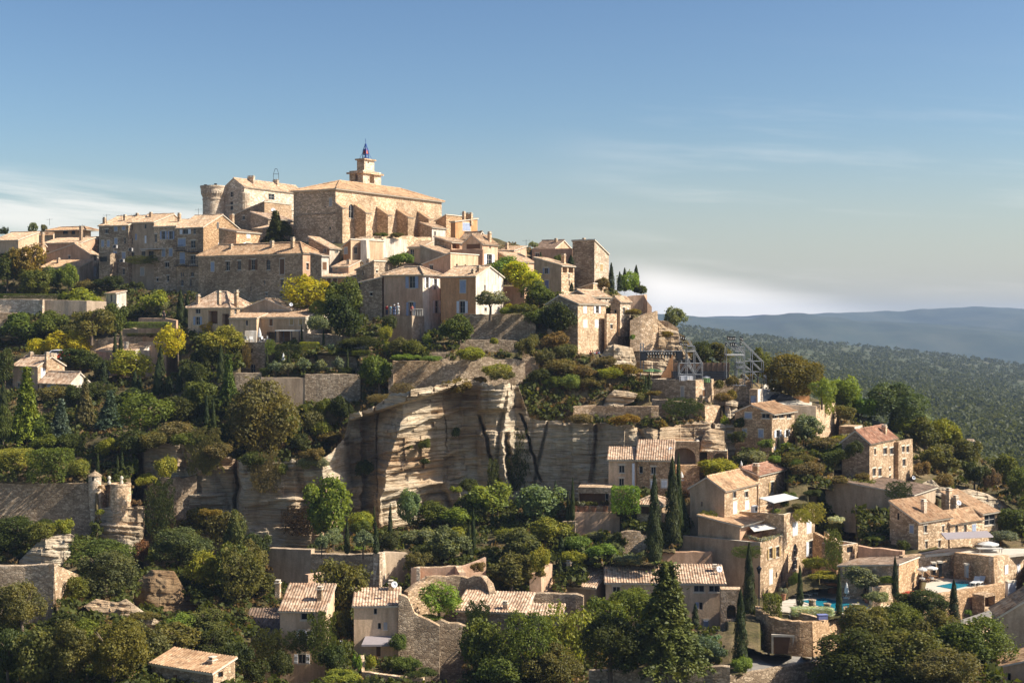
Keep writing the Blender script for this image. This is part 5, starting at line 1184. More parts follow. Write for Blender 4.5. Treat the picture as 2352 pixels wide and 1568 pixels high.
# ruins
def ruin(label, pts, vb, D, wall='g', th=.7, rag=.35, **k): return stone_wall(label, pts, vb, wall, th, rag, D=D, name='ruined_wall', cap='s', cat='ruin', **k)
ruin('ruined wall stepping down beside the white house', [(1366, 862), (1415, 870), (1440, 900), (1470, 960), (1490, 1040), (1520, 1062), (1600, 1085), (1690, 1090)], 1420, 148.5, 'g')
ruin('ruined far wall of roofless house with jagged bright top', [(1440, 850, 154), (1520, 790, 155), (1600, 735, 156), (1680, 722, 156.5)], 1080, None, 's', rag=.15)
ruin('long ruined wall with rounded right end behind shrub', [(1640, 722, 157), (1860, 726, 157.5), (2020, 728, 157), (2068, 770, 156), (2085, 850, 155)], 1080, None, 'g', rag=.18)
ruin('small roofless enclosure wall above ruins with white edges', [(1512, 655, 161), (1530, 655, 163.5), (1650, 652, 163.5), (1815, 646, 163.5), (1850, 700, 161)], 850, None, 'k', rag=.1)
stone_wall('bright wall end of roofless enclosure', [(1508, 652, 160), (1535, 656, 160)], 860, 'p', .5, .05)
stone_wall('pinkish terrace wall right of roofless enclosure', [(1850, 650, 164), (2060, 585, 165)], 800, 'k', .5, .1)
stone_wall('massive rough wall under the ruins in bottom centre', [(1480, 1062, 149.5), (1700, 1100, 150), (1900, 1110, 150)], 1600, 'g', .8, .5)
stone_wall('low garden wall before the white house', [(1060, 1350, 142), (1075, 1480, 140), (1300, 1510, 139), (1560, 1530, 138)], [1490, 1540, 1560, 1580], 's', .4, .06)
tile('L')
h = House('barn_house', 'low house with wide sunlit tile roof built onto ruins')
h.vol(30, 570, 612, 1010, 1300, 150, 12, 'sf', ('v', 858), 'g', 'm', B=7.5, win=[(480, 1090, 90, 80, 'R'), (300, 1150, 60, 60)], chim=[(420, 975, 930, 26)], sink=6)
h.vol(578, 862, 870, 1035, 1300, 149.5, 8, 'sf', ('v', 948), 'y', 'm', B=4.5, win=[(620, 1075, 60, 60, 'h')], sink=6)
stone_wall('tall dark shaded wall behind sunlit barn roof', [(585, 862, 155), (800, 858, 155), (1036, 872, 154.5)], 1500, 'g', .8, .12)
h = House('long_house', 'long house with rippled tile roof behind the dark cedar')
h.vol(900, 1130, 1290, 810, 1100, 164, 22, 'sf', ('v', 645), 'y', 'm', B=7.5, chim=[(925, 690, 606, 34)], sink=5)
h.vol(1215, 2156, 2170, 778, 1150, 163, 3, 'sf', ('v', 635), 'b', 'm', B=5.6, win=[(1955, 818, 84, 60, 'd'), (2075, 818, 84, 60, 'd'), (1970, 958, 30, 60, 'dW'), (1940, 955, 24, 56, 'cB'), (2010, 1095, 36, 50, 'cB'), (1300, 830, 60, 50)], chim=[(2080, 680, 640, 26, 'p')], sink=5)
House('pavilion', 'little open pavilion with hipped tile roof by tall cypress', 'pavilion').vol(1462, 1660, 1690, 158, 330, 178, 22, 'hip', ('v', 85), 's', 'm', B=3.6, win=[(1540, 196, 110, 66, 'R')], over=.35)
ruin('roofless ruin with window holes beside front cypress', [(1340, 372), (1380, 365), (1490, 372), (1500, 400), (1545, 410)], 560, 174, 's', rag=.12)
stone_wall('terrace wall with flower pots under garden salon', [(948, 212), (1325, 216)], 400, 'k', .6, .04, D=180)
stone_wall('small step wall with lit edge left of flower pot terrace', [(868, 290, 179), (972, 288, 178)], 400, 'g', .6, .03)
House('garden_salon', 'low stone garden room with wide dark opening under cliff house', 'house').vol(996, 1262, 1280, 20, 220, 183, 8, 'flat', 0, 's', B=5, win=[(1118, 116, 230, 100, 'R'), (1225, 115, 30, 100, 'dN')])
stone_wall('boundary wall left of big corner house', [(1650, 530, 171), (2060, 528, 171)], 640, 'k', .5, .04)
stone_wall('bottom roadside retaining wall under cedar', [(1080, 1475, 134), (1600, 1450, 133), (2200, 1440, 132)], 1640, 'g', .6, .08)
stone_wall('low ruined wall left of long house', [(610, 702, 163), (700, 700, 163), (735, 640, 164), (790, 640, 165)], 860, 'k', .5, .2)
tile('E')
# ---- house under the cliff with arcades
h = House('cliff_house', 'two storey stone house with ridged tile roof under the cliff')
h.vol(-45, 180, 200, 1362, 1600, 186, 6, 'sf', ('v', 1265), 'b', 'm', B=5.5, win=[(62, 1440, 44, 60, 'dB'), (60, 1545, 40, 60, 'dB')], sink=5)
h.vol(184, 474, 490, 1366, 1640, 184.5, 8, 'sf', ('v', 1210), 'w', 'm', B=6.5, win=[(218, 1445, 30, 60, 'dG'), (318, 1450, 40, 56, 'dB'), (318, 1560, 46, 60, 'cW'), (405, 1560, 46, 60, 'cW')], sink=5)
bar_in(h, 'drain_pipe', M['white'], -h.A - .6, -h.A - .3, -.25, -.003, -4, h.H - .5)
def arcade(label, ul, ur, vt, vb, au, aw, at, ab, D, t, wall, depth=3.2):
    h = House('arcade', label, 'arcade'); h.vol(ul, ur, ur + 20, vt, vb, D, t, 'flat', 0, wall, B=depth + 1, parapet=.15, win=[(au, (at + ab) / 2, aw, ab - at, 'A')], eave=False); return h
arcade('large arched grotto terrace beside the cliff house', 436, 690, 1216, 1560, 562, 195, 1268, 1405, 194, 6, 'w')
arcade('smaller arched grotto with chapel niche above it', 752, 915, 1292, 1480, 856, 118, 1310, 1420, 194.5, 10, 'w')
stone_wall('orange stained wall under large arched grotto', [(500, 1406, 188), (690, 1408, 188)], 1640, 'w', .5, .03)
rock('lit limestone ledges with old shrine above smaller grotto', [(690, 1300), (700, 1230), (735, 1130), (780, 1110), (890, 1130), (880, 1200), (920, 1260), (915, 1300)], 196, 1.2, seed=4)
rock('stacked rock ledges under the theatre wall', [(890, 1010), (900, 900), (960, 880), (1005, 900), (1000, 960), (960, 1020), (900, 1060)], 206, 1.2, seed=14)
stone_wall('sunlit wall along the cliff top right half', [(-330, 935, 207), (-150, 925, 207), (120, 938, 206), (300, 932, 205), (362, 930, 205)], [1040, 1040, 1050, 1050, 1000], 's', .7, .06)
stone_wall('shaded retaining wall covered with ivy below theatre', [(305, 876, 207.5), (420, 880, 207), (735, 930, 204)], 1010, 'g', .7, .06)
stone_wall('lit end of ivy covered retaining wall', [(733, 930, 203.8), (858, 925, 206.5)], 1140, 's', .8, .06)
stone_wall('low ledge wall over the ivy', [(590, 880, 208), (665, 876, 208)], 910, 's', .4, .03)
House('theatre_store', 'stone storeroom under the open air theatre with brown door', 'house').vol(296, 660, 806, 722, 905, 211, 36, 'flat', 0, 'g', side='s', win=[(552, 825, 24, 100, 'cG'), (726, 826, 26, 54, 'cN')], parapet=.2)
stone_wall('lit rubble wall right of theatre storeroom', [(803, 735, 216), (960, 722, 216), (1112, 712, 216)], 930, 's', .8, .08)
House('gate_hut', 'narrow stone gatehouse with blue grey door at foot of steel frame', 'hut').vol(1094, 1162, 1210, 796, 920, 207, 25, 'flat', 0, 's', side='l', B=3, win=[(1124, 880, 44, 70, 'oB')])
h = House('corner_villa', 'square stone house with glazed loggia under eaves and white shutters')
h.vol(975, 1276, 1458, 990, 1310, 197, 32, 'gr', ('v', 920), 'w', 'o', side='s', over=.5, win=[(1085, 1000, 54, 56, 'cB'), (1224, 1004, 64, 52, 'd'), (1055, 1148, 32, 60, 'cB'), (1187, 1152, 38, 60, 'cB'), (1303, 1012, 40, 36, 'd'), (1357, 1012, 42, 36, 'd'), (1415, 1012, 40, 36, 'd'), (1322, 1152, 28, 54, 'sW'), (1396, 1150, 22, 54, 'sW'), (1300, 1290, 14, 50, 'cW'), (1372, 1290, 14, 50, 'cW')], sink=5, rp=.55)
stone_wall('shaded parking terrace wall right of corner villa', [(1380, 925, 205), (1632, 932, 205)], 1060, 'y', .7, .04)
stone_wall('tall sunlit terrace wall with hanging plants', [(1630, 932, 205), (1815, 898, 219)], 1200, 's', .8, .06)
stone_wall('low orange wall of the car park', [(1452, 850, 212), (1580, 852, 212)], 925, 'o', .4, .03)
House('transformer_hut', 'flat roofed white concrete terrace house behind right red roof', 'hut').vol(1818, 1945, 2066, 1098, 1150, 208, 30, 'flat', 0, 's', side='l', B=4)
tile('I')
h = House('red_roof_house', 'tall rubble house with red tile roof at right edge of village')
h.vol(128, 426, 742, 588, 1160, 191, 33, 'gr', ('v', 445), 'g', 'r', side='s', win=[(486, 686, 20, 68), (594, 680, 40, 70), (664, 680, 42, 70, 'dW'), (476, 908, 36, 84), (538, 908, 36, 84), (646, 878, 18, 36), (646, 970, 20, 52), (494, 1125, 46, 46, 'a')], chim=[(584, 480, 408, 60)], sink=6, B=11.2)
h.vol(690, 738, 892, 582, 1120, 199.3, 33, 'flat', 0, 's', side='s', sink=6, win=[(790, 660, 30, 66), (838, 660, 30, 70), (798, 804, 34, 76, 'dN')], wname='wing')
h = House('red_roof_annex', 'ivy darkened annex with flat tiled roof under red roof house')
h.vol(605, 890, 1180, 1150, 1360, 183, 33, 'se', ('v', 1030), 'y', 'd', A=14, B=10)
h = House('terrace_villa', 'broad stone villa with several tiled roofs on the right', 'villa')
h.vol(645, 952, 1300, 1440, 1720, 171, 50, 'se', ('v', 1220), 's', 'o', side='s', win=[(880, 1520, 40, 80, 'cB'), (738, 1330, 18, 32, 'h'), (1030, 1520, 40, 80, 'dB'), (1220, 1520, 28, 70), (1040, 1690, 30, 80), (1180, 1680, 30, 80)], chim=[(1012, 1330, 1212, 38, 'p')], sink=6)
h.vol(1180, 1292, 1640, 1455, 1720, 175, 50, 'se', ('v', 1340), 's', 'o', side='s', win=[(1366, 1520, 34, 84, 'dB'), (1458, 1515, 34, 84, 'dB'), (1553, 1510, 40, 84, 'cB')], sink=6, rp=.8)
h.vol(1200, 1640, 1812, 1350, 1720, 179.6, 50, 'se', ('v', 1120), 's', 'o', side='s', win=[(1725, 1420, 120, 110, 'd'), (1740, 1560, 60, 50, 'aO')], chim=[(1280, 1200, 1090, 56), (1355, 1270, 1170, 42, 'p')], sink=6, rp=.6)
tile('N')
mb = MB(); a = h.pt; q = Vector(h.root.location)
for (u0, u1, v, D0, D1, nm) in ((1722, 2105, 170, 163, 170, 'flat_canopy'),):
    p0, p1 = P(tu(u0), tv(180), 165.5), P(tu(u1), tv(160), 172); d = Vector((.75, 4.5, 0)); mb = MB(); c = [p0, p1, p1 + d, p0 + d]
    mb.add([x - q for x in c] + [x - q + Vector((0, 0, .14)) for x in c], [(0, 1, 2, 3), (4, 7, 6, 5), (0, 4, 5, 1), (1, 5, 6, 2), (2, 6, 7, 3), (3, 7, 4, 0)]); part(mb, 'canopy', [M['lilac']], h.root)
# ---- big corner house above the pool
tile('M')
h = House('corner_house', 'large multi level stone house with two white awnings above the pool')
h.vol(470, 842, 1190, 402, 960, 174, 33, 'gr', ('v', 262), 'y', 'o', side='s', sink=8, win=[(598, 375, 14, 30, 'h'), (596, 552, 16, 50, 'h'), (596, 750, 18, 60, 'h'), (950, 455, 40, 70, 'dG'), (1078, 450, 40, 66, 'dG'), (955, 592, 40, 120, 'cW'), (1085, 582, 40, 120, 'cW')], rp=.5)
h.vol(855, 1206, 1498, 240, 640, 182.3, 33, 'gr', ('v', 165), 'y', 'r', side='s', win=[(1356, 375, 38, 120, 'sO')], chim=[(1180, 220, 128, 76)], sink=4, rp=.5)
h.vol(560, 1008, 1366, 790, 980, 170.5, 33, 'se', ('v', 670), 'y', 'o', side='k', sink=6, A=5.5, win=[(1160, 850, 150, 70, 'R'), (1330, 850, 70, 60, 'R')])
h.vol(480, 1228, 1512, 968, 1560, 168.5, 33, 'flat', 0, 'y', side='s', sink=8, parapet=.9, win=[(1336, 1085, 34, 110, 'sO'), (1410, 1070, 34, 110, 'sO'), (1342, 1338, 34, 150, 'cW'), (1402, 1316, 16, 60), (1460, 1340, 26, 120, 'oN')], A=11)
h.vol(1220, 1484, 1815, 668, 1400, 174.5, 34, 'flat', 0, 's', side='s', sink=6, parapet=.5, A=6, win=[(1602, 822, 50, 130, 'cW'), (1752, 800, 50, 126, 'cW'), (1602, 1055, 40, 150, 'aO'), (1770, 1025, 50, 150, 'sW'), (1600, 1210, 50, 100), (1755, 1155, 40, 40, 'h')])
q0 = Vector(h.root.location)
def awning(pts, legs, label_d):
    mb = MB(); c = [P(tu(u), tv(v), D) - q0 for u, v, D in pts]
    mb.add(c + [x + Vector((0, 0, .08)) for x in c], [(0, 1, 2, 3), (4, 7, 6, 5), (0, 4, 5, 1), (1, 5, 6, 2), (2, 6, 7, 3), (3, 7, 4, 0)])
    a = part(mb, 'awning', [M['canvas']], h.root)
    for u, v, D, vb in legs:
        mb = MB(); p = P(tu(u), tv(v), D) - q0; mb.tube(p, P(tu(u), tv(vb), D) - q0, .05, n=5); part(mb, 'post', [M['iron']], a)
awning([(1212, 492, 173.6), (1370, 545, 170), (1640, 490, 175), (1490, 445, 179)], [(1216, 495, 173.4, 650), (1366, 540, 170.2, 650)], '')
awning([(1098, 788, 173), (1158, 850, 170.3), (1420, 812, 175.4), (1360, 765, 177)], [], '')
# flower boxes along the parapet
g_ = random.Random(3)
mb = MB()
for i in range(26):
    t_ = i / 25; p = P(lerp(1025, 1235, min(1, t_ * 2.1)) if t_ < .48 else lerp(1235, 1490, (t_ - .48) / .52), 0, 1) ; 
fl = []
for i in range(60):
    t_ = i / 59; u, v, D = (lerp(1030, 1228, t_ / .42), lerp(895, 940, t_ / .42), lerp(172, 168.8, t_ / .42)) if t_ < .42 else (lerp(1235, 1495, (t_ - .42) / .58), lerp(940, 880, (t_ - .42) / .58), lerp(168.9, 176, (t_ - .42) / .58))
    fl.append((P(tu(u), tv(v + 10), D), g_.uniform(.25, .42)))
me_pts = scatter_clumps('flower_row', '', fl, 34, M['leaf'], (.34, .33, .26), .5); del me_pts['kind']; tag(me_pts, 'row of white flowers on the balcony parapet of large corner house', 'flowers')
ac = thing('air_conditioner', 'white air conditioner box on the wall beside closed shutters', 'air conditioner', P(tu(1162), tv(635), 175.5)); mb = MB(); mb.box(-.5, .5, -.25, .2, -.05, .75); part(mb, 'case', [M['white']], ac, rz=.95)
mb = MB(); mb.lathe([(0, 0), (.26, .001), (.26, .03), (0, .03)], 14); f_ = part(mb, 'fan', [M['iron']], ac); f_.location = (.24, -.2, .35); f_.rotation_euler = (math.pi / 2, 0, .95)
# stair flank, tower pier and small buildings right of the corner house
tile('N')
def stair_wall(label, pts, vb, wall, th): return stone_wall(label, pts, vb, wall, th, .02)
stair_wall('sloping outer wall of the stone stair with ivy', [(650, 120, 175), (740, 170, 172.5), (840, 245, 170)], [400, 400, 400], 'w', .4)
stair_wall('inner sloping parapet of the stone stair', [(735, 110, 177), (860, 215, 172.5)], [300, 320], 's', .4)
House('garden_tower', 'square stone garden tower with crenel notch beside the stair', 'tower').vol(842, 880, 1010, 228, 560, 170, 50, 'flat', 0, 's', side='s', A=3, win=[(945, 258, 50, 50, 'h')], parapet=.3)
stone_wall('curved pink garden wall with tiny arched opening', [(1010, 235, 171), (1180, 248, 170), (1370, 275, 168)], 400, 'k', .6, .1)
House('tool_house', 'low garden house with bright mottled tile roof by pool', 'house').vol(1160, 1340, 1500, 440, 650, 161, 36, 'sw', ('v', 405), 's', 'm', A=7, side='w')
stone_wall('lower sunlit garden wall left of pool steps', [(1128, 568, 159), (1290, 552, 161)], 640, 's', .5, .05)
# pool terraces
def slab(name, label, pts, D_of, mat, th=.25, kind='structure', z=0.):
    if name not in ('pool_edge',): level_poly([(tu(u), tv(v), D) for (u, v), D in zip(pts, D_of)])
    c = [P(tu(u), tv(v), D) + Vector((0, 0, z)) for (u, v), D in zip(pts, D_of)]; o = c[0].copy(); n = len(c); mb = MB()
    top = [p - o for p in c]; low = [p - Vector((0, 0, th)) for p in top]
    mb.add(top + low, [tuple(range(n)), tuple(range(2 * n - 1, n - 1, -1))] + [(i, n + i, n + (i + 1) % n, (i + 1) % n) for i in range(n)])
    return tag(link(name, mb.data(name, [mat]), None, o), label, 'paving', None, kind)
def flatD(v, z): return z * F / (V0 - tv(v))          # distance of a level z at picture height v
ZP = (V0 - tv(700)) / F * 161
def level(name, label, pts, z, mat, th=.3, kind='structure'): return slab(name, label, pts, [flatD(v, z) for u, v in pts], mat, th, kind)
ZD = ZP + .0
level('pool_deck', 'pale stone terrace round the lower swimming pool', [(385, 690), (480, 628), (690, 580), (900, 560), (1130, 600), (1340, 650), (1260, 740), (900, 782), (880, 775), (500, 705)], ZD, M['pave'])
level('swimming_pool_water', 'turquoise water of lower swimming pool', [(550, 672), (735, 648), (1105, 732), (900, 770)], ZD + .05, M['water'], .08)
level('pool_edge', 'stone coping strip on near side of lower pool', [(545, 678), (905, 776), (905, 783), (535, 683)], ZD + .07, M['trim'], .2)
stone_wall('curved bastion wall under pool terrace with garage door', [(225, 720, 155.5), (245, 775, 153), (330, 812, 151), (480, 838, 150), (640, 846, 149.8)], [1010, 1060, 1090, 1110, 1120], 'w', .6, .06, curve=True, sink=3, name='pool_bastion')
stone_wall('right flank of the bastion wall under pool terrace', [(640, 848, 149.8), (760, 828, 153), (890, 805, 158)], [1120, 1105, 1080], 'w', .6, .05, name='pool_bastion')
stone_wall('low parapet continuing right of pool bastion', [(890, 720, 157.5), (905, 785, 157), (1010, 780, 158), (1185, 760, 160)], 1010, 's', .5, .05)
stone_wall('end wall of the pool terrace by parapet corner', [(1185, 690, 160), (1365, 660, 163)], 800, 's', .5, .05)
gd = thing('garage_door', 'brown wooden garage door in the curved bastion wall', 'garage door', P(tu(402), tv(1098), 150.3)); kx = 150 / F * .2841
mb = MB(); mb.box(-76 * kx, 76 * kx, -.2, .1, 0, 138 * kx); part(mb, 'door', [M['wood']], gd, rz=-.1)
mb = MB(); mb.box(-92 * kx, 92 * kx, -.32, .12, 138 * kx + .003, 156 * kx); mb.box(-92 * kx, -76 * kx - .003, -.3, .12, 0, 138 * kx); mb.box(76 * kx + .003, 92 * kx, -.3, .12, 0, 138 * kx); part(mb, 'frame', [M['trim']], gd, rz=-.1)
LEVELS.append(([(1866, 1160, 188), (1968, 1165, 190)], [(1866, 1312, 184), (1968, 1312, 186)]))    # garden ground lowered right of the corner house so sun reaches its wing
# garden steps
st = thing('garden_steps', 'curved fan of stone garden steps down from lower pool terrace', 'steps', P(tu(430), tv(800), 154))
for i in range(9):
    v = 690 + i * 13; mb = MB(); c0, c1 = P(tu(392 - i * 1.2), tv(v), 161 - i * .75), P(tu(505 - i * 5), tv(v + 2), 161 - i * .75); q = Vector(st.location); dx = Vector((0, .9, 0))
    a, b = c0 - q, c1 - q; mb.add([a, b, b + dx, a + dx] + [x - Vector((0, 0, .4)) for x in (a, b, b + dx, a + dx)], [(0, 1, 2, 3), (0, 4, 5, 1), (1, 5, 6, 2), (0, 3, 7, 4)]); part(mb, 'step', [M['pave']], st)
stone_wall('low stone bed wall in front of pool oleanders', [(470, 748, 155), (560, 775, 153.5), (690, 812, 152.5)], 850, 's', .4, .04)
for (u, v0, v1) in ((640, 655, 722), (762, 686, 748)):
    mb = MB(); D = 156; k_ = D / F * .2841; hh = (v1 - v0) * k_; mb.lathe([(.42, 0), (.36, hh - .1), (.44, hh - .08), (.44, hh), (0, hh)], 12); o = link('stone_pillar', mb.data('stone_pillar', [ST['g']], False), None, P(tu(u), tv(v1 + 8), D)); tag(o, 'round stone pillar between cypress and pool water, %s one' % ('left' if u < 700 else 'right'), 'pillar')
# upper pool terrace
ZU = (V0 - tv(560)) / F * 163
level('upper_pool_deck', 'pale terrace around upper right swimming pool', [(1345, 648), (1560, 590), (1500, 470), (1830, 500), (2110, 520), (2190, 530), (1780, 602), (1540, 640)], ZU, M['pave'], .3)
level('upper_pool_water', 'turquoise water of upper right swimming pool', [(1645, 552), (1850, 512), (1990, 530), (1780, 578)], ZU + .05, M['water'], .08)
stone_wall('long sunlit wall below upper pool with dark garage opening', [(1540, 640, 153.5), (1780, 606, 156), (2192, 534, 163)], [850, 850, 720], 'w', .6, .03)
House('garage', 'deep square garage opening in wall below upper pool', 'garage').vol(2020, 2032, 2122, 632, 735, 156.6, 50, 'flat', 0, 's', side='s', A=1.5, win=[(2077, 685, 82, 92, 'R')], eave=False)
stone_wall('pool terrace house wall with narrow doors behind loungers', [(1372, 312, 166), (1760, 280, 170), (1800, 282, 170)], 510, 's', .6, .02)
stone_wall('shaded retaining wall behind upper pool', [(1790, 282, 169), (2108, 318, 164)], 530, 'w', .6, .02)
stone_wall('sunlit flank of terrace house with two shutters at right edge', [(2108, 316, 164), (2360, 288, 172)], 640, 's', .6, .02)
stone_wall('terrace top wall at far right below parasol', [(2200, 255, 176), (2420, 270, 176)], 330, 's', .5, .02)
level('upper_terrace', 'upper sun terrace of the broad villa', [(1380, 316), (1790, 282), (2105, 316), (2420, 282), (2420, 250), (1700, 250)], (V0 - tv(300)) / F * 168, M['pave'], .3)
for u, v, D, w_, h_ in ((1615, 415, 166.3, 26, 90), (1664, 418, 166.8, 26, 110), (1882, 430, 166.6, 22, 100)):
    d_ = thing('terrace_door', {1615: 'narrow dark terrace door behind loungers, left one', 1664: 'narrow dark terrace door behind loungers, right one', 1882: 'grey door in shaded wall behind upper pool'}[u], 'door', P(tu(u), tv(v + h_ / 2), D)); k_ = D / F * .2841
    mb = MB(); mb.box(-w_ / 2 * k_, w_ / 2 * k_, -.55, .1, 0, h_ * k_); part(mb, 'panel', [M['glass'] if u < 1800 else M['grey']], d_); mb = MB(); mb.box(-w_ / 2 * k_ - .1, w_ / 2 * k_ + .1, -.6, .1, h_ * k_ + .003, h_ * k_ + .2); part(mb, 'lintel', [M['trim']], d_)
for u, v in ((2202, 420), (2300, 410)):
    D = lerp(164, 172, (u - 2108) / 252); s_ = thing('closed_shutter', 'white closed window shutters on flank wall, %s pair' % ('left' if u < 2250 else 'right'), 'shutters', P(tu(u), tv(v + 36), D)); k_ = D / F * .2841
    for x in (-.52, .02):
        mb = MB(); mb.box(x, x + .5, -.16, .2, 0, 72 * k_); part(mb, 'leaf', [M['white']], s_, rz=.9)
gd = thing('garage_door', 'pale lilac garage door at the road on right edge', 'garage door', P(tu(2240), tv(632), 164.5)); k_ = 164 / F * .2841
mb = MB(); mb.box(-46 * k_, 46 * k_, -.3, .1, 0, 110 * k_); part(mb, 'door', [M['white']], gd, rz=.5); mb = MB(); mb.box(-54 * k_, 54 * k_, -.34, .1, 110 * k_ + .003, 124 * k_); part(mb, 'lintel', [M['trim']], gd, rz=.5)
tile('Q')
House('archway_wall', 'grey garden wall with dark arched doorway by the lane', 'wall').vol(-70, 150, 165, 605, 935, 160, 5, 'flat', 0, 's', B=1.8, win=[(45, 845, 100, 156, 'A')], eave=False)
tile('N')
# roads
def road(label, name, left, right, mat, th=.4):
    LEVELS.append(([(tu(u), tv(v), D) for u, v, D in left], [(tu(u), tv(v), D) for u, v, D in right]))
    L_ = [P(tu(u), tv(v), D) for u, v, D in left]; R_ = [P(tu(u), tv(v), D) for u, v, D in right]; o = L_[0].copy(); mb = MB(); n = len(L_)
    mb.add([p - o for p in L_] + [p - o for p in R_] + [p - o - Vector((0, 0, th)) for p in R_], [(i, n + i, n + i + 1, i + 1) for i in range(n - 1)] + [(n + i, 2 * n + i, 2 * n + i + 1, n + i + 1) for i in range(n - 1)])
    return tag(link(name, mb.data(name, [mat]), None, o), label, 'road', None, 'structure')
road('sunlit lane bending below the pool bastion', 'road', [(80, 1040, 151), (330, 1110, 148.5), (640, 1130, 148), (800, 1110, 149), (1000, 1080, 151)], [(-60, 1290, 137), (330, 1220, 140), (560, 1180, 142), (780, 1140, 145), (1000, 1120, 146)], M['asphalt'])
road('sloping lane at right edge under the upper pool wall', 'road', [(1830, 830, 146), (2100, 740, 154), (2260, 670, 160), (2420, 600, 166)], [(1830, 890, 140), (2100, 815, 146), (2260, 750, 151), (2420, 690, 156)], M['asphalt'])
stone_wall('low roadside wall along bottom lane', [(-60, 1290, 136.6), (330, 1222, 139.5), (560, 1182, 141.5), (800, 1140, 144)], 1420, 'g', .5, .06)
stone_wall('stone wall below sloping lane at right', [(1830, 892, 139.5), (2100, 818, 145.5), (2200, 780, 148), (2420, 692, 155.5)], 1010, 's', .5, .05)
House('edge_house', 'dark stone gable of house cut off by right frame edge').vol(2160, 2460, 2480, 800, 1220, 133, 8, 'sw', 2.2, 'y', 'a', B=4, win=[(2245, 1330, 30, 80)], sink=3)
House('edge_house', 'low tile roofed shed at bottom right corner').vol(2165, 2460, 2480, 1210, 1420, 126, 10, 'sw', -2.4 + 3.2, 'b', 'o', B=4, win=[(2235, 1290, 36, 70, 'a')], sink=3)
# far houses in the valley
tile('I')
for u, uc, ur, ve, vb, D, lb in ((1435, 1500, 1560, 378, 400, 560, 'tiny far house with long pale roof among valley trees'), (1655, 1720, 1770, 376, 400, 560, 'tiny far house at right among valley trees'), (1465, 1530, 1560, 590, 640, 380, 'small pale house half hidden on wooded slope'), (1550, 1600, 1640, 620, 680, 370, 'red roofed house on wooded slope right of village')):
    House('far_house', lb).vol(u, uc, ur, ve, vb, midD(tu(uc), tv(vb)), 30, 'gl', 1.2, 'b', 'a', sink=3, B=6)
# ================================================================ VEGETATION
def T(t, rows):
    tile(t)
    for r in rows:
        kind, u, v, w_, h_, c, lb = r[:7]; kw = r[7] if len(r) > 7 else {}
        plant(kind, u, v, w_, h_, c, lb, **kw)
T('A', [
 ('broad', 60, 1330, 230, 360, 'dk', 'dark green tree cut by the left frame edge below rooftops'),
 ('broad', 235, 1320, 260, 380, 'og', 'orange tinged autumn tree left of the wide gabled house'),
 ('broad', 250, 1360, 260, 230, 'md', 'round green tree in front of the orange tinged tree'),
 ('broad', 400, 1320, 170, 200, 'md', 'small green tree between lean-to and orange tinged tree'),
 ('broad', 555, 1310, 150, 210, 'lg', 'bright light green tree in front of the lean-to'),
 ('bush', 700, 1310, 180, 110, 'bo', 'olive brown bush below the lit arched doorway'),
 ('bush', 890, 1310, 250, 150, 'dk', 'dark bush at the foot of the tall row, left end'),
 ('broad', 690, 1520, 350, 215, 'yg', 'broad yellow green clipped tree left of white shed'),
 ('bush', 1230, 1500, 300, 240, 'yg', 'yellow green bushy tree under the tall row'),
 ('bush', 1275, 1490, 200, 110, 'gy', 'grey green olive bush in front of yellow green bush'),
 ('bush', 960, 1560, 200, 130, 'md', 'green bush beside and below the white shed'),
 ('bush', 265, 840, 100, 110, 'gy', 'feathery tree top on the far left skyline'),
 ('bush', 350, 835, 60, 80, 'bo', 'small tree top right of feathery skyline tree'),
 ('bush', 15, 860, 80, 90, 'dk', 'dark tree top on the skyline at left frame edge'),
 ('cypress', 64, 825, 18, 36, 'cy', 'tiny cypress on the skyline at far left'),
 ('ivy', 1150, 1090, 280, 70, 'bo', 'vines trailing along the balcony of the tall row', dict(D=283)),
 ('bush', 1110, 1290, 110, 80, 'dk', 'dark bush under trellis at foot of tall row'),
])
tile('A'); stone_wall('clipped hedge bank wall above pale wall at far left', [(-40, 1345, 268), (500, 1335, 268)], 1380, 'y', .6, .05)
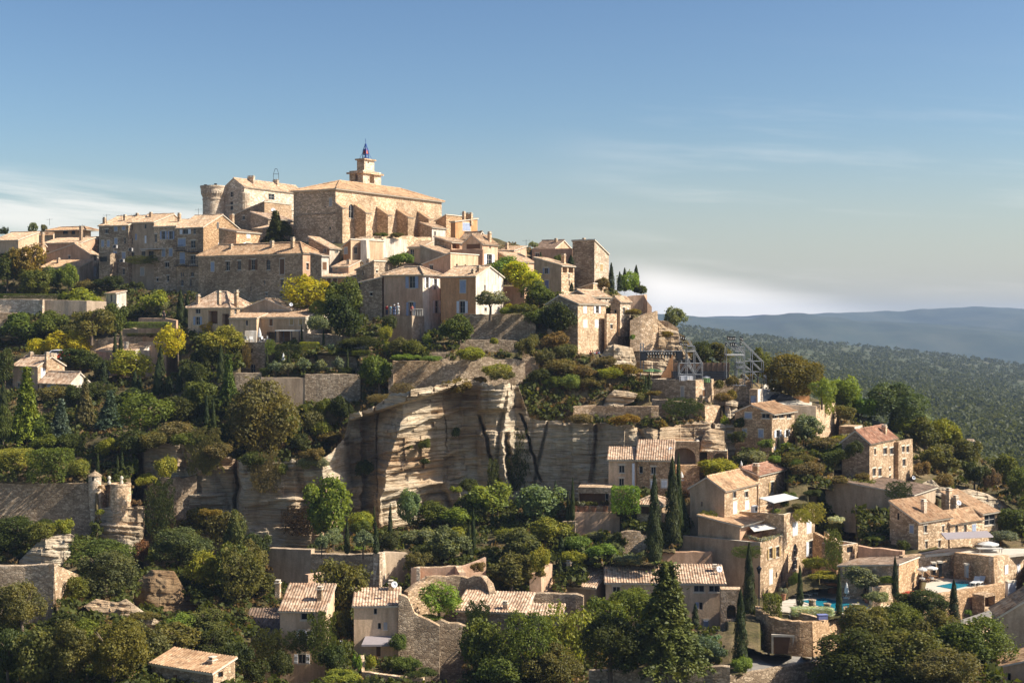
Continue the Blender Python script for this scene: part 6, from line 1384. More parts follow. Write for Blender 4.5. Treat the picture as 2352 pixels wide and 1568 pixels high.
T('F', [
 ('hedge', 240, 62, 520, 36, 'md', 'long low clipped hedge along pale wall at far left', dict(D=264)),
 ('cypress', 1460, 290, 80, 300, 'cy', 'dark cypress left of upper villa, left one of a pair'), ('cypress', 1515, 292, 70, 270, 'cy', 'dark cypress left of upper villa, right one of a pair'),
 ('bush', 222, 195, 110, 120, 'lg', 'climbing light green plant on the sunlit far left wall'),
 ('bush', 60, 400, 260, 200, 'bo', 'olive brown bush at left edge below sunlit wall'), ('broad', 190, 430, 330, 250, 'md', 'wide green tree below the sunlit far left wall'),
 ('broad', 380, 400, 270, 220, 'md', 'green tree in the middle of far left garden slope'), ('bush', 560, 400, 250, 200, 'bo', 'brown green shrub mass below yellow green tree'),
 ('broad', 740, 395, 280, 240, 'bo', 'olive green tree left of the vine hedge'), ('broad', 930, 360, 190, 260, 'md', 'taller green tree at left end of vine hedge'),
 ('bush', 430, 200, 180, 80, 'gy', 'grey green bush under the shaded garden wall'),
 ('airy', 540, 530, 320, 200, 'yl', 'bright yellow autumn tree on the left slope'), ('airy', 350, 540, 200, 150, 'yl', 'smaller yellow tree top left of bright yellow tree'),
 ('broad', 650, 650, 310, 180, 'dk', 'dark green tree in front of bright yellow tree'),
 ('cypress', 930, 630, 50, 290, 'cy', 'slim cypress in front of pinkish house, left twin'), ('cypress', 975, 610, 55, 270, 'cy', 'slim cypress in front of pinkish house, right twin'),
 ('hedge', 1200, 300, 300, 46, 'lg', 'light green vine hedge on terrace left of upper villa', dict(D=244)), ('hedge', 1200, 368, 300, 24, 'md', 'low green hedge strip on terrace wall'),
 ('airy', 1440, 580, 220, 310, 'yl', 'tall yellow tree right of pinkish house'), ('airy', 1690, 345, 130, 95, (.30, .19, .012), 'golden yellow tree top before the upper villa'),
 ('broad', 1815, 540, 280, 250, 'yg', 'bright yellow green tree below upper villa'), ('bush', 1645, 650, 210, 240, 'dk', 'round dark tree between the yellow trees'),
 ('cypress', 1298, 710, 80, 260, 'cy', 'dark cypress at right end of pinkish house'), ('airy', 1065, 730, 340, 240, 'yg', 'spreading yellow olive tree in front of pinkish house'),
 ('bush', 830, 700, 200, 160, 'dk', 'dark shrub right of left hillside house'),
 ('cypress', 840, 780, 90, 210, 'cy', 'broad cypress right of left hillside house'), ('cypress', 1090, 880, 70, 240, 'cy', 'cypress pair below spreading olive tree, left one'), ('cypress', 1130, 880, 60, 200, 'cy', 'cypress pair below spreading olive tree, right one'),
 ('cypress', 1278, 850, 90, 290, 'cy', 'leaning cypress below dark cypress of pinkish house'), ('cypress', 1370, 830, 70, 140, 'cy', 'short cypress top in the dark grove'), ('cypress', 1450, 820, 60, 180, 'cy', 'slim cypress top in dark grove, right side'),
 ('cypress', 1785, 720, 66, 290, 'cy', 'slender cypress left of small rubble tower house'), ('cedar', 1850, 920, 210, 390, 'ce', 'bright green conifer left of small rubble tower house'),
 ('broad', 1590, 980, 270, 250, 'md', 'round dark green tree in centre of the left grove'), ('cypress', 1670, 1100, 50, 260, 'cy', 'thin cypress beneath round dark green tree'), ('cypress', 1725, 1120, 46, 260, 'cy', 'thin cypress right of round dark green tree'),
 ('cedar', 215, 1220, 360, 590, (.10, .12, .012), 'big yellow green cedar at left side'), ('cedar', 490, 1200, 270, 320, 'bl', 'blue grey spruce right of yellow green cedar'), ('cedar', 890, 1110, 290, 300, 'bl', 'blue grey pine in the middle of left grove'),
 ('cedar', 690, 1080, 210, 370, 'br', 'brownish conifer right of the lower farm wing'), ('bush', 430, 900, 260, 150, 'bo', 'olive brown shrub under the lower farm wing'),
 ('airy', 1195, 1180, 390, 330, 'md', 'round green tree with thin pale trunk above rubble wall'), ('bush', 1440, 1240, 340, 220, 'br', 'brown green bush left of rubble topped cliff'),
 ('bush', 885, 1340, 200, 190, 'yg', 'yellowish shrub in front of dark grove'), ('broad', 1060, 1340, 260, 210, 'dk', 'dark tree behind yellowish shrub'), ('broad', 340, 1210, 200, 200, 'md', 'green tree behind big yellow green cedar'),
 ('bush', 620, 1290, 280, 150, 'dk', 'dark hedge like mass below blue grey spruce'), ('bush', 350, 1290, 240, 160, 'md', 'green mass between cedar and clipped hedge'),
 ('hedge', 100, 1430, 230, 140, 'yg', 'clipped pleached hedge with sunlit top at left edge', dict(depth=6)), ('hedge', 412, 1530, 260, 240, 'md', 'big clipped hedge with yellow top above fortified wall', dict(depth=6)),
 ('bush', 655, 1520, 190, 190, 'yg', 'rounded clipped bush left of turret'), ('cypress', 790, 1480, 36, 170, 'cy', 'thin cypress right behind turret'), ('cypress', 950, 1490, 36, 160, 'cy', 'thin cypress above round bastion, left one'), ('cypress', 986, 1480, 40, 180, 'cy', 'thin cypress above round bastion, right one'),
 ('bush', 1085, 1500, 180, 180, 'md', 'rounded green bush above the round bastion', dict(D=197)), ('bush', 1160, 1590, 190, 140, 'yg', 'yellowish creeper bush beside round bastion', dict(D=194)), ('bush', 1340, 1520, 190, 200, 'yg', 'yellow brown shrub on cliff edge left', dict(D=188)),
 ('broad', 40, 780, 150, 320, 'dk', 'dark tree at left edge beside hillside house'), ('cypress', 25, 1010, 80, 270, 'cy', 'dark cypress at left frame edge'), ('broad', 25, 1270, 130, 320, 'md', 'green tree at left frame edge below cypress'),
 ('broad', 1720, 1010, 200, 160, 'dk', 'dark tree mass under retaining wall, left'), ('broad', 1450, 1100, 260, 240, 'dk', 'dark tree right of round green tree'), ('broad', 1050, 1000, 260, 200, 'dk', 'dark tree behind blue grey pine'),
 ('broad', 620, 950, 220, 200, 'dk', 'dark tree right of lower farm wing'), ('broad', 800, 900, 200, 160, 'dk', 'dark tree below broad cypress'), ('broad', 1560, 760, 190, 180, 'dk', 'dark tree under tall yellow tree'),
])
T('G', [
 ('broad', 270, 1420, 500, 660, 'bo', 'huge olive brown tree growing beside the cliff shoulder'), ('broad', 420, 1250, 280, 300, 'md', 'grey green tree at right flank of the huge tree'),
 ('bush', 750, 340, 220, 180, 'gy', 'grey green shrub below lower villa right corner'), ('broad', 950, 400, 300, 360, 'dk', 'big dark green tree right of lower villa'), ('bush', 1040, 470, 400, 130, 'dk', 'dark hedge mass on the garden terrace'),
 ('bush', 850, 500, 60, 100, 'bl', 'small blue green shrub by clipped hedge'), ('bush', 1290, 420, 120, 150, 'yg', 'yellow green vine tree below people terrace'), ('bush', 1310, 510, 100, 120, 'yg', 'yellow green bush beneath the vine tree'),
 ('bush', 1330, 330, 140, 160, 'dk', 'dark ivy shrub under the visitors on terrace'),
 ('bush', 1400, 530, 190, 190, 'bo', 'grey brown shrub left of garden parapet'), ('bush', 1510, 545, 200, 190, 'md', 'green bush below the pink house corner'), ('bush', 1640, 440, 110, 110, 'lg', 'light green bush by the satellite dish'),
 ('broad', 1880, 440, 250, 230, 'md', 'round green tree below the orange house'), ('broad', 1235, 850, 250, 340, 'md', 'dense green tree left of rubble terrace wall'), ('bush', 1960, 570, 230, 130, 'yg', 'yellow green shrubs beside garden steps'), ('bush', 1440, 570, 240, 70, 'lg', 'low light green plants on rubble terrace'), ('bush', 1680, 575, 200, 60, 'lg', 'low plants along top of rubble terrace wall'),
 ('bush', 800, 1030, 170, 200, 'md', 'tall green bush under retaining wall'), ('bush', 760, 1190, 200, 210, 'yg', 'yellow green bush on cliff shoulder'), ('bush', 625, 1020, 170, 130, 'md', 'green bush right of the huge tree'), ('bush', 630, 1300, 190, 170, 'dk', 'dark round bush on cliff shoulder'), ('broad', 940, 1110, 170, 270, 'dk', 'dark tree in cleft left of the cliff'),
 ('bush', 700, 1130, 220, 200, 'bo', 'olive brown bush behind yellow green bush'), ('bush', 820, 1230, 240, 110, 'br', 'dry brown bushes on cliff shoulder edge'),
 ('bush', 452, 1500, 150, 130, 'md', 'neat round green bush on the cliff ledge', dict(D=187.5)), ('bush', 670, 1450, 170, 140, 'gy', 'grey green bush on cliff ledge, left one', dict(D=187.5)), ('bush', 775, 1445, 120, 130, 'gy', 'grey green bush on cliff ledge, right one', dict(D=187.5)), ('bush', 225, 1480, 110, 100, 'br', 'brown dry bush under the huge tree', dict(D=187.5)),
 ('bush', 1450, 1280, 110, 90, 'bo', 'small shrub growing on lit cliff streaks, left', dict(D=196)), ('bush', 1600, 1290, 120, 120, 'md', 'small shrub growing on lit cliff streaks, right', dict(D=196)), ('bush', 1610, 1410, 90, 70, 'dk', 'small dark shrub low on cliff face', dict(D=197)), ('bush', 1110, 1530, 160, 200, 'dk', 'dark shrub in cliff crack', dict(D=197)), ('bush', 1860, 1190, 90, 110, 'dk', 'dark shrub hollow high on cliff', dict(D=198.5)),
 ('ivy', 1240, 900, 200, 70, 'br', 'dry grass fringe on cliff lip, left', dict(D=201, depth=1.5)), ('ivy', 1430, 850, 200, 110, 'br', 'dry grass below rubble terrace wall', dict(D=204.5, depth=1.2)),
 ('hedge', 672, 482, 140, 66, 'yg', 'squared clipped hedge with bright top at terrace corner'), ('hedge', 860, 512, 250, 50, 'yg', 'clipped hedge with white roses behind pale garden wall', dict(D=222)), ('hedge', 1140, 520, 220, 34, 'md', 'flat topped table hedge above slender trunks', dict(D=216, lift=None)), ('bush', 1120, 600, 150, 120, 'dk', 'dark trunks shade under the table hedge', dict(D=217.5)),  # last bush stands for the dark shade under the table hedge
 ('hedge', 470, 692, 340, 66, 'dk', 'dark clipped hedge behind two olive trees', dict(D=214)), ('hedge', 830, 668, 380, 44, 'dk', 'dark clipped hedge behind three olive trees', dict(D=213.5)),
 ('hedge', 505, 590, 190, 150, 'dk', 'dark ivy hedge wall below pergola', dict(D=219)),
 ('olive', 393, 700, 120, 140, 'gy', 'round olive tree on villa terrace, leftmost', dict(D=212.3)), ('olive', 500, 700, 115, 125, 'gy', 'round olive tree on villa terrace, second from left', dict(D=212)), ('olive', 632, 672, 125, 125, 'gy', 'round olive tree on villa terrace, third from left', dict(D=212.4)), ('olive', 768, 668, 110, 115, 'gy', 'round olive tree on villa terrace, fourth from left', dict(D=212.4)), ('olive', 902, 668, 95, 130, 'gy', 'round olive tree on villa terrace, rightmost', dict(D=212.4)),
 ('cypress', 503, 600, 24, 155, 'cy', 'pencil cypress beside closed garden parasol', dict(D=214.6)), ('cypress', 727, 580, 26, 130, 'cy', 'pencil cypress before clipped hedge corner', dict(D=220)), ('cypress', 981, 668, 26, 205, 'cy', 'pencil cypress right of round olive trees', dict(D=213)), ('cypress', 610, 430, 26, 160, 'cy', 'pencil cypress at right post of pergola', dict(D=225)), ('cypress', 328, 650, 30, 190, 'cy', 'pencil cypress on rubble tower house wall', dict(D=222)), ('cypress', 786, 440, 24, 140, 'cy', 'pencil cypress below grey green shrub', dict(D=226)),
 ('ivy', 355, 520, 90, 130, 'lg', 'light creeper on lit side of rubble tower house', dict(D=224)), ('ivy', 165, 620, 80, 200, 'br', 'brown creeper on shaded side of rubble tower house', dict(D=225)),
])
T('B', [
 ('airy', 925, 1500, 350, 300, 'yl', 'bright yellow tree in front of long shaded block'), ('broad', 1230, 1560, 270, 340, 'md', 'green tree between yellow tree and round stone house'), ('broad', 1245, 1345, 200, 90, 'dk', 'dark tree top under terracotta fronted houses'), ('bush', 1020, 1540, 170, 200, 'yg', 'yellow green lower branches right of yellow tree'),
 ('cedar', 655, 925, 240, 260, 'dk', 'dark fir left of the church'), ('cypress', 684, 900, 60, 220, 'cy', 'dark pointed fir beside church apse'), ('broad', 725, 920, 130, 190, 'dk', 'dark tree against the church apse'),
 ('bush', 1480, 870, 80, 40, 'bo', 'grass tuft at foot of church buttress, left', dict(D=265)), ('bush', 1530, 872, 90, 44, 'md', 'green tuft on church terrace', dict(D=266)), ('bush', 1650, 878, 140, 50, 'bo', 'low bush row on church terrace', dict(D=269)),
])
T('C', [
 ('bush', 120, 592, 240, 140, 'lg', 'bright green fig below the church terrace wall', dict(D=248)), ('broad', 970, 720, 250, 210, 'lg', 'light green bamboo clump beside orange house gable'), ('broad', 1085, 790, 290, 240, (.20, .20, .012), 'yellow bamboo clump right of orange house'),
 ('broad', 1230, 930, 260, 210, 'md', 'dark grey green tree below plaster house'), ('olive', 828, 985, 280, 215, 'gy', 'spreading olive tree before the orange house gable'), ('bush', 985, 930, 70, 56, 'yl', 'small yellow shrub by ochre outbuilding'),
 ('bush', 1085, 985, 220, 120, 'md', 'green bushes above retaining wall'), ('bush', 1200, 1070, 230, 160, 'md', 'green bushes at right end of retaining wall'), ('broad', 1385, 1160, 240, 270, 'dk', 'big dark fig against the rubble stone house'), ('bush', 960, 985, 120, 90, 'lg', 'light bush right of spreading olive tree'),
 ('bush', 1120, 1320, 200, 190, 'bo', 'olive bush at end of lower garden wall'), ('bush', 1200, 1240, 120, 120, 'bo', 'dry bush beside retaining wall end'), ('bush', 680, 1350, 230, 120, 'yg', 'yellow green bush left of lower garden wall'), ('bush', 880, 1490, 260, 130, 'yg', 'bright yellow green bush on cliff brow', dict(D=206.5)), ('bush', 860, 1220, 90, 70, 'yg', 'small bush on lower grey garden wall'),
 ('bush', 750, 1568, 150, 110, 'br', 'dry brown bush beneath bright bush on cliff brow', dict(D=206.5)),
 ('bush', 1740, 790, 140, 140, 'br', 'brownish bush at foot of tower house'), ('cypress', 1807, 785, 60, 225, 'cy', 'dark cypress on village end, nearest the tower'), ('cypress', 1875, 790, 50, 160, 'cy', 'dark cypress on village end, second'), ('cypress', 1915, 790, 52, 190, 'cy', 'dark cypress on village end, third'), ('cypress', 2008, 800, 70, 220, 'cy', 'dark cypress on village end, outermost'),
 ('bush', 1940, 800, 190, 190, 'lg', 'light green tree behind village end cypresses'), ('bush', 2055, 820, 110, 100, 'md', 'green bush right of outermost cypress'), ('cypress', 1480, 575, 56, 80, 'cy', 'small cypress in front of tower house wall', dict(D=258)), ('cypress', 1485, 790, 46, 72, 'cy', 'small cypress beside plaster house corner', dict(D=243)), ('bush', 1375, 545, 80, 70, 'md', 'green shrub over plaster house roof', dict(D=257)), ('bush', 1185, 440, 90, 66, 'gy', 'palm like shrub on skyline terrace', dict(D=262)), ('cypress', 1235, 515, 26, 48, 'cy', 'tiny cypress by long wall', dict(D=262)),
 ('bush', 1330, 1260, 260, 180, 'br', 'prickly brown cactus bank below rubble stone house'), ('bush', 1430, 1330, 220, 130, 'bo', 'green brown cactus patch on the slope'), ('bush', 1260, 1400, 170, 170, 'bo', 'cactus clump above bare rock'), ('bush', 1420, 1460, 280, 150, 'br', 'dry cactus bank in middle of slope'), ('bush', 1240, 1540, 200, 160, 'dk', 'dark cactus clump on cliff edge'), ('bush', 1570, 1500, 260, 150, 'br', 'brown grass bank on slope'), ('bush', 1330, 1580, 180, 130, 'md', 'green bush low on cactus slope'), ('bush', 1520, 1590, 200, 150, 'lg', 'light green bush low on cactus slope'), ('bush', 1740, 1400, 220, 110, 'br', 'orange brown grass bank near theatre'), ('bush', 1800, 1500, 240, 110, 'yg', 'yellow green bank by theatre path'),
 ('bush', 1640, 1580, 220, 120, 'bo', 'olive brown bank above pale rock'), ('bush', 1990, 980, 160, 60, 'og', 'dry grass bank under round wall'),
])
T('E', [
 ('broad', 490, 310, 170, 170, 'gy', 'grey olive tree on rock top right of curved wall'), ('broad', 725, 585, 200, 170, 'dk', 'dark tree behind theatre fence, left'), ('broad', 860, 590, 180, 170, 'bo', 'olive brown tree behind theatre fence, right'), ('broad', 1165, 735, 190, 250, 'md', 'green tree behind steel frame'), ('bush', 1085, 730, 110, 80, 'og', 'orange bush beside light tower'),
 ('broad', 1430, 935, 450, 400, (.07, .058, .014), 'big round tree with orange right side in car park', dict(lift=.09, D=214)), ('airy', 1680, 920, 190, 200, 'lg', 'light green tree right of big round tree'), ('airy', 1840, 920, 230, 235, 'lg', 'light green tree behind the parking terrace, right'),
 ('broad', 1565, 1200, 210, 190, 'gy', 'grey green tree right of corner villa'), ('ivy', 560, 1010, 340, 150, 'dk', 'dark ivy mat over retaining wall', dict(D=203.6, depth=.8)), ('bush', 1235, 1280, 150, 100, 'lg', 'vine along foot of corner villa'), ('bush', 1180, 1410, 230, 130, 'gy', 'round grey green bush below corner villa'), ('cypress', 1330, 1315, 42, 125, 'cy', 'small cypress in front of corner villa'), ('bush', 1400, 1280, 90, 70, 'lg', 'light vine right of small cypress'),
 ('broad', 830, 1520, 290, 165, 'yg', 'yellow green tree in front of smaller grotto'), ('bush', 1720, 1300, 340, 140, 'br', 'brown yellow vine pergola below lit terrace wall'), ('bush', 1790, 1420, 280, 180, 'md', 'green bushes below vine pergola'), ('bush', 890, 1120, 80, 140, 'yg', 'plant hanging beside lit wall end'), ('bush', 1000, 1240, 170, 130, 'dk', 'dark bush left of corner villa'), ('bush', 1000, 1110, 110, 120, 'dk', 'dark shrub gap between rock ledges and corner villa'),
 ('bush', 1450, 1400, 280, 120, 'bo', 'rockery shrubs below corner villa'), ('bush', 1560, 1500, 300, 130, 'br', 'dry bank of shrubs right of chimney roof'), ('ivy', 1720, 1000, 130, 170, 'yg', 'hanging plants on tall sunlit terrace wall', dict(D=210.5, depth=.6)),
 ('bush', 850, 800, 110, 100, 'bo', 'brown green tuft on theatre wall', dict(D=211.5)), ('bush', 960, 790, 130, 130, 'br', 'brown bush on lit theatre wall', dict(D=213)), ('bush', 890, 910, 160, 110, 'br', 'dry brown bush below theatre wall', dict(D=209)), ('bush', 965, 890, 110, 110, 'og', 'orange brown bush under theatre wall', dict(D=211)),
 ('cypress', 255, 810, 30, 120, 'cy', 'short cypress under the green parasol, left'), ('cypress', 284, 800, 34, 150, 'cy', 'short cypress under the green parasol, right'), ('bush', 390, 1130, 110, 110, 'og', 'dry orange bush at wall corner', dict(D=202)), ('bush', 470, 1220, 90, 70, 'dk', 'dark bush by rock niche', dict(D=200)),
 ('bush', 150, 400, 60, 60, 'lg', 'tiny green bush on rock beside stone house', dict(D=219)), ('bush', 420, 380, 110, 70, 'og', 'dry orange grass on rock top', dict(D=226)), ('bush', 100, 700, 260, 140, 'og', 'dry orange grass slope left of theatre'), ('bush', 300, 850, 200, 50, 'br', 'brown grass bank under theatre storeroom'), ('bush', 220, 900, 160, 90, 'bo', 'brown green tufts behind pale rock'),
 ('broad', 1970, 1010, 260, 160, 'dk', 'dark tree below parking terrace right'), ('broad', 1880, 1060, 170, 130, 'bo', 'olive tree at foot of tall lit wall'),
])
T('I', [
 ('broad', 140, 280, 260, 270, 'md', 'green tree right of the parking terrace'), ('broad', 340, 350, 260, 250, 'lg', 'pale green tree above red roof house'), ('broad', 660, 420, 580, 450, (.055, .07, .028), 'very large grey green tree behind red roof house'), ('broad', 940, 470, 260, 230, 'gy', 'grey green tree right of very large tree'),
 ('broad', 800, 520, 330, 200, 'yg', 'yellowish tree right above red roof ridge'), ('broad', 1020, 700, 380, 350, 'bo', 'olive green tree right of red roof house'), ('broad', 1270, 720, 340, 400, (.10, .10, .015), 'yellow green tree on the wooded right slope'), ('broad', 1250, 960, 380, 330, 'bo', 'olive brown tree lower on right slope'), ('broad', 1480, 880, 300, 330, 'bo', 'olive brown tree at edge of the valley view'), ('broad', 1560, 1080, 260, 260, 'dk', 'dark green tree above rubble pile'), ('broad', 1880, 1060, 300, 330, 'md', 'green tree at right slope edge'), ('broad', 2060, 1180, 260, 300, 'md', 'green tree at right frame edge above rocks'), ('bush', 1000, 960, 220, 200, 'br', 'dry brown shrubs right of red roof house'), ('bush', 1280, 1100, 260, 200, 'br', 'rust brown bush on bare slope'), ('bush', 1720, 1120, 200, 300, (.10, .07, .045), 'grey brown withered mound at slope edge'),
 ('broad', 265, 1560, 540, 550, 'md', 'large round green tree left of broad villa', dict(D=190)), ('broad', 1990, 1580, 330, 280, 'md', 'green bushy tree right of broad villa'), ('broad', 2120, 1560, 260, 240, 'dk', 'dark tree at right frame edge by second pool'), ('bush', 270, 760, 230, 240, 'dk', 'dark ivy on shaded side of red roof house', dict(D=190)), ('bush', 60, 760, 300, 220, 'lg', 'light green bushes left of red roof house'), ('bush', 90, 620, 260, 130, 'yg', 'yellow vine canopy left of red roof house'),
 ('ivy', 740, 1200, 300, 200, 'dk', 'dark ivy covering red roof annex wall', dict(D=180.5, depth=.5)), ('bush', 60, 1050, 260, 130, 'br', 'brown dry shrubs on bank below red roof house'), ('bush', 350, 1010, 160, 110, 'br', 'dry bush at foot of red roof house'), ('bush', 60, 1480, 180, 120, 'wh', 'white flowering oleander by villa garden wall'), ('broad', 1800, 400, 200, 120, 'md', 'tree between tiny far houses', dict(D=820)), ('broad', 1600, 420, 150, 100, 'dk', 'dark tree beside tiny far house', dict(D=825)), ('cypress', 1965, 850, 40, 110, 'cy', 'lone cypress by brown field in valley', dict(D=540)),
])
T('M', [
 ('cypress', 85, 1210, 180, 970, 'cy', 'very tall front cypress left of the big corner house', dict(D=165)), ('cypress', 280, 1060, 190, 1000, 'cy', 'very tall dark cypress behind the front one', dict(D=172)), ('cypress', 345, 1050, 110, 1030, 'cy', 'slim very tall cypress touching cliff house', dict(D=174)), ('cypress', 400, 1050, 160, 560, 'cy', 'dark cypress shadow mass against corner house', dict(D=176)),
 ('broad', 740, 290, 360, 210, 'yg', 'yellow green tree behind corner house roof', dict(D=186)), ('cypress', 1890, 750, 110, 560, 'cy', 'cypress right of awning terrace', dict(D=189)), ('ivy', 1800, 760, 260, 230, 'yg', 'yellow green vine over terrace wall corner', dict(D=174.3, depth=.7)), ('ivy', 1680, 750, 200, 150, 'yg', 'vine strands between white shutters', dict(D=173.2, depth=.4)), ('ivy', 660, 780, 210, 160, 'md', 'green creeper on shaded gable wall', dict(D=174, depth=.4)), ('ivy', 1080, 1130, 330, 130, 'md', 'green creeper on shaded lower wall', dict(D=168, depth=.4)),
 ('bush', 1550, 510, 150, 120, 'md', 'green shrubs behind white awning', dict(D=181)), ('bush', 1500, 600, 100, 110, 'dk', 'potted round bush under white awning', dict(D=174)), ('bush', 1700, 620, 300, 90, 'bo', 'terrace garden plants right of awning', dict(D=177)), ('bush', 1400, 650, 130, 60, 'lg', 'low potted greens on awning terrace', dict(D=172.5)), ('bush', 2030, 820, 160, 90, 'wh', 'white flowering bush right of cypress', dict(D=189)),
 ('bush', 1640, 230, 200, 200, 'md', 'green bushes right of red roofed block'), ('bush', 1800, 480, 220, 100, 'dk', 'dark hedge behind awning terrace', dict(D=181)), ('bush', 1420, 120, 160, 100, 'lg', 'light bush above red roofed block'),
])
T('N', [
 ('cypress', 130, 830, 115, 620, 'cy', 'tall cypress in front of corner house', dict(D=158)), ('cypress', 60, 1250, 130, 660, 'cy', 'stout cypress by the lane, left of bastion', dict(D=140)), ('cypress', 540, 730, 60, 345, 'cy', 'cypress at left end of lower pool', dict(D=156)), ('cypress', 856, 805, 56, 375, 'cy', 'cypress at right corner of lower pool', dict(D=155)), ('cypress', 1310, 650, 60, 335, 'cy', 'cypress beside garden house with bright tiles', dict(D=159)), ('cypress', 1785, 900, 100, 395, 'cy', 'cypress before long sunlit wall', dict(D=142)),
 ('olive', 1060, 640, 340, 250, 'gy', 'wide olive tree right of lower pool', dict(D=163)), ('bush', 1220, 700, 220, 110, 'gy', 'grey shrubs below garden house'), ('bush', 720, 500, 280, 80, 'yg', 'yellow green vine pergola over pool terrace', dict(D=166)), ('bush', 660, 420, 220, 110, 'yg', 'upper vine canopy beside stone stair', dict(D=169)), ('ivy', 810, 420, 150, 330, 'md', 'ivy on garden tower corner', dict(D=168, depth=.5)), ('bush', 1250, 540, 120, 80, 'lg', 'bright bush under garden house', dict(D=159.5)),
 ('bush', 500, 590, 120, 180, 'md', 'green bush behind white pool loungers', dict(D=166)), ('hedge', 318, 795, 110, 160, 'md', 'rounded clipped hedge beside garden steps', dict(D=153.5, depth=3)), ('hedge', 640, 790, 300, 62, 'wh', 'oleander hedge with white flowers before pool', dict(D=154.5)), ('bush', 205, 1040, 80, 180, 'dk', 'dark ivy bush left of garage door', dict(D=151)), ('bush', 165, 800, 70, 90, 'dk', 'dark shrub at foot of tall cypress', dict(D=156)),
 ('broad', 1520, 860, 400, 250, 'dk', 'dark tree in front of long sunlit wall', dict(D=145)), ('broad', 1090, 1010, 420, 310, 'bo', 'olive green tree below pool parapet', dict(D=140)), ('broad', 1350, 1010, 400, 300, 'md', 'green tree left of cypress by sunlit wall', dict(D=140)),
 ('broad', 1010, 1380, 600, 440, 'dk', 'big dark tree at bottom below the lane', dict(D=128)), ('broad', 1400, 1400, 640, 460, 'bo', 'big olive tree at bottom right of centre', dict(D=126)), ('broad', 1920, 1280, 560, 470, 'md', 'big green tree at bottom right corner', dict(D=130)), ('broad', 1680, 1150, 420, 360, 'bo', 'olive brown tree above bottom right tree', dict(D=135)), ('broad', 1750, 1420, 500, 330, 'br', 'brown green tree crown at bottom edge right', dict(D=122)), ('broad', 780, 1400, 330, 190, 'md', 'green shrub tree at bottom edge by lane wall', dict(D=130)), ('bush', 1190, 1220, 300, 190, 'md', 'mid green crown between bottom trees', dict(D=131)),
 ('bush', 2200, 200, 260, 110, 'gy', 'grey olive shrubs behind terrace parasol', dict(D=178)), ('bush', 1370, 280, 110, 120, 'dk', 'dark bush at corner of broad villa', dict(D=170)), ('bush', 1100, 220, 140, 80, 'md', 'green flower bed by curved pink wall', dict(D=174)), ('bush', 820, 130, 180, 110, 'yg', 'yellow green vine on garden wall top', dict(D=187)), ('bush', 1200, 200, 180, 60, 'md', 'low garden plants beside villa gable', dict(D=173)), ('bush', 1900, 790, 60, 60, 'lg', 'tiny bush by lane under sunlit wall', dict(D=148)), ('bush', 70, 1260, 180, 150, 'lg', 'light bush at foot of stout cypress', dict(D=138.5)),
])
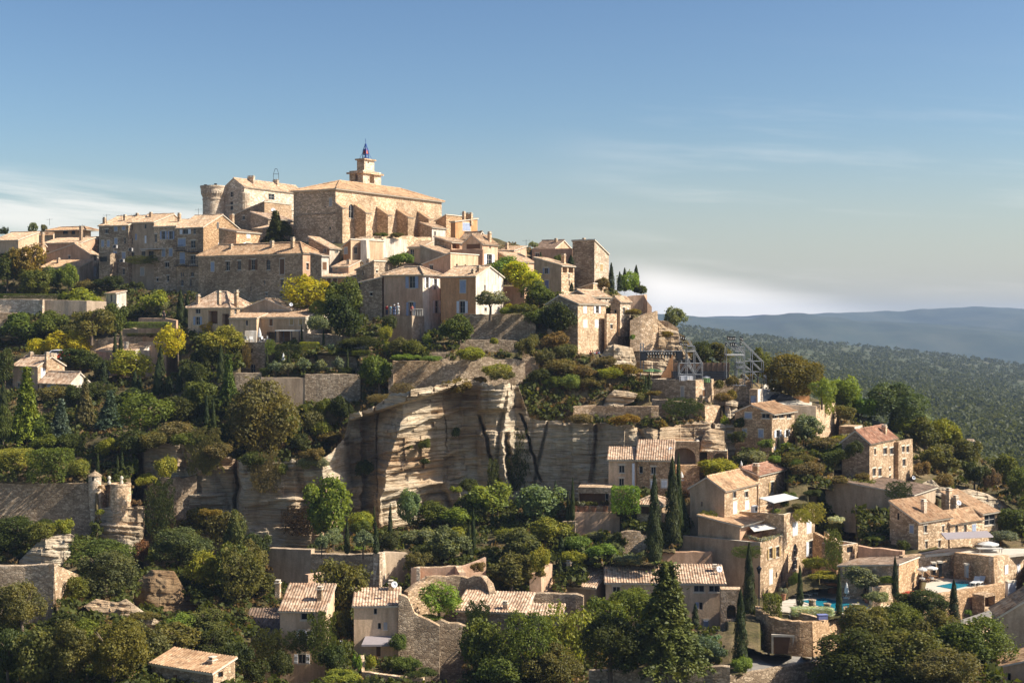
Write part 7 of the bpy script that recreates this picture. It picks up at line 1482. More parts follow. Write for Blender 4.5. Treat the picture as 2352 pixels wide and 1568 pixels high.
T('L', [
 ('broad', 710, 300, 370, 300, (.085, .11, .055), 'round glossy fig tree below the cliff'), ('broad', 350, 270, 330, 270, 'lg', 'light green tree under cliff base'), ('broad', 150, 280, 280, 190, 'md', 'green tree left of light green tree'), ('broad', 760, 460, 270, 200, 'yg', 'yellow topped tree beneath the fig tree'), ('bush', 440, 440, 210, 120, 'yg', 'yellow clipped bush between two small cypresses'), ('broad', 560, 580, 320, 220, 'bo', 'brown olive tree in cliff garden'), ('broad', 470, 860, 360, 320, 'bo', 'olive brown tree behind rounded ruin wall'), ('bush', 695, 700, 170, 230, 'yg', 'yellow topped bush right of brown olive tree'),
 ('bush', 950, 640, 220, 140, 'yg', 'round yellow green bush by long house chimney'), ('bush', 1010, 530, 250, 150, 'lg', 'light green shrub row under flower pot terrace'), ('bush', 1200, 600, 280, 170, 'lg', 'flowering light green shrub before roofless ruin'), ('bush', 1150, 430, 200, 70, 'gy', 'grey green shrubs beneath terrace wall'), ('bush', 1420, 640, 280, 110, 'gy', 'grey lavender bed by front cypress'), ('bush', 1300, 470, 100, 130, 'dk', 'dark bush left of roofless ruin'),
 ('cypress', 165, 490, 44, 300, 'cy', 'tall pencil cypress in cliff garden, right of pair'), ('cypress', 133, 570, 52, 260, 'cy', 'pencil cypress in cliff garden, left of pair'), ('cypress', 430, 440, 46, 110, 'cy', 'small cypress before yellow clipped bush'), ('cypress', 318, 320, 34, 145, 'cy', 'small cypress under light green tree'), ('cypress', 72, 330, 34, 140, 'cy', 'small cypress under green tree'), ('cypress', 915, 290, 34, 235, 'cy', 'pencil cypress left of garden salon, shorter'), ('cypress', 952, 290, 40, 345, 'cy', 'pencil cypress left of garden salon, taller'), ('cypress', 862, 560, 64, 160, 'cy', 'stubby cypress beside flowering shrubs'), ('cypress', 815, 60, 26, 100, 'cy', 'slender cypress against cliff foot', dict(D=190)), ('cypress', 850, 700, 40, 130, 'cy', 'dark thin cypress left of long house chimney', dict(D=165)),
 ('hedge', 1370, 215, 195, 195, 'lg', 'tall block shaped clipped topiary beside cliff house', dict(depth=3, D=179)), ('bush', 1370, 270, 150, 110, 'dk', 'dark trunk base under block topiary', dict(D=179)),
 ('broad', 240, 1530, 330, 440, 'md', 'green ash like tree at bottom centre, left'), ('airy', 600, 1600, 420, 560, 'md', 'tall green ash like tree at bottom centre'), ('airy', 880, 1530, 380, 560, 'yg', 'yellowish ash like tree at bottom centre, right'), ('broad', 760, 1640, 430, 380, 'bo', 'olive tree crown on bottom edge centre'), ('broad', 420, 1640, 380, 300, 'md', 'green crown on bottom edge left of centre'),
 ('broad', 1170, 1280, 310, 390, 'md', 'dense green tree left of dark cedar'), ('broad', 1370, 1180, 420, 370, 'md', 'wide green tree hiding the long house'), ('broad', 1250, 1480, 440, 420, 'dk', 'dark tree under wide green tree'), ('cedar', 1700, 1470, 860, 840, (.05, .062, .018), 'large dark cedar with drooping tiers in front of long house'), ('bush', 2000, 1420, 360, 260, 'bl', 'blue green shrubs right of dark cedar'), ('bush', 2050, 1280, 220, 110, (.09, .15, .10), 'teal green ground shrubs by lane', dict(D=148)), ('cypress', 1925, 1140, 70, 200, 'cy', 'small dark cypress by long house end', dict(D=160)),
 ('ivy', 200, 1150, 200, 240, 'dk', 'ivy on wall beneath barn roof', dict(D=148.5)), ('bush', 700, 745, 100, 90, 'br', 'brown climbing plant on low ruined wall', dict(D=162)),
])
T('K', [
 ('pine', 790, 545, 390, 640, (.075, .095, .016), 'tall bright green pine in front of the cliff', dict(D=183, lift=.22)), ('bush', 1085, 370, 220, 190, 'yg', 'bright yellow topped bush right of pine'), ('bush', 1080, 400, 190, 150, 'md', 'green lower half of bush right of pine'),
 ('olive', 755, 550, 110, 170, 'gy', 'small olive under the pine, left'), ('olive', 850, 520, 150, 180, 'gy', 'small olive under the pine, right'), ('olive', 1085, 550, 170, 190, 'gy', 'olive tree behind the retaining wall'), ('cypress', 958, 550, 50, 280, 'cy', 'thin cypress right of the pine'), ('cypress', 1187, 545, 56, 245, 'cy', 'thin cypress right of the olive tree'), ('cypress', 1300, 450, 46, 300, 'cy', 'thin cypress at foot of lit cliff'), ('cypress', 1172, 330, 30, 160, 'cy', 'small cypress behind yellow topped bush'),
 ('broad', 1450, 350, 190, 300, (.08, .11, .05), 'glossy fig tree at foot of lit cliff'), ('broad', 1630, 330, 220, 200, 'md', 'green tree right of glossy fig'), ('bush', 1530, 480, 280, 160, 'gy', 'grey olive shrub in cliff garden, left'), ('broad', 1760, 620, 300, 270, (.07, .075, .035), 'big rounded grey green tree in cliff garden'), ('bush', 1805, 430, 190, 120, 'yg', 'yellow crown above big rounded tree'), ('cypress', 1925, 570, 54, 270, 'cy', 'pencil cypress beside big rounded tree, shorter'), ('cypress', 1958, 560, 44, 380, 'cy', 'pencil cypress beside big rounded tree, taller'), ('cypress', 1860, 320, 34, 130, 'cy', 'small cypress above yellow crown'), ('cypress', 1700, 310, 34, 135, 'cy', 'small cypress right of green tree in cliff garden'), ('broad', 1850, 330, 260, 150, 'lg', 'light green tree behind small cypresses'), ('broad', 1990, 300, 220, 200, 'bo', 'olive tree in corner of cliff garden'),
 ('bush', 1340, 520, 200, 170, 'dk', 'dark bush behind thin cypress'), ('bush', 1040, 520, 150, 50, 'lg', 'low light plants on retaining wall'),
 ('broad', 900, 1090, 370, 490, 'bo', 'full round tree between narrow and white houses'), ('bush', 1500, 690, 190, 190, 'bo', 'olive bush above the ruins'), ('bush', 1620, 640, 220, 160, 'bo', 'olive bush right of bush above the ruins'), ('airy', 1690, 1060, 310, 270, 'lg', 'twiggy light green shrub inside the ruins', dict(D=152)), ('bush', 1620, 1080, 220, 60, 'lg', 'low greens on floor of the ruins', dict(D=151)), ('bush', 2000, 700, 130, 110, 'br', 'bare brown shrub on pinkish terrace wall', dict(D=163)),
 ('broad', 60, 640, 170, 400, 'bo', 'olive tree at left of shaded retaining wall'), ('broad', 80, 900, 330, 460, (.055, .066, .016), 'autumn speckled tree left of narrow house'), ('broad', 280, 890, 240, 220, 'bo', 'olive crown above dark side wing'), ('broad', 240, 620, 220, 240, 'dk', 'dark tree against shaded retaining wall', dict(D=171)),
 ('ivy', 760, 1420, 230, 420, 'md', 'ivy climbing right edge of narrow house', dict(D=145.6, depth=.7)), ('ivy', 330, 1430, 280, 300, 'dk', 'dark ivy on side wing wall', dict(D=146, depth=.6)), ('ivy', 600, 1330, 300, 180, 'dk', 'dark ivy across front of narrow house', dict(D=145.8, depth=.4)),
 ('bush', 900, 1240, 200, 300, 'dk', 'dark hedge between the two roadside houses', dict(D=150)), ('bush', 900, 1480, 240, 240, 'dk', 'dark garden shrubs below hanging laundry', dict(D=141)), ('bush', 880, 1560, 330, 110, 'yg', 'low yellow green hedge at bottom edge', dict(D=133)), ('bush', 1150, 1470, 90, 150, 'yg', 'yellow green bush in white house garden', dict(D=141)), ('bush', 1420, 1490, 260, 150, 'md', 'garden plants in front of white house', dict(D=141)), ('bush', 1430, 1420, 100, 60, 'wh', 'white flowers in garden of white house', dict(D=142)), ('bush', 1560, 1540, 300, 110, 'dk', 'dark garden plants by low garden wall', dict(D=140)), ('bush', 430, 1560, 220, 300, 'dk', 'dark bush in front of side wing', dict(D=138)), ('bush', 200, 1600, 330, 260, 'dk', 'dark bushes below side wing at bottom', dict(D=134)), ('bush', 1400, 1330, 160, 170, 'md', 'ivy bush at right corner of white house', dict(D=147)), ('bush', 1040, 1480, 80, 190, 'lg', 'light climber on low garden wall left end', dict(D=140.5)),
])
T('J', [
 ('broad', 1540, 440, 320, 260, 'bo', 'olive brown rounded tree under the cliff, left'), ('broad', 1800, 500, 270, 300, 'bo', 'olive brown tree under the cliff, right'), ('broad', 1640, 260, 160, 70, 'og', 'pale sunlit flowering crown top under cliff', dict(D=176)), ('broad', 1400, 660, 440, 300, (.058, .064, .024), 'grey green spreading tree under cliff'), ('broad', 1610, 830, 270, 300, 'yg', 'yellow green tree below grey green tree'), ('airy', 1890, 960, 330, 450, (.07, .066, .016), 'orange speckled tree left of side wing'), ('broad', 2000, 760, 220, 300, 'bo', 'olive tree left above narrow house'),
 ('broad', 760, 710, 460, 260, 'md', 'green rounded tree below the rock spur'), ('broad', 830, 920, 440, 360, (.055, .06, .024), 'grey olive tree in front of pale rocks'), ('broad', 180, 1220, 390, 450, 'bo', 'olive tree in front of ruined tower'), ('broad', 570, 980, 230, 240, 'md', 'green tree right of ruined tower'), ('broad', 110, 540, 420, 270, 'dk', 'dark green tree at left below fortified wall'), ('broad', 300, 470, 220, 170, 'md', 'green tree left of small pine shrub', dict(D=176)), ('bush', 490, 410, 220, 170, 'yg', 'small pine shrub under fortified wall', dict(D=184)), ('bush', 380, 350, 140, 90, 'dk', 'dark shrub at foot of fortified wall', dict(D=187)),
 ('broad', 1420, 1170, 230, 150, 'lg', 'light green bush right of pale rocks'), ('broad', 1660, 1200, 260, 200, 'bo', 'olive bush left of dark side wing'), ('bush', 1130, 1080, 260, 90, 'bo', 'herbs growing on pale rock slab', dict(D=143)),
 ('broad', 60, 1620, 300, 450, 'dk', 'dark tree in bottom left corner'), ('broad', 300, 1640, 370, 480, 'bo', 'olive tree on bottom edge, second from left'), ('broad', 590, 1600, 400, 500, 'bo', 'olive green tree on bottom edge left of cottage'), ('broad', 900, 1620, 460, 520, (.085, .07, .018), 'brownish tree on bottom edge beside cottage'), ('broad', 1130, 1500, 330, 380, 'bo', 'olive tree behind the cottage roof'), ('broad', 1400, 1370, 380, 280, 'bo', 'spreading olive tree above cottage roof'), ('broad', 1650, 1400, 280, 230, 'dk', 'dark tree right above the cottage'), ('bush', 1880, 1480, 260, 280, 'dk', 'dark bush right of the cottage', dict(D=132)), ('bush', 1750, 1360, 220, 120, 'dk', 'dark shrub under olive bush', dict(D=136)), ('broad', 100, 1420, 300, 260, 'dk', 'dark tree at left edge below ruined tower'), ('broad', 700, 1300, 300, 230, 'md', 'green tree below pale rocks'), ('broad', 480, 1290, 300, 260, 'dk', 'dark tree below ruined tower corner'),
 ('ivy', 1270, 430, 240, 480, 'dk', 'broad dark ivy curtain on cliff left of rocks', dict(D=187, depth=.9)), ('bush', 1085, 165, 90, 70, (.10, .065, .035), 'brown withered bush right of round bastion', dict(D=190.5)), ('bush', 1120, 620, 130, 210, (.12, .065, .03), 'rust brown dead conifer beneath rock spur', dict(D=172)), ('bush', 1180, 630, 180, 140, 'yg', 'yellow green shrubs beside dead conifer', dict(D=173)), ('bush', 795, 240, 90, 60, 'yg', 'small shrub on rock spur under turret', dict(D=188)), ('bush', 450, 440, 160, 40, 'og', 'dry grass on top of lower rock spur', dict(D=178)),
])
T('O', [('ivy', 1650, 1390, 230, 560, 'dk', 'tall dark ivy column in the cliff cleft', dict(D=201.5, depth=1.2)), ('ivy', 1420, 1400, 110, 300, 'dk', 'dark ivy at foot of leaning rock pillar', dict(D=199, depth=.8)), ('bush', 1230, 1420, 190, 150, 'dk', 'dark shrub at cliff foot centre', dict(D=196)), ('bush', 1080, 1420, 110, 90, 'yg', 'yellow green sprig at cliff foot', dict(D=194))])
T('W', [('bush', 352, 1032, 70, 46, 'bo', 'olive bush hanging over left cliff rim, first from left', dict(D=196)), ('bush', 430, 1030, 90, 44, 'md', 'green bush hanging over left cliff rim, second from left', dict(D=195)), ('bush', 505, 1058, 80, 50, 'br', 'dry brown bush on left cliff rim above the crack', dict(D=194)), ('ivy', 470, 1090, 90, 110, 'bo', 'olive creeper trailing down the left cliff', dict(D=194, depth=.6)), ('bush', 590, 1075, 80, 46, 'dk', 'dark bush on cliff rim under the huge tree', dict(D=187.6)), ('bush', 720, 1062, 60, 40, 'br', 'dry bush on cliff rim near lit edge', dict(D=187)), ('ivy', 610, 1130, 70, 90, 'br', 'brown creeper patch on cliff under the huge tree', dict(D=186.8, depth=.5)), ('ivy', 690, 1230, 80, 70, (.05, .034, .018), 'reddish creeper at cliff foot behind pine', dict(D=187, depth=.5)), ('bush', 1050, 905, 70, 40, 'br', 'dry tuft on cliff lip in the middle', dict(D=200)), ('bush', 1150, 880, 60, 36, 'bo', 'small tuft above the overhanging block', dict(D=198)), ('bush', 1340, 975, 60, 30, 'br', 'dry tuft on right cliff lip, left one', dict(D=197.5)), ('bush', 1440, 978, 80, 34, 'og', 'dry orange tuft on right cliff lip, right one', dict(D=195.5))])
tile('E'); rock('sunlit honey coloured rock face behind theatre stage', [(128, 720), (120, 330), (150, 250), (230, 330), (340, 230), (430, 300), (520, 330), (560, 470), (640, 570), (640, 720)], 228, 2.5, seed=2, lean=.1)
rock('rock buttress supporting rubble stone house', [(-130, 560), (-60, 450), (0, 430), (150, 460), (185, 600), (180, 720), (60, 640), (0, 610)], 219.5, 1.2, seed=5)
rock('pale bare rock below cactus slope', [(-90, 930), (-60, 850), (0, 800), (110, 810), (190, 830), (160, 890), (60, 935)], 207.5, .8, seed=7)
stone_wall('curved rubble wall on rock top beside theatre', [(130, 240, 227), (220, 200, 227), (310, 175, 227.5), (352, 168, 228)], 360, 's', .6, .12)
stone_wall('short lit wall on rock top right of niche', [(345, 240, 229.5), (440, 250, 229), (520, 300, 229)], 420, 's', .6, .2)
stone_wall('round topped garden wall below village end cypresses', [(110, 40, 240), (240, 30, 240), (268, 80, 239), (305, 130, 239)], 180, 'k', .6, .08)
tile('I'); rock('pile of pale broken stones right of red roof annex', [(960, 1110), (1000, 1020), (1100, 980), (1180, 1060), (1420, 1100), (1500, 1085), (1700, 1140), (1860, 1230), (1980, 1310), (2090, 1320), (2090, 1380), (1700, 1330), (1300, 1200)], 194, 1.2, seed=9, strat=.25)
tile('J'); rock('lit layered rock spur under the round bastion', [(745, 200), (800, 180), (1020, 170), (1150, 165), (1140, 400), (1060, 560), (1030, 600), (920, 480), (800, 480), (780, 330)], 190, 1.6, seed=6, lean=.1)
rock('lower rock spur with lit right face', [(150, 600), (330, 420), (560, 385), (590, 400), (560, 560), (480, 640), (150, 640)], 176, 1.5, seed=3)
rock('slanting pale rock slabs among trees, lower left', [(660, 960), (760, 900), (930, 930), (1000, 900), (1150, 1010), (1290, 1095), (1250, 1210), (1060, 1160), (960, 1080), (760, 1030)], 144, 1.3, seed=8, strat=.35)
rock('big brown shaded boulder among trees', [(1050, 900), (1090, 760), (1200, 670), (1380, 680), (1480, 850), (1620, 1040), (1400, 1060), (1100, 980)], 160, 2.5, seed=12, strat=.15, mat='brownrock')
# ================================================================ SMALL THINGS
def m_tint(name, rough=.85):
    m, nt, b = newmat(name); oi = nd(nt, 'ShaderNodeObjectInfo'); n = noi(nt, coords(nt), 9., 3); r = ramp(nt, [(.3, (.85, .85, .85)), (.7, (1.1, 1.1, 1.1))]); nt.links.new(n, r.inputs[0])
    nt.links.new(mixc(nt, oi.outputs['Color'], r.outputs[0], 1.0, 'MULTIPLY'), b.inputs['Base Color']); b.inputs['Roughness'].default_value = rough; return m
CLOTH = m_tint('cloth')
# ---- people: one skinned body, separate clothes and hair
def body_mesh(name, V, E, rad, root=0):
    me = bpy.data.meshes.new(name + '_skeleton'); me.from_pydata(V, E, []); o = bpy.data.objects.new(name, me); COL.objects.link(o)
    sk = o.modifiers.new('skin', 'SKIN'); sk.use_smooth_shade = True
    for i, r in enumerate(rad): me.skin_vertices[0].data[i].radius = (r, r * (.8 if i in (0, 1, 2) else 1)); me.skin_vertices[0].data[i].use_root = i == root
    sb = o.modifiers.new('sub', 'SUBSURF'); sb.levels = 1; sb.render_levels = 1
    dg = bpy.context.evaluated_depsgraph_get(); out = bpy.data.meshes.new_from_object(o.evaluated_get(dg)); bpy.data.objects.remove(o); out.materials.clear(); out.materials.append(M['skin']); out.name = name; return out
def figure(sit=False):
    V = [(0, 0, .95), (0, 0, 1.15), (0, -.01, 1.36), (0, 0, 1.47), (0, -.02, 1.56), (0, -.02, 1.66), (0, 0, 1.73), (0, -.11, 1.6)]
    E = [(0, 1), (1, 2), (2, 3), (3, 4), (4, 5), (5, 6), (4, 7)]; r = [.15, .13, .16, .055, .085, .095, .06, .018]
    for s in (-1, 1):
        b = len(V)
        V += [(s * .19, 0, 1.40), (s * .26, .03, 1.12), (s * .24, -.08, .90), (s * .235, -.11, .83)]; E += [(2, b), (b, b + 1), (b + 1, b + 2), (b + 2, b + 3)]; r += [.06, .045, .032, .034]
        for k in range(4):
            n = len(V); V += [(s * (.222 + .012 * k), -.125 - .01 * k, .775), (s * (.218 + .012 * k), -.12, .735 + .008 * abs(k - 1))]; E += [(b + 3, n), (n, n + 1)]; r += [.010, .008]
        n = len(V); V += [(s * .215, -.15, .80), (s * .21, -.165, .77)]; E += [(b + 3, n), (n, n + 1)]; r += [.011, .009]
        n = len(V)
        if sit: V += [(s * .1, -.02, .92), (s * .13, -.44, .94), (s * .13, -.42, .5), (s * .13, -.56, .46)]
        else: V += [(s * .1, 0, .88), (s * .12, -.02, .48), (s * .12, .02, .07), (s * .13, -.14, .035)]
        E += [(0, n), (n, n + 1), (n + 1, n + 2), (n + 2, n + 3)]; r += [.1, .06, .045, .035]
    body = body_mesh('person', V, E, r); shirt, pants, hair = MB(), MB(), MB()
    shirt.lathe([(.15, .93), (.165, 1.0), (.155, 1.15), (.19, 1.34), (.17, 1.42), (.08, 1.48)], 14)
    for s in (-1, 1): shirt.tube((s * .16, 0, 1.41), (s * .245, .02, 1.18), .085, .07, 8)
    for q in shirt.v: q.y *= .82
    for s in (-1, 1):
        if sit: pants.tube((s * .08, 0, .93), (s * .13, -.46, .95), .125, .09, 8); pants.tube((s * .13, -.44, .96), (s * .13, -.42, .56), .09, .07, 8)
        else: pants.tube((s * .085, 0, .98), (s * .12, -.02, .5), .125, .09, 8); pants.tube((s * .12, -.02, .5), (s * .12, .02, .12), .09, .075, 8)
    hair.lathe([(.1, 1.6), (.118, 1.66), (.105, 1.73), (.06, 1.785), (0, 1.795)], 12, 0, (0, .012))
    return body, shirt.data('shirt', [CLOTH], True), pants.data('trousers', [CLOTH], True), hair.data('hair', [M['hair']], True)
FIG = {False: figure(False), True: figure(True)}
def person(u, v, D, rz, shirt, pants, label, sit=False, s=1., group=None, hat=None):
    b, sh, pa, ha = FIG[sit]; o = link('person', b, None, P(tu(u), tv(v), D) - Vector((0, 0, .5 * s if sit else 0)), rz, (s, s, s)); tag(o, label, 'person', group)
    link('shirt', sh, o, color=shirt); link('trousers', pa, o, color=pants); h = link('hair', ha, o)
    if hat:
        mb = MB(); mb.lathe([(.2, 1.70), (.12, 1.705), (.115, 1.8), (0, 1.82)], 14); link('hat', mb.data('hat', [CLOTH], True), o, color=hat)
    return o
tile('B')
person(1560, 1506, 229.6, 2.6, (.5, .03, .03), (.06, .06, .09), 'person in red top on the terrace edge, leftmost')
person(1590, 1507, 229.4, 2.2, (.3, .55, .62), (.5, .5, .5), 'person in pale blue top beside red top on terrace')
person(1620, 1506, 229.5, 3.4, (.10, .12, .2), (.2, .25, .4), 'person in dark top with light hat on terrace', hat=(.6, .6, .6))
person(1650, 1506, 229.2, 2.8, (.7, .68, .64), (.6, .57, .5), 'tall person in white with hat standing on terrace', s=1.1, hat=(.7, .7, .68))
person(1764, 1507, 231.5, .3, (.35, .10, .08), (.12, .08, .07), 'person in brown top at balcony door of pink house')
tile('C')
for i, (u, v, c) in enumerate(((1640, 1326, (.5, .05, .05)), (1658, 1326, (.05, .05, .06)), (1674, 1327, (.6, .55, .5)), (1692, 1326, (.45, .06, .06)), (1706, 1325, (.1, .12, .2)))):
    person(u, v, 218.6, .6, c, (.06, .06, .08), ('person in red sitting on rock ledge, leftmost of the group', 'person in black sitting second on rock ledge', 'person in pale shirt sitting in middle of rock ledge', 'person in red sitting fourth on rock ledge', 'person in dark blue sitting rightmost on rock ledge')[i], True, .95, 'people sitting on the ledge under rubble house')
tile('A'); person(1325, 1545, 245, .4, (.03, .03, .035), (.03, .03, .03), 'person in black on terrace path near gate pillar')
tile('P'); person(1750, 872, 212, .2, (.7, .7, .7), (.4, .4, .42), 'person in white at the foot of steel frame')
# ---- theatre
def pp(u, v, D=212.): return P(tu(u), tv(v), D)
def truss(name, label, cat, segs, D, mats=('steel',), r=.055, deep=1.6, lamps=(), plat=()):
    base = pp(segs[0][0], 830, D); t = thing(name, label, cat, base)
    for (x0, y0, x1, y1) in segs:
        mb = MB(); a, b = pp(x0, y0, D) - base, pp(x1, y1, D) - base; mb.tube(a, b, r, n=6); o2 = Vector((0, deep, 0)); part(mb, 'tube', [M[mats[0]]], t)
        mb = MB(); mb.tube(a + o2, b + o2, r * .8, n=6); part(mb, 'tube', [M[mats[0]]], t)
    for x, y in lamps:
        mb = MB(); q = pp(x, y, D) - base; mb.box(q.x - .1, q.x + .1, -.15, .15, q.z - .05, q.z + .14); mb.tube((q.x, -.05, q.z - .05), (q.x, -.22, q.z - .36), .11, .16, 8); l_ = part(mb, 'spotlight', [M['black']], t)
    for x0, x1, y, m in plat:
        mb = MB(); a, b = pp(x0, y, D) - base, pp(x1, y, D) - base; mb.box(a.x, b.x, -.1, deep + .1, a.z, a.z + .18); part(mb, 'platform', [M[m]], t)
    return t
truss('light_tower', 'steel scaffold light tower left of reed fence', 'scaffold', [(735, 385, 735, 830), (835, 385, 835, 830), (635, 600, 635, 830), (935, 600, 935, 830), (750, 280, 935, 605), (660, 320, 830, 740), (640, 600, 935, 600), (635, 745, 935, 745), (735, 605, 637, 740), (740, 605, 835, 742), (933, 605, 838, 742), (735, 420, 835, 420), (650, 240, 650, 350)], 212, lamps=[(655, 250), (680, 262), (705, 265), (645, 335), (672, 345), (700, 342), (725, 345)], plat=[(735, 835, 452, 'frame'), (735, 835, 388, 'steel')])
truss('lighting_frame', 'tall slanting steel lighting frame over theatre wall', 'scaffold', [(1722, 575, 1722, 1120), (1450, 310, 1722, 580), (1255, 325, 1400, 455), (1310, 320, 1440, 455), (1360, 320, 1475, 470), (1580, 440, 1580, 900), (1245, 370, 1245, 800), (1480, 388, 1480, 890), (1372, 490, 1372, 890), (1480, 575, 1720, 575), (1480, 712, 1722, 712), (1540, 540, 1722, 712), (1460, 730, 1545, 815), (1590, 715, 1722, 850), (1250, 885, 1510, 890), (1480, 620, 1560, 690), (1372, 640, 1480, 640), (1405, 540, 1372, 800), (1420, 540, 1470, 700), (1320, 390, 1480, 390), (1330, 425, 1475, 425), (1600, 850, 1660, 910)], 212.6, lamps=[(1262, 262), (1284, 268), (1306, 270), (1328, 268), (1348, 266), (1425, 268), (1446, 276), (1240, 345), (1300, 345), (1325, 340), (1350, 345), (1425, 335)], plat=[(1248, 1475, 500, 'canvas'), (1375, 1480, 602, 'steel'), (1380, 1475, 668, 'steel')])
t = truss('stage_truss', 'long lighting truss hung with black lamps over the stage', 'truss', [(135, 442, 665, 442), (135, 478, 665, 478), (135, 340, 135, 810), (172, 340, 172, 700), (135, 345, 172, 345), (135, 390, 172, 390), (660, 420, 660, 600)] + [(150 + i * 47, 442, 173 + i * 47, 478) for i in range(11)], 216, r=.06, deep=.6, lamps=[(190 + 34 * i, 455 + (i % 3) * 3) for i in range(14)] + [(215 + 38 * i, 497) for i in range(9)])
for u, v, lb in ((167, 535, 'black loudspeaker hanging left of stage'), (633, 530, 'black loudspeaker hanging right of stage')):
    s_ = thing('loudspeaker', lb, 'loudspeaker', pp(u, v + 30, 215.4)); mb = MB(); mb.box(-.5, .5, -.4, .4, 0, 1.3); part(mb, 'cabinet', [M['black']], s_); mb = MB(); mb.box(-.42, .42, -.43, -.403, .1, 1.2); part(mb, 'front_mesh', [M['iron']], s_)
t = thing('reed_fence', 'brown reed fence behind the open air theatre', 'fence', pp(560, 705, 219)); mb = MB(); k_ = 219 / F * _T[2]
mb.box(0, 725 * k_, 0, .12, 0, 112 * k_); part(mb, 'panel', [M['brown']], t)
for i in range(11):
    mb = MB(); mb.box(i * 71 * k_, i * 71 * k_ + .1, -.12, -.003, -1.5, 118 * k_); part(mb, 'post', [M['bark']], t)
t = thing('grandstand', 'dark tiered grandstand under the reed fence', 'grandstand', pp(560, 815, 217)); k_ = 217 / F * _T[2]
for i in range(4):
    mb = MB(); mb.box(0, 725 * k_, i * .5, 3, i * 27 * k_ - .003 * i, (i + 1) * 27 * k_ - .003 * (i + 1)); part(mb, 'tier', [M['iron']], t)
t = thing('stage_wall', 'honey coloured wing wall beside the stage', 'wall', pp(400, 820, 221)); k_ = 221 / F * _T[2]; mb = MB(); mb.poly([Vector((x * k_, 0, z * k_)) for x, z in ((0, 0), (155, 30), (155, 320), (120, 300), (60, 140), (0, 60))]); mb.poly([Vector((x * k_, .5, z * k_)) for x, z in ((0, 0), (155, 30), (155, 320), (120, 300), (60, 140), (0, 60))]); mb.quad(Vector((155 * k_, 0, 30 * k_)), Vector((155 * k_, .5, 30 * k_)), Vector((155 * k_, .5, 320 * k_)), Vector((155 * k_, 0, 320 * k_))); part(mb, 'face', [ST['o']], t)
t = thing('covered_crates', 'stack wrapped in shiny white sheeting on theatre platform', 'crates', pp(725, 822, 213)); k_ = 213 / F * _T[2]
for x0, x1, h_ in ((-80, -28, 58), (-25, 28, 62), (31, 80, 56)):
    mb = MB(); mb.box(x0 * k_, x1 * k_, -1, 1, 0, h_ * k_); o = part(mb, 'bale', [M['white']], t)
t = thing('round_tent', 'small round green sided tent with white roof by theatre', 'tent', pp(985, 822, 213.5)); mb = MB(); mb.lathe([(52 * k_, -.3), (52 * k_, 36 * k_)], 20); part(mb, 'side', [M['green']], t); mb = MB(); mb.lathe([(57 * k_, 36 * k_), (52 * k_, 44 * k_), (0, 60 * k_)], 20); part(mb, 'roof', [M['canvas']], t)
# ---- parasols
def parasol(u, vb, vt, w_, D, col, label, open_=True):
    t = thing('parasol', label, 'parasol', P(tu(u), tv(vb), D)); k_ = D / F * _T[2]; h_ = (vb - vt) * k_; r = w_ * k_ / 2
    mb = MB(); mb.tube((0, 0, 0), (0, 0, h_), .05, n=6); part(mb, 'pole', [M['frame']], t); mb = MB(); mb.lathe([(.35, -.05), (.35, .1), (0, .12)], 12); part(mb, 'base', [M['grey']], t)
    mb = MB()
    if open_: mb.lathe([(r * .99, h_ * .80 - .12), (r, h_ * .80), (r * .5, h_ * .92), (.06, h_), (0, h_ + .15)], 8)
    else: mb.lathe([(r * .6, h_ * .30), (r, h_ * .34), (r * .85, h_ * .6), (r * .45, h_ * .85), (.05, h_), (0, h_ + .1)], 10)
    part(mb, 'canopy', [M[col]], t); return t
tile('E'); parasol(305, 722, 628, 165, 217, 'green', 'square green parasol beside the stage'); parasol(545, 1530, 1462, 34, 187, 'canvas', 'closed white parasol by arched grotto terrace', False); parasol(1028, 1425, 1376, 24, 189, 'canvas', 'closed white parasol behind corner house roof', False)
tile('G'); parasol(268, 412, 298, 36, 227, 'canvas', 'closed white parasol on upper villa terrace', False); parasol(461, 590, 505, 32, 218, 'canvas', 'closed white parasol among pencil cypresses', False)
tile('N'); parasol(918, 650, 528, 40, 161.5, 'canvas', 'closed pale parasol beside lower pool', False); parasol(1528, 495, 400, 84, 164.5, 'canvas', 'open white parasol by upper loungers, left one'); parasol(1598, 490, 386, 120, 166, 'canvas', 'open white parasol by upper loungers, right one'); parasol(2062, 296, 192, 178, 171, 'canvas', 'large beige parasol on upper terrace of broad villa')
# ---- loungers
def lounger_parts(mat):
    fr, bk, lg = MB(), MB(), []
    fr.box(-.33, .33, -.7, .75, .30, .38); bk.add([Vector(p) for p in [(-.33, .75, .38), (.33, .75, .38), (.33, 1.35, .85), (-.33, 1.35, .85), (-.33, .80, .31), (.33, .80, .31), (.33, 1.40, .78), (-.33, 1.40, .78)]], [(0, 1, 2, 3), (7, 6, 5, 4), (0, 4, 5, 1), (1, 5, 6, 2), (2, 6, 7, 3), (3, 7, 4, 0)])
    lm = MB(); lm.box(-.03, .03, -.03, .03, 0, .298)
    return fr.data('seat', [mat]), bk.data('backrest', [mat]), lm.data('leg', [mat])
def loungers(rows, mat, group, labels):
    a, b, c = lounger_parts(mat)
    for (u, v, D, rz), lb in zip(rows, labels):
        t = thing('sun_lounger', lb, 'sun lounger', P(tu(u), tv(v), D), rz, group); link('seat', a, t); link('backrest', b, t)
        for x in (-.28, .28):
            for y in (-.6, .65): link('leg', c, t, (x, y, 0))
fD = lambda v, z: z * F / (V0 - tv(v))
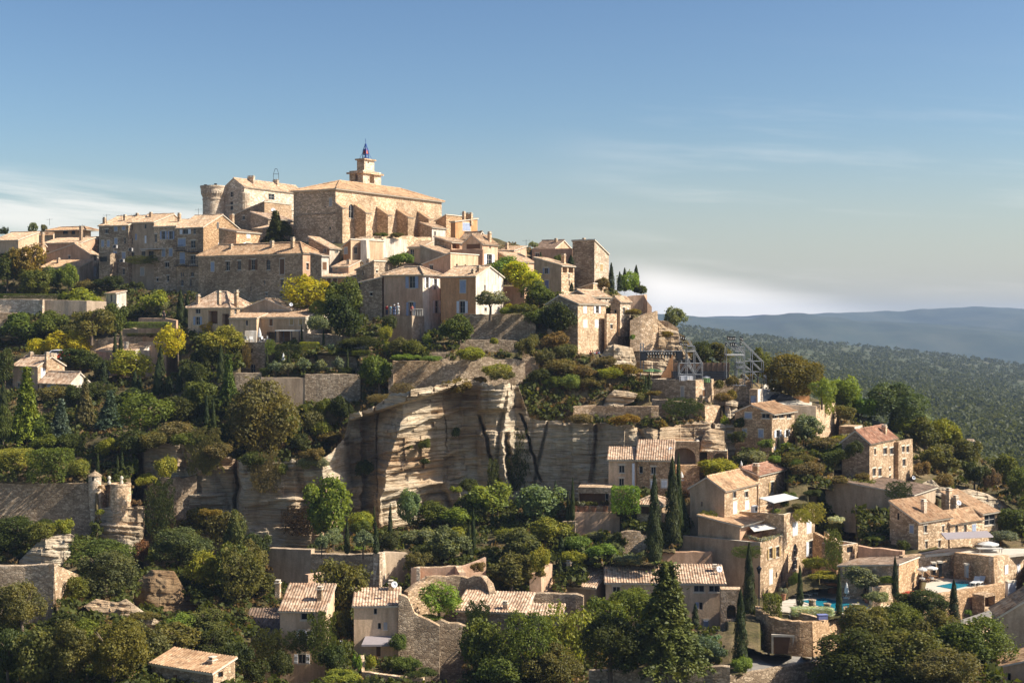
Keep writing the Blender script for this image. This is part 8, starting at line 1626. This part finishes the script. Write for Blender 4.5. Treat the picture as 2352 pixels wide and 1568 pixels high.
loungers([(500, 648, fD(648, ZP + .02), .9), (590, 640, fD(640, ZP + .02), .9), (635, 628, fD(628, ZP + .02), .9), (820, 604, fD(604, ZP + .02), 1.5)], M['canvas'], 'white loungers by the lower pool', ['white sun lounger by lower pool, leftmost', 'white sun lounger by lower pool, second from left', 'white sun lounger by lower pool, third from left', 'white sun lounger in shade of pool pergola'])
zu = ZU + .02
loungers([(1540, 520, fD(522, zu), .9), (1585, 508, fD(512, zu), .9), (1650, 502, fD(506, zu), .9)], M['wood'], 'wooden loungers by the upper pool', ['brown lounger by upper pool, left one', 'brown lounger by upper pool, middle one', 'brown lounger by upper pool, right one'])
loungers([(1950, 548, fD(550, zu), -.6), (1990, 545, fD(547, zu), -.6)], M['canvas'], 'pale loungers at pool edge', ['pale lounger at right end of upper pool, left one', 'pale lounger at right end of upper pool, right one'])
# ---- floats, planters, furniture
for u, v, lb in ((1455, 640, 'orange red kayak lying on terrace, front one'), (1488, 626, 'orange red kayak lying on terrace, rear one')):
    t = thing('kayak', lb, 'kayak', P(tu(u), tv(v), fD(v, ZU + .02))); mb = MB(); prof = []; n = 14; ring = 10; vs = []
    for i in range(n + 1):
        s_ = -1 + 2 * i / n; r_ = max(.02, (1 - s_ * s_) ** .6) * .42
        vs += [Vector((s_ * 1.6, math.cos(6.283 * j / ring) * r_, .25 + math.sin(6.283 * j / ring) * r_ * .55 + .18 * s_ * s_)) for j in range(ring)]
    mb.add(vs, [(i * ring + j, i * ring + (j + 1) % ring, (i + 1) * ring + (j + 1) % ring, (i + 1) * ring + j) for i in range(n) for j in range(ring)]); part(mb, 'hull', [M['red']], t, rz=.3, smooth=True); mb = MB(); mb.lathe([(.3, .47), (.33, .52), (.24, .52), (.2, .40), (0, .38)], 12); part(mb, 'cockpit', [M['black']], t)
t = thing('storage_box', 'purple covered box on the bastion lawn', 'box', P(tu(722), tv(822), 152.2)); mb = MB(); mb.box(-.5, .5, -.3, .3, 0, .45); part(mb, 'body', [M['violet']], t, rz=.15); mb = MB(); mb.box(-.54, .54, -.33, .33, .453, .53); part(mb, 'lid', [M['violet']], t, rz=.15)
def pot(u, v, D, r, h_, col, label):
    t = thing('potted_plant', label, 'potted plant', P(tu(u), tv(v), D)); mb = MB(); mb.lathe([(0, 0), (r * .6, .01), (r * .9, h_ * .4), (r, h_ * .42), (r * .9, h_ * .42), (0, h_ * .38)], 12); part(mb, 'pot', [M['pot']], t); link('foliage', proto('bush', 0, 1), t, (0, 0, h_ * .68), 0, (r * 1.5, r * 1.5, h_ * .36), PAL[col])
pot(800, 612, fD(612, ZP + .02), .75, 2.4, 'wh', 'large white flowering potted plant by lower pool'); pot(408, 668, 159.6, .35, 1.6, 'wh', 'flowering pot by stairs of corner house'); pot(1095, 690, fD(690, ZP + .02), .6, 1.2, 'lg', 'low planter at right end of lower pool')
tile('L')
for i, (u, v, c) in enumerate(((976, 206, 'bo'), (1022, 210, 'wh'), (1060, 208, 'yg'), (1120, 210, 'yg'), (1212, 206, 'br'))): pot(u, v, 180.4, .42, 1.5, c, ('brown leaved pot at left end of salon terrace', 'white flower pot second on salon terrace', 'yellow green pot in middle of salon terrace', 'yellow green pot right of middle on salon terrace', 'reddish pot near block topiary')[i])
tile('N')
t = thing('dining_table', 'long pale dining table under beige parasol', 'table', P(tu(2075), tv(300), 169.5)); mb = MB(); mb.box(-1.5, 1.5, -.5, .5, .72, .78); part(mb, 'top', [M['frame']], t)
for x in (-1.3, 1.3):
    for y in (-.4, .4):
        mb = MB(); mb.box(x - .04, x + .04, y - .04, y + .04, 0, .718); part(mb, 'leg', [M['frame']], t)
def chair_parts(m):
    s_, b_, l_ = MB(), MB(), MB(); s_.box(-.3, .3, -.3, .3, .36, .46); b_.box(-.3, .3, .24, .32, .463, .9); l_.box(-.03, .03, -.03, .03, 0, .358); return s_.data('seat', [m]), b_.data('backrest', [m]), l_.data('leg', [m])
def chairs(rows, m, group, labels):
    a, b, c = chair_parts(m)
    for (u, v, D, rz), lb in zip(rows, labels):
        t = thing('chair', lb, 'chair', P(tu(u), tv(v), D), rz, group); link('seat', a, t); link('backrest', b, t)
        for x in (-.26, .26):
            for y in (-.26, .26): link('leg', c, t, (x, y, 0))
chairs([(2040, 296, 170.4, 0), (2075, 296, 170.4, 0), (2110, 296, 170.4, 0)], M['canvas'], 'chairs at the dining table', ['left pale chair behind dining table under beige parasol', 'middle pale chair behind dining table under beige parasol', 'right pale chair behind dining table under beige parasol'])
tile('G')
chairs([(165, 412, 226.4, 2.6), (205, 412, 226.2, .4), (300, 412, 226.3, 1.2), (345, 410, 226.6, 2.)], M['canvas'], 'pale chairs on upper villa terrace', ['pale armchair at left end of villa terrace', 'pale armchair left of closed villa parasol', 'pale armchair right of closed villa parasol', 'pale armchair next to the pergola'])
chairs([(450, 420, 225.6, 0), (490, 420, 225.6, 3.1), (545, 420, 225.6, 0)], M['wood'], 'wooden chairs under pergola', ['dark wooden chair under white pergola, left', 'dark wooden chair under white pergola, middle', 'dark wooden chair under white pergola, right'])
# ---- satellite dishes, antennas, wall units
def dish(u, v, D, px, label, rz=.3):
    r = px * _T[2] / 2 / F * D; t = thing('satellite_dish', label, 'satellite dish', P(tu(u), tv(v), D), rz); mb = MB(); mb.lathe([(0, .0), (r * .5, .05), (r, .2), (r * 1.02, .19), (r * .5, .02), (0, -.03)], 18); d = part(mb, 'reflector', [M['white']], t, smooth=True); d.rotation_euler = (math.radians(68), 0, 0)
    mb = MB(); mb.tube((0, .05, 0), (0, .3, -r * 1.4), .04, n=5); part(mb, 'mast', [M['steel']], t); mb = MB(); mb.tube((0, -.1, -r), (0, -r * 1.1, -r * .2), .025, n=4); part(mb, 'arm', [M['steel']], t)
tile('C'); dish(372, 1136, 227, 34, 'white satellite dish low beside pink house')
tile('K'); dish(1330, 790, 150.5, 50, 'satellite dish on chimney of white house')
tile('M'); dish(780, 1258, 165.5, 66, 'satellite dish on right end of long house roof')
tile('E'); dish(452, 1278, 188, 30, 'satellite dish on cliff house roof edge'); 
tile('I'); dish(895, 970, 187, 40, 'white dish at foot of red roof house'); dish(1382, 1240, 178, 56, 'satellite dish beside chimney of broad villa')
tile('B'); dish(640, 655, 298, 34, 'white dish on house in front of castle'); dish(785, 1420, 232, 28, 'white dish on lower villa roof'); 
def antenna(u, vb, vt, D, label, bars=3):
    t = thing('tv_antenna', label, 'antenna', P(tu(u), tv(vb), D)); k_ = D / F * _T[2]; h_ = (vb - vt) * k_; mb = MB(); mb.tube((0, 0, -.5), (0, 0, h_), .035, n=5); part(mb, 'mast', [M['iron']], t)
    mb = MB(); mb.tube((-.7, 0, h_ - .3), (.7, 0, h_ - .15), .022, n=4)
    for i in range(bars): x = -.6 + 1.2 * i / (bars - 1); mb.tube((x, -.1, h_ - .3), (x, .1, h_ - .08), .018, n=4)
    part(mb, 'aerial', [M['iron']], t)
tile('A')
for u, b_, t_, D, lb in ((862, 750, 686, 290, 'antenna on left chimney of tall row'), (980, 735, 688, 291, 'second antenna on tall row roof'), (1085, 712, 684, 292, 'third antenna on tall row roof'), (1605, 740, 640, 290, 'tall antenna left of castle tower'), (400, 760, 722, 322, 'antenna on loggia house roof'), (665, 880, 770, 312, 'pale pole antenna before loggia house')): antenna(u, b_, t_, D, lb)
tile('C'); antenna(612, 200, 148, 288, 'antenna on orange skyline house'); antenna(1118, 440, 368, 266, 'antenna on skyline left of long wall house'); antenna(895, 655, 588, 229, 'thin pole beside orange house gable', 2); antenna(882, 400, 376, 256, 'antenna on glass bay house chimney', 3)
tile('A')
for u, v, lb in ((930, 948, 'white air conditioner on tall row wall, upper left'), (1055, 972, 'white air conditioner on tall row wall, upper right'), (986, 1062, 'white air conditioner on tall row wall, lowest')):
    t = thing('air_conditioner', lb, 'air conditioner', P(tu(u), tv(v), 285.2)); mb = MB(); mb.box(-.38, .38, -.3, .6, -.3, .3); part(mb, 'case', [M['grey']], t); mb = MB(); mb.lathe([(0, 0), (.3, .001), (.3, .04), (0, .04)], 14); f_ = part(mb, 'fan', [M['iron']], t); f_.location = (0, -.304, 0); f_.rotation_euler = (math.pi / 2, 0, 0)
# ---- cars
def car(u, v, D, rz, col, label):
    t = thing('parked_car', label, 'car', P(tu(u), tv(v), D), rz); prof = [(-2.1, .35), (-2.15, .75), (-1.95, .95), (-1.5, 1.02), (-1.0, 1.55), (-.4, 1.66), (1.0, 1.62), (1.75, 1.1), (2.12, 1.0), (2.15, .35)]
    mb = MB(); n = len(prof); W = .88; ins = [.0, .0, .0, .02, .16, .2, .2, .04, .0, .0]
    L_ = [Vector((x, -W + i_, z)) for (x, z), i_ in zip(prof, ins)]; R_ = [Vector((x, W - i_, z)) for (x, z), i_ in zip(prof, ins)]
    mb.add(L_ + R_, [(i, i + 1, n + i + 1, n + i) for i in range(n - 1)] + [tuple(range(n - 1, -1, -1)), tuple(range(n, 2 * n)), (0, n, 2 * n - 1, n - 1)]); b_ = link('body', mb.data('body', [col]), t)
    for s in (-1, 1):
        mb = MB(); y = s * (W - .01)
        mb.add([Vector(p) for p in [(-1.25, s * (W + .005), 1.06), (1.55, s * (W - .02), 1.08), (.95, s * (W - .165), 1.52), (-.9, s * (W - .145), 1.5)]], [(0, 1, 2, 3)]); part(mb, 'side_window', [M['glass']], t)
        for x in (-1.35, 1.35):
            w_ = link('wheel', None, t, (x, s * (W - .05), .34)); mb = MB(); mb.lathe([(.2, -.1), (.34, -.1), (.34, .1), (.2, .1)], 16); o = part(mb, 'tyre', [M['black']], w_); o.rotation_euler = (math.pi / 2, 0, 0); mb = MB(); mb.lathe([(0, -.06), (.2, -.08), (.2, .08), (0, .06)], 12); o = part(mb, 'rim', [M['steel']], w_); o.rotation_euler = (math.pi / 2, 0, 0)
        mb = MB(); mb.box(-2.17, -2.1, s * .6 - .18, s * .6 + .18, .72, .86); part(mb, 'headlight', [M['white']], t)
    mb = MB(); mb.add([Vector(p) for p in [(-1.52, -.75, 1.05), (-1.52, .75, 1.05), (-1.04, .66, 1.52), (-1.04, -.66, 1.52)]], [(0, 1, 2, 3)]); part(mb, 'windscreen', [M['glass']], t)
tile('E'); car(1348, 924, 211, .5, M['black'], 'black car parked under the big round tree')
tile('F'); car(566, 556, 243, .2, M['red'], 'small red car half hidden beside dark tree'); car(470, 552, 244, .1, M['white'], 'white car glimpsed behind hillside house chimneys')
# ---- laundry, lamp
tile('K')
for u, lb in ((880, 'pale towel hanging between roadside houses, left'), (912, 'pale towel hanging between roadside houses, right')):
    t = thing('towel', lb, 'towel', P(tu(u), tv(1308), 147.5)); mb = MB(); vs = [Vector((x, .08 * math.sin(x * 9 + z * 2), z)) for z in (0, .35, .7, .98) for x in (-.17, -.06, .06, .17)]
    vs2 = [v_ + Vector((0, .03, 0)) for v_ in vs]; mb.add(vs + vs2, [(r_ * 4 + c_, r_ * 4 + c_ + 1, r_ * 4 + c_ + 5, r_ * 4 + c_ + 4) for r_ in range(3) for c_ in range(3)] + [(16 + r_ * 4 + c_, 16 + r_ * 4 + c_ + 4, 16 + r_ * 4 + c_ + 5, 16 + r_ * 4 + c_ + 1) for r_ in range(3) for c_ in range(3)]); part(mb, 'cloth', [M['white']], t)
tile('N'); t = thing('street_lamp', 'old iron lantern post beside tall cypress', 'street lamp', P(tu(210), tv(760), 157)); mb = MB(); mb.tube((0, 0, -.5), (0, 0, 4.2), .07, .05, 8); part(mb, 'post', [M['iron']], t); mb = MB(); mb.lathe([(.12, 4.2), (.28, 4.75), (.3, 4.8), (.05, 5.05), (0, 5.15)], 6); part(mb, 'lantern', [M['glass']], t)
# ---- car park surface
tile('E'); slab('car_park', 'pale concrete ramp and car park beside the theatre', [(1180, 915), (1205, 760), (1240, 752), (1440, 868), (1600, 900), (1600, 925), (1380, 925)], [208, 219, 221, 216, 214, 209, 208], M['pave'], .4)
def inpoly(u, v, poly):
    c = False
    for (a, b), (e, f) in zip(poly, poly[1:] + poly[:1]):
        if (b > v) != (f > v) and u < (e - a) * (v - b) / (f - b) + a: c = not c
    return c
PAVED = [[(1690,1568),(1640,1480),(1735,1330),(1820,1280),(2050,1290),(2060,1420),(1950,1480),(1900,1568)], [(2040,1400),(2060,1260),(2352,1230),(2352,1440),(2200,1470)], [(1490,930),(1490,850),(1900,850),(1900,940),(1700,960)], [(1590,1430),(1590,1130),(1880,1120),(1880,1300),(1740,1440)], [(770,600),(770,545),(1000,545),(1000,600)]]
GUS, GVV, GDD = make_ground()
def undergrowth():
    A_, B_ = [], []
    for i in range(27000):
        u, v = R.uniform(-60, 2410), R.uniform(560, 1720)
        if v < crest(u) + 4 or any(inpoly(u, v, p) for p in PAVED): continue
        if 300 < u < 1690 and pw(u, CT) + 6 < v < pw(u, CB) - 8: continue
        i_ = int((u + 300) / 5); d = float(np.interp(-v, -GVV[i_], GDD[i_]))
        if face_at(u, v) or face_at(u, v - 3): continue
        q = P(u, v, d); dry = nz(q.x * .06, q.y * .06, 9) > .12 or (1180 < u < 1520 and 760 < v < 930 and R.random() < .5) or (1840 < u < 2120 and 1020 < v < 1130) or (2060 < u < 2330 and 1080 < v < 1160)
        if R.random() < .3: dry = not dry
        (B_ if dry else A_).append((q + Vector((0, 0, .1)), R.uniform(.35, .75) if dry else R.uniform(.5, 1.2)))
    scatter_clumps('undergrowth', 'green low undergrowth covering the hillside between the terraces', A_, 26, M['leaf'], (.085, .098, .02), .42)
    scatter_clumps('dry_grass', 'dry straw coloured grass tufts on ledges and slopes', B_, 14, M['leaf'], (.20, .13, .055), .5)
undergrowth()
def woods():
    S_ = []
    for i in range(14500):
        u = R.uniform(1400, 2480); c = midcrest(max(1500, u)); v = c + (1120 - c) * R.random() ** 1.25 - .4; d = midD(u, v)
        if nz(u * .012, v * .03, 2) < -.33 and R.random() < .8: continue
        r = R.uniform(2.0, 4.3) * (1 if d > 600 else .75); S_.append((P(u, v, d) + Vector((0, 0, r * .35)), r))
    scatter_clumps('far_woods', 'oak and pine scrub woodland covering the hill behind the village', S_, 24, M['leaf'], (.075, .085, .024), .42)
woods()
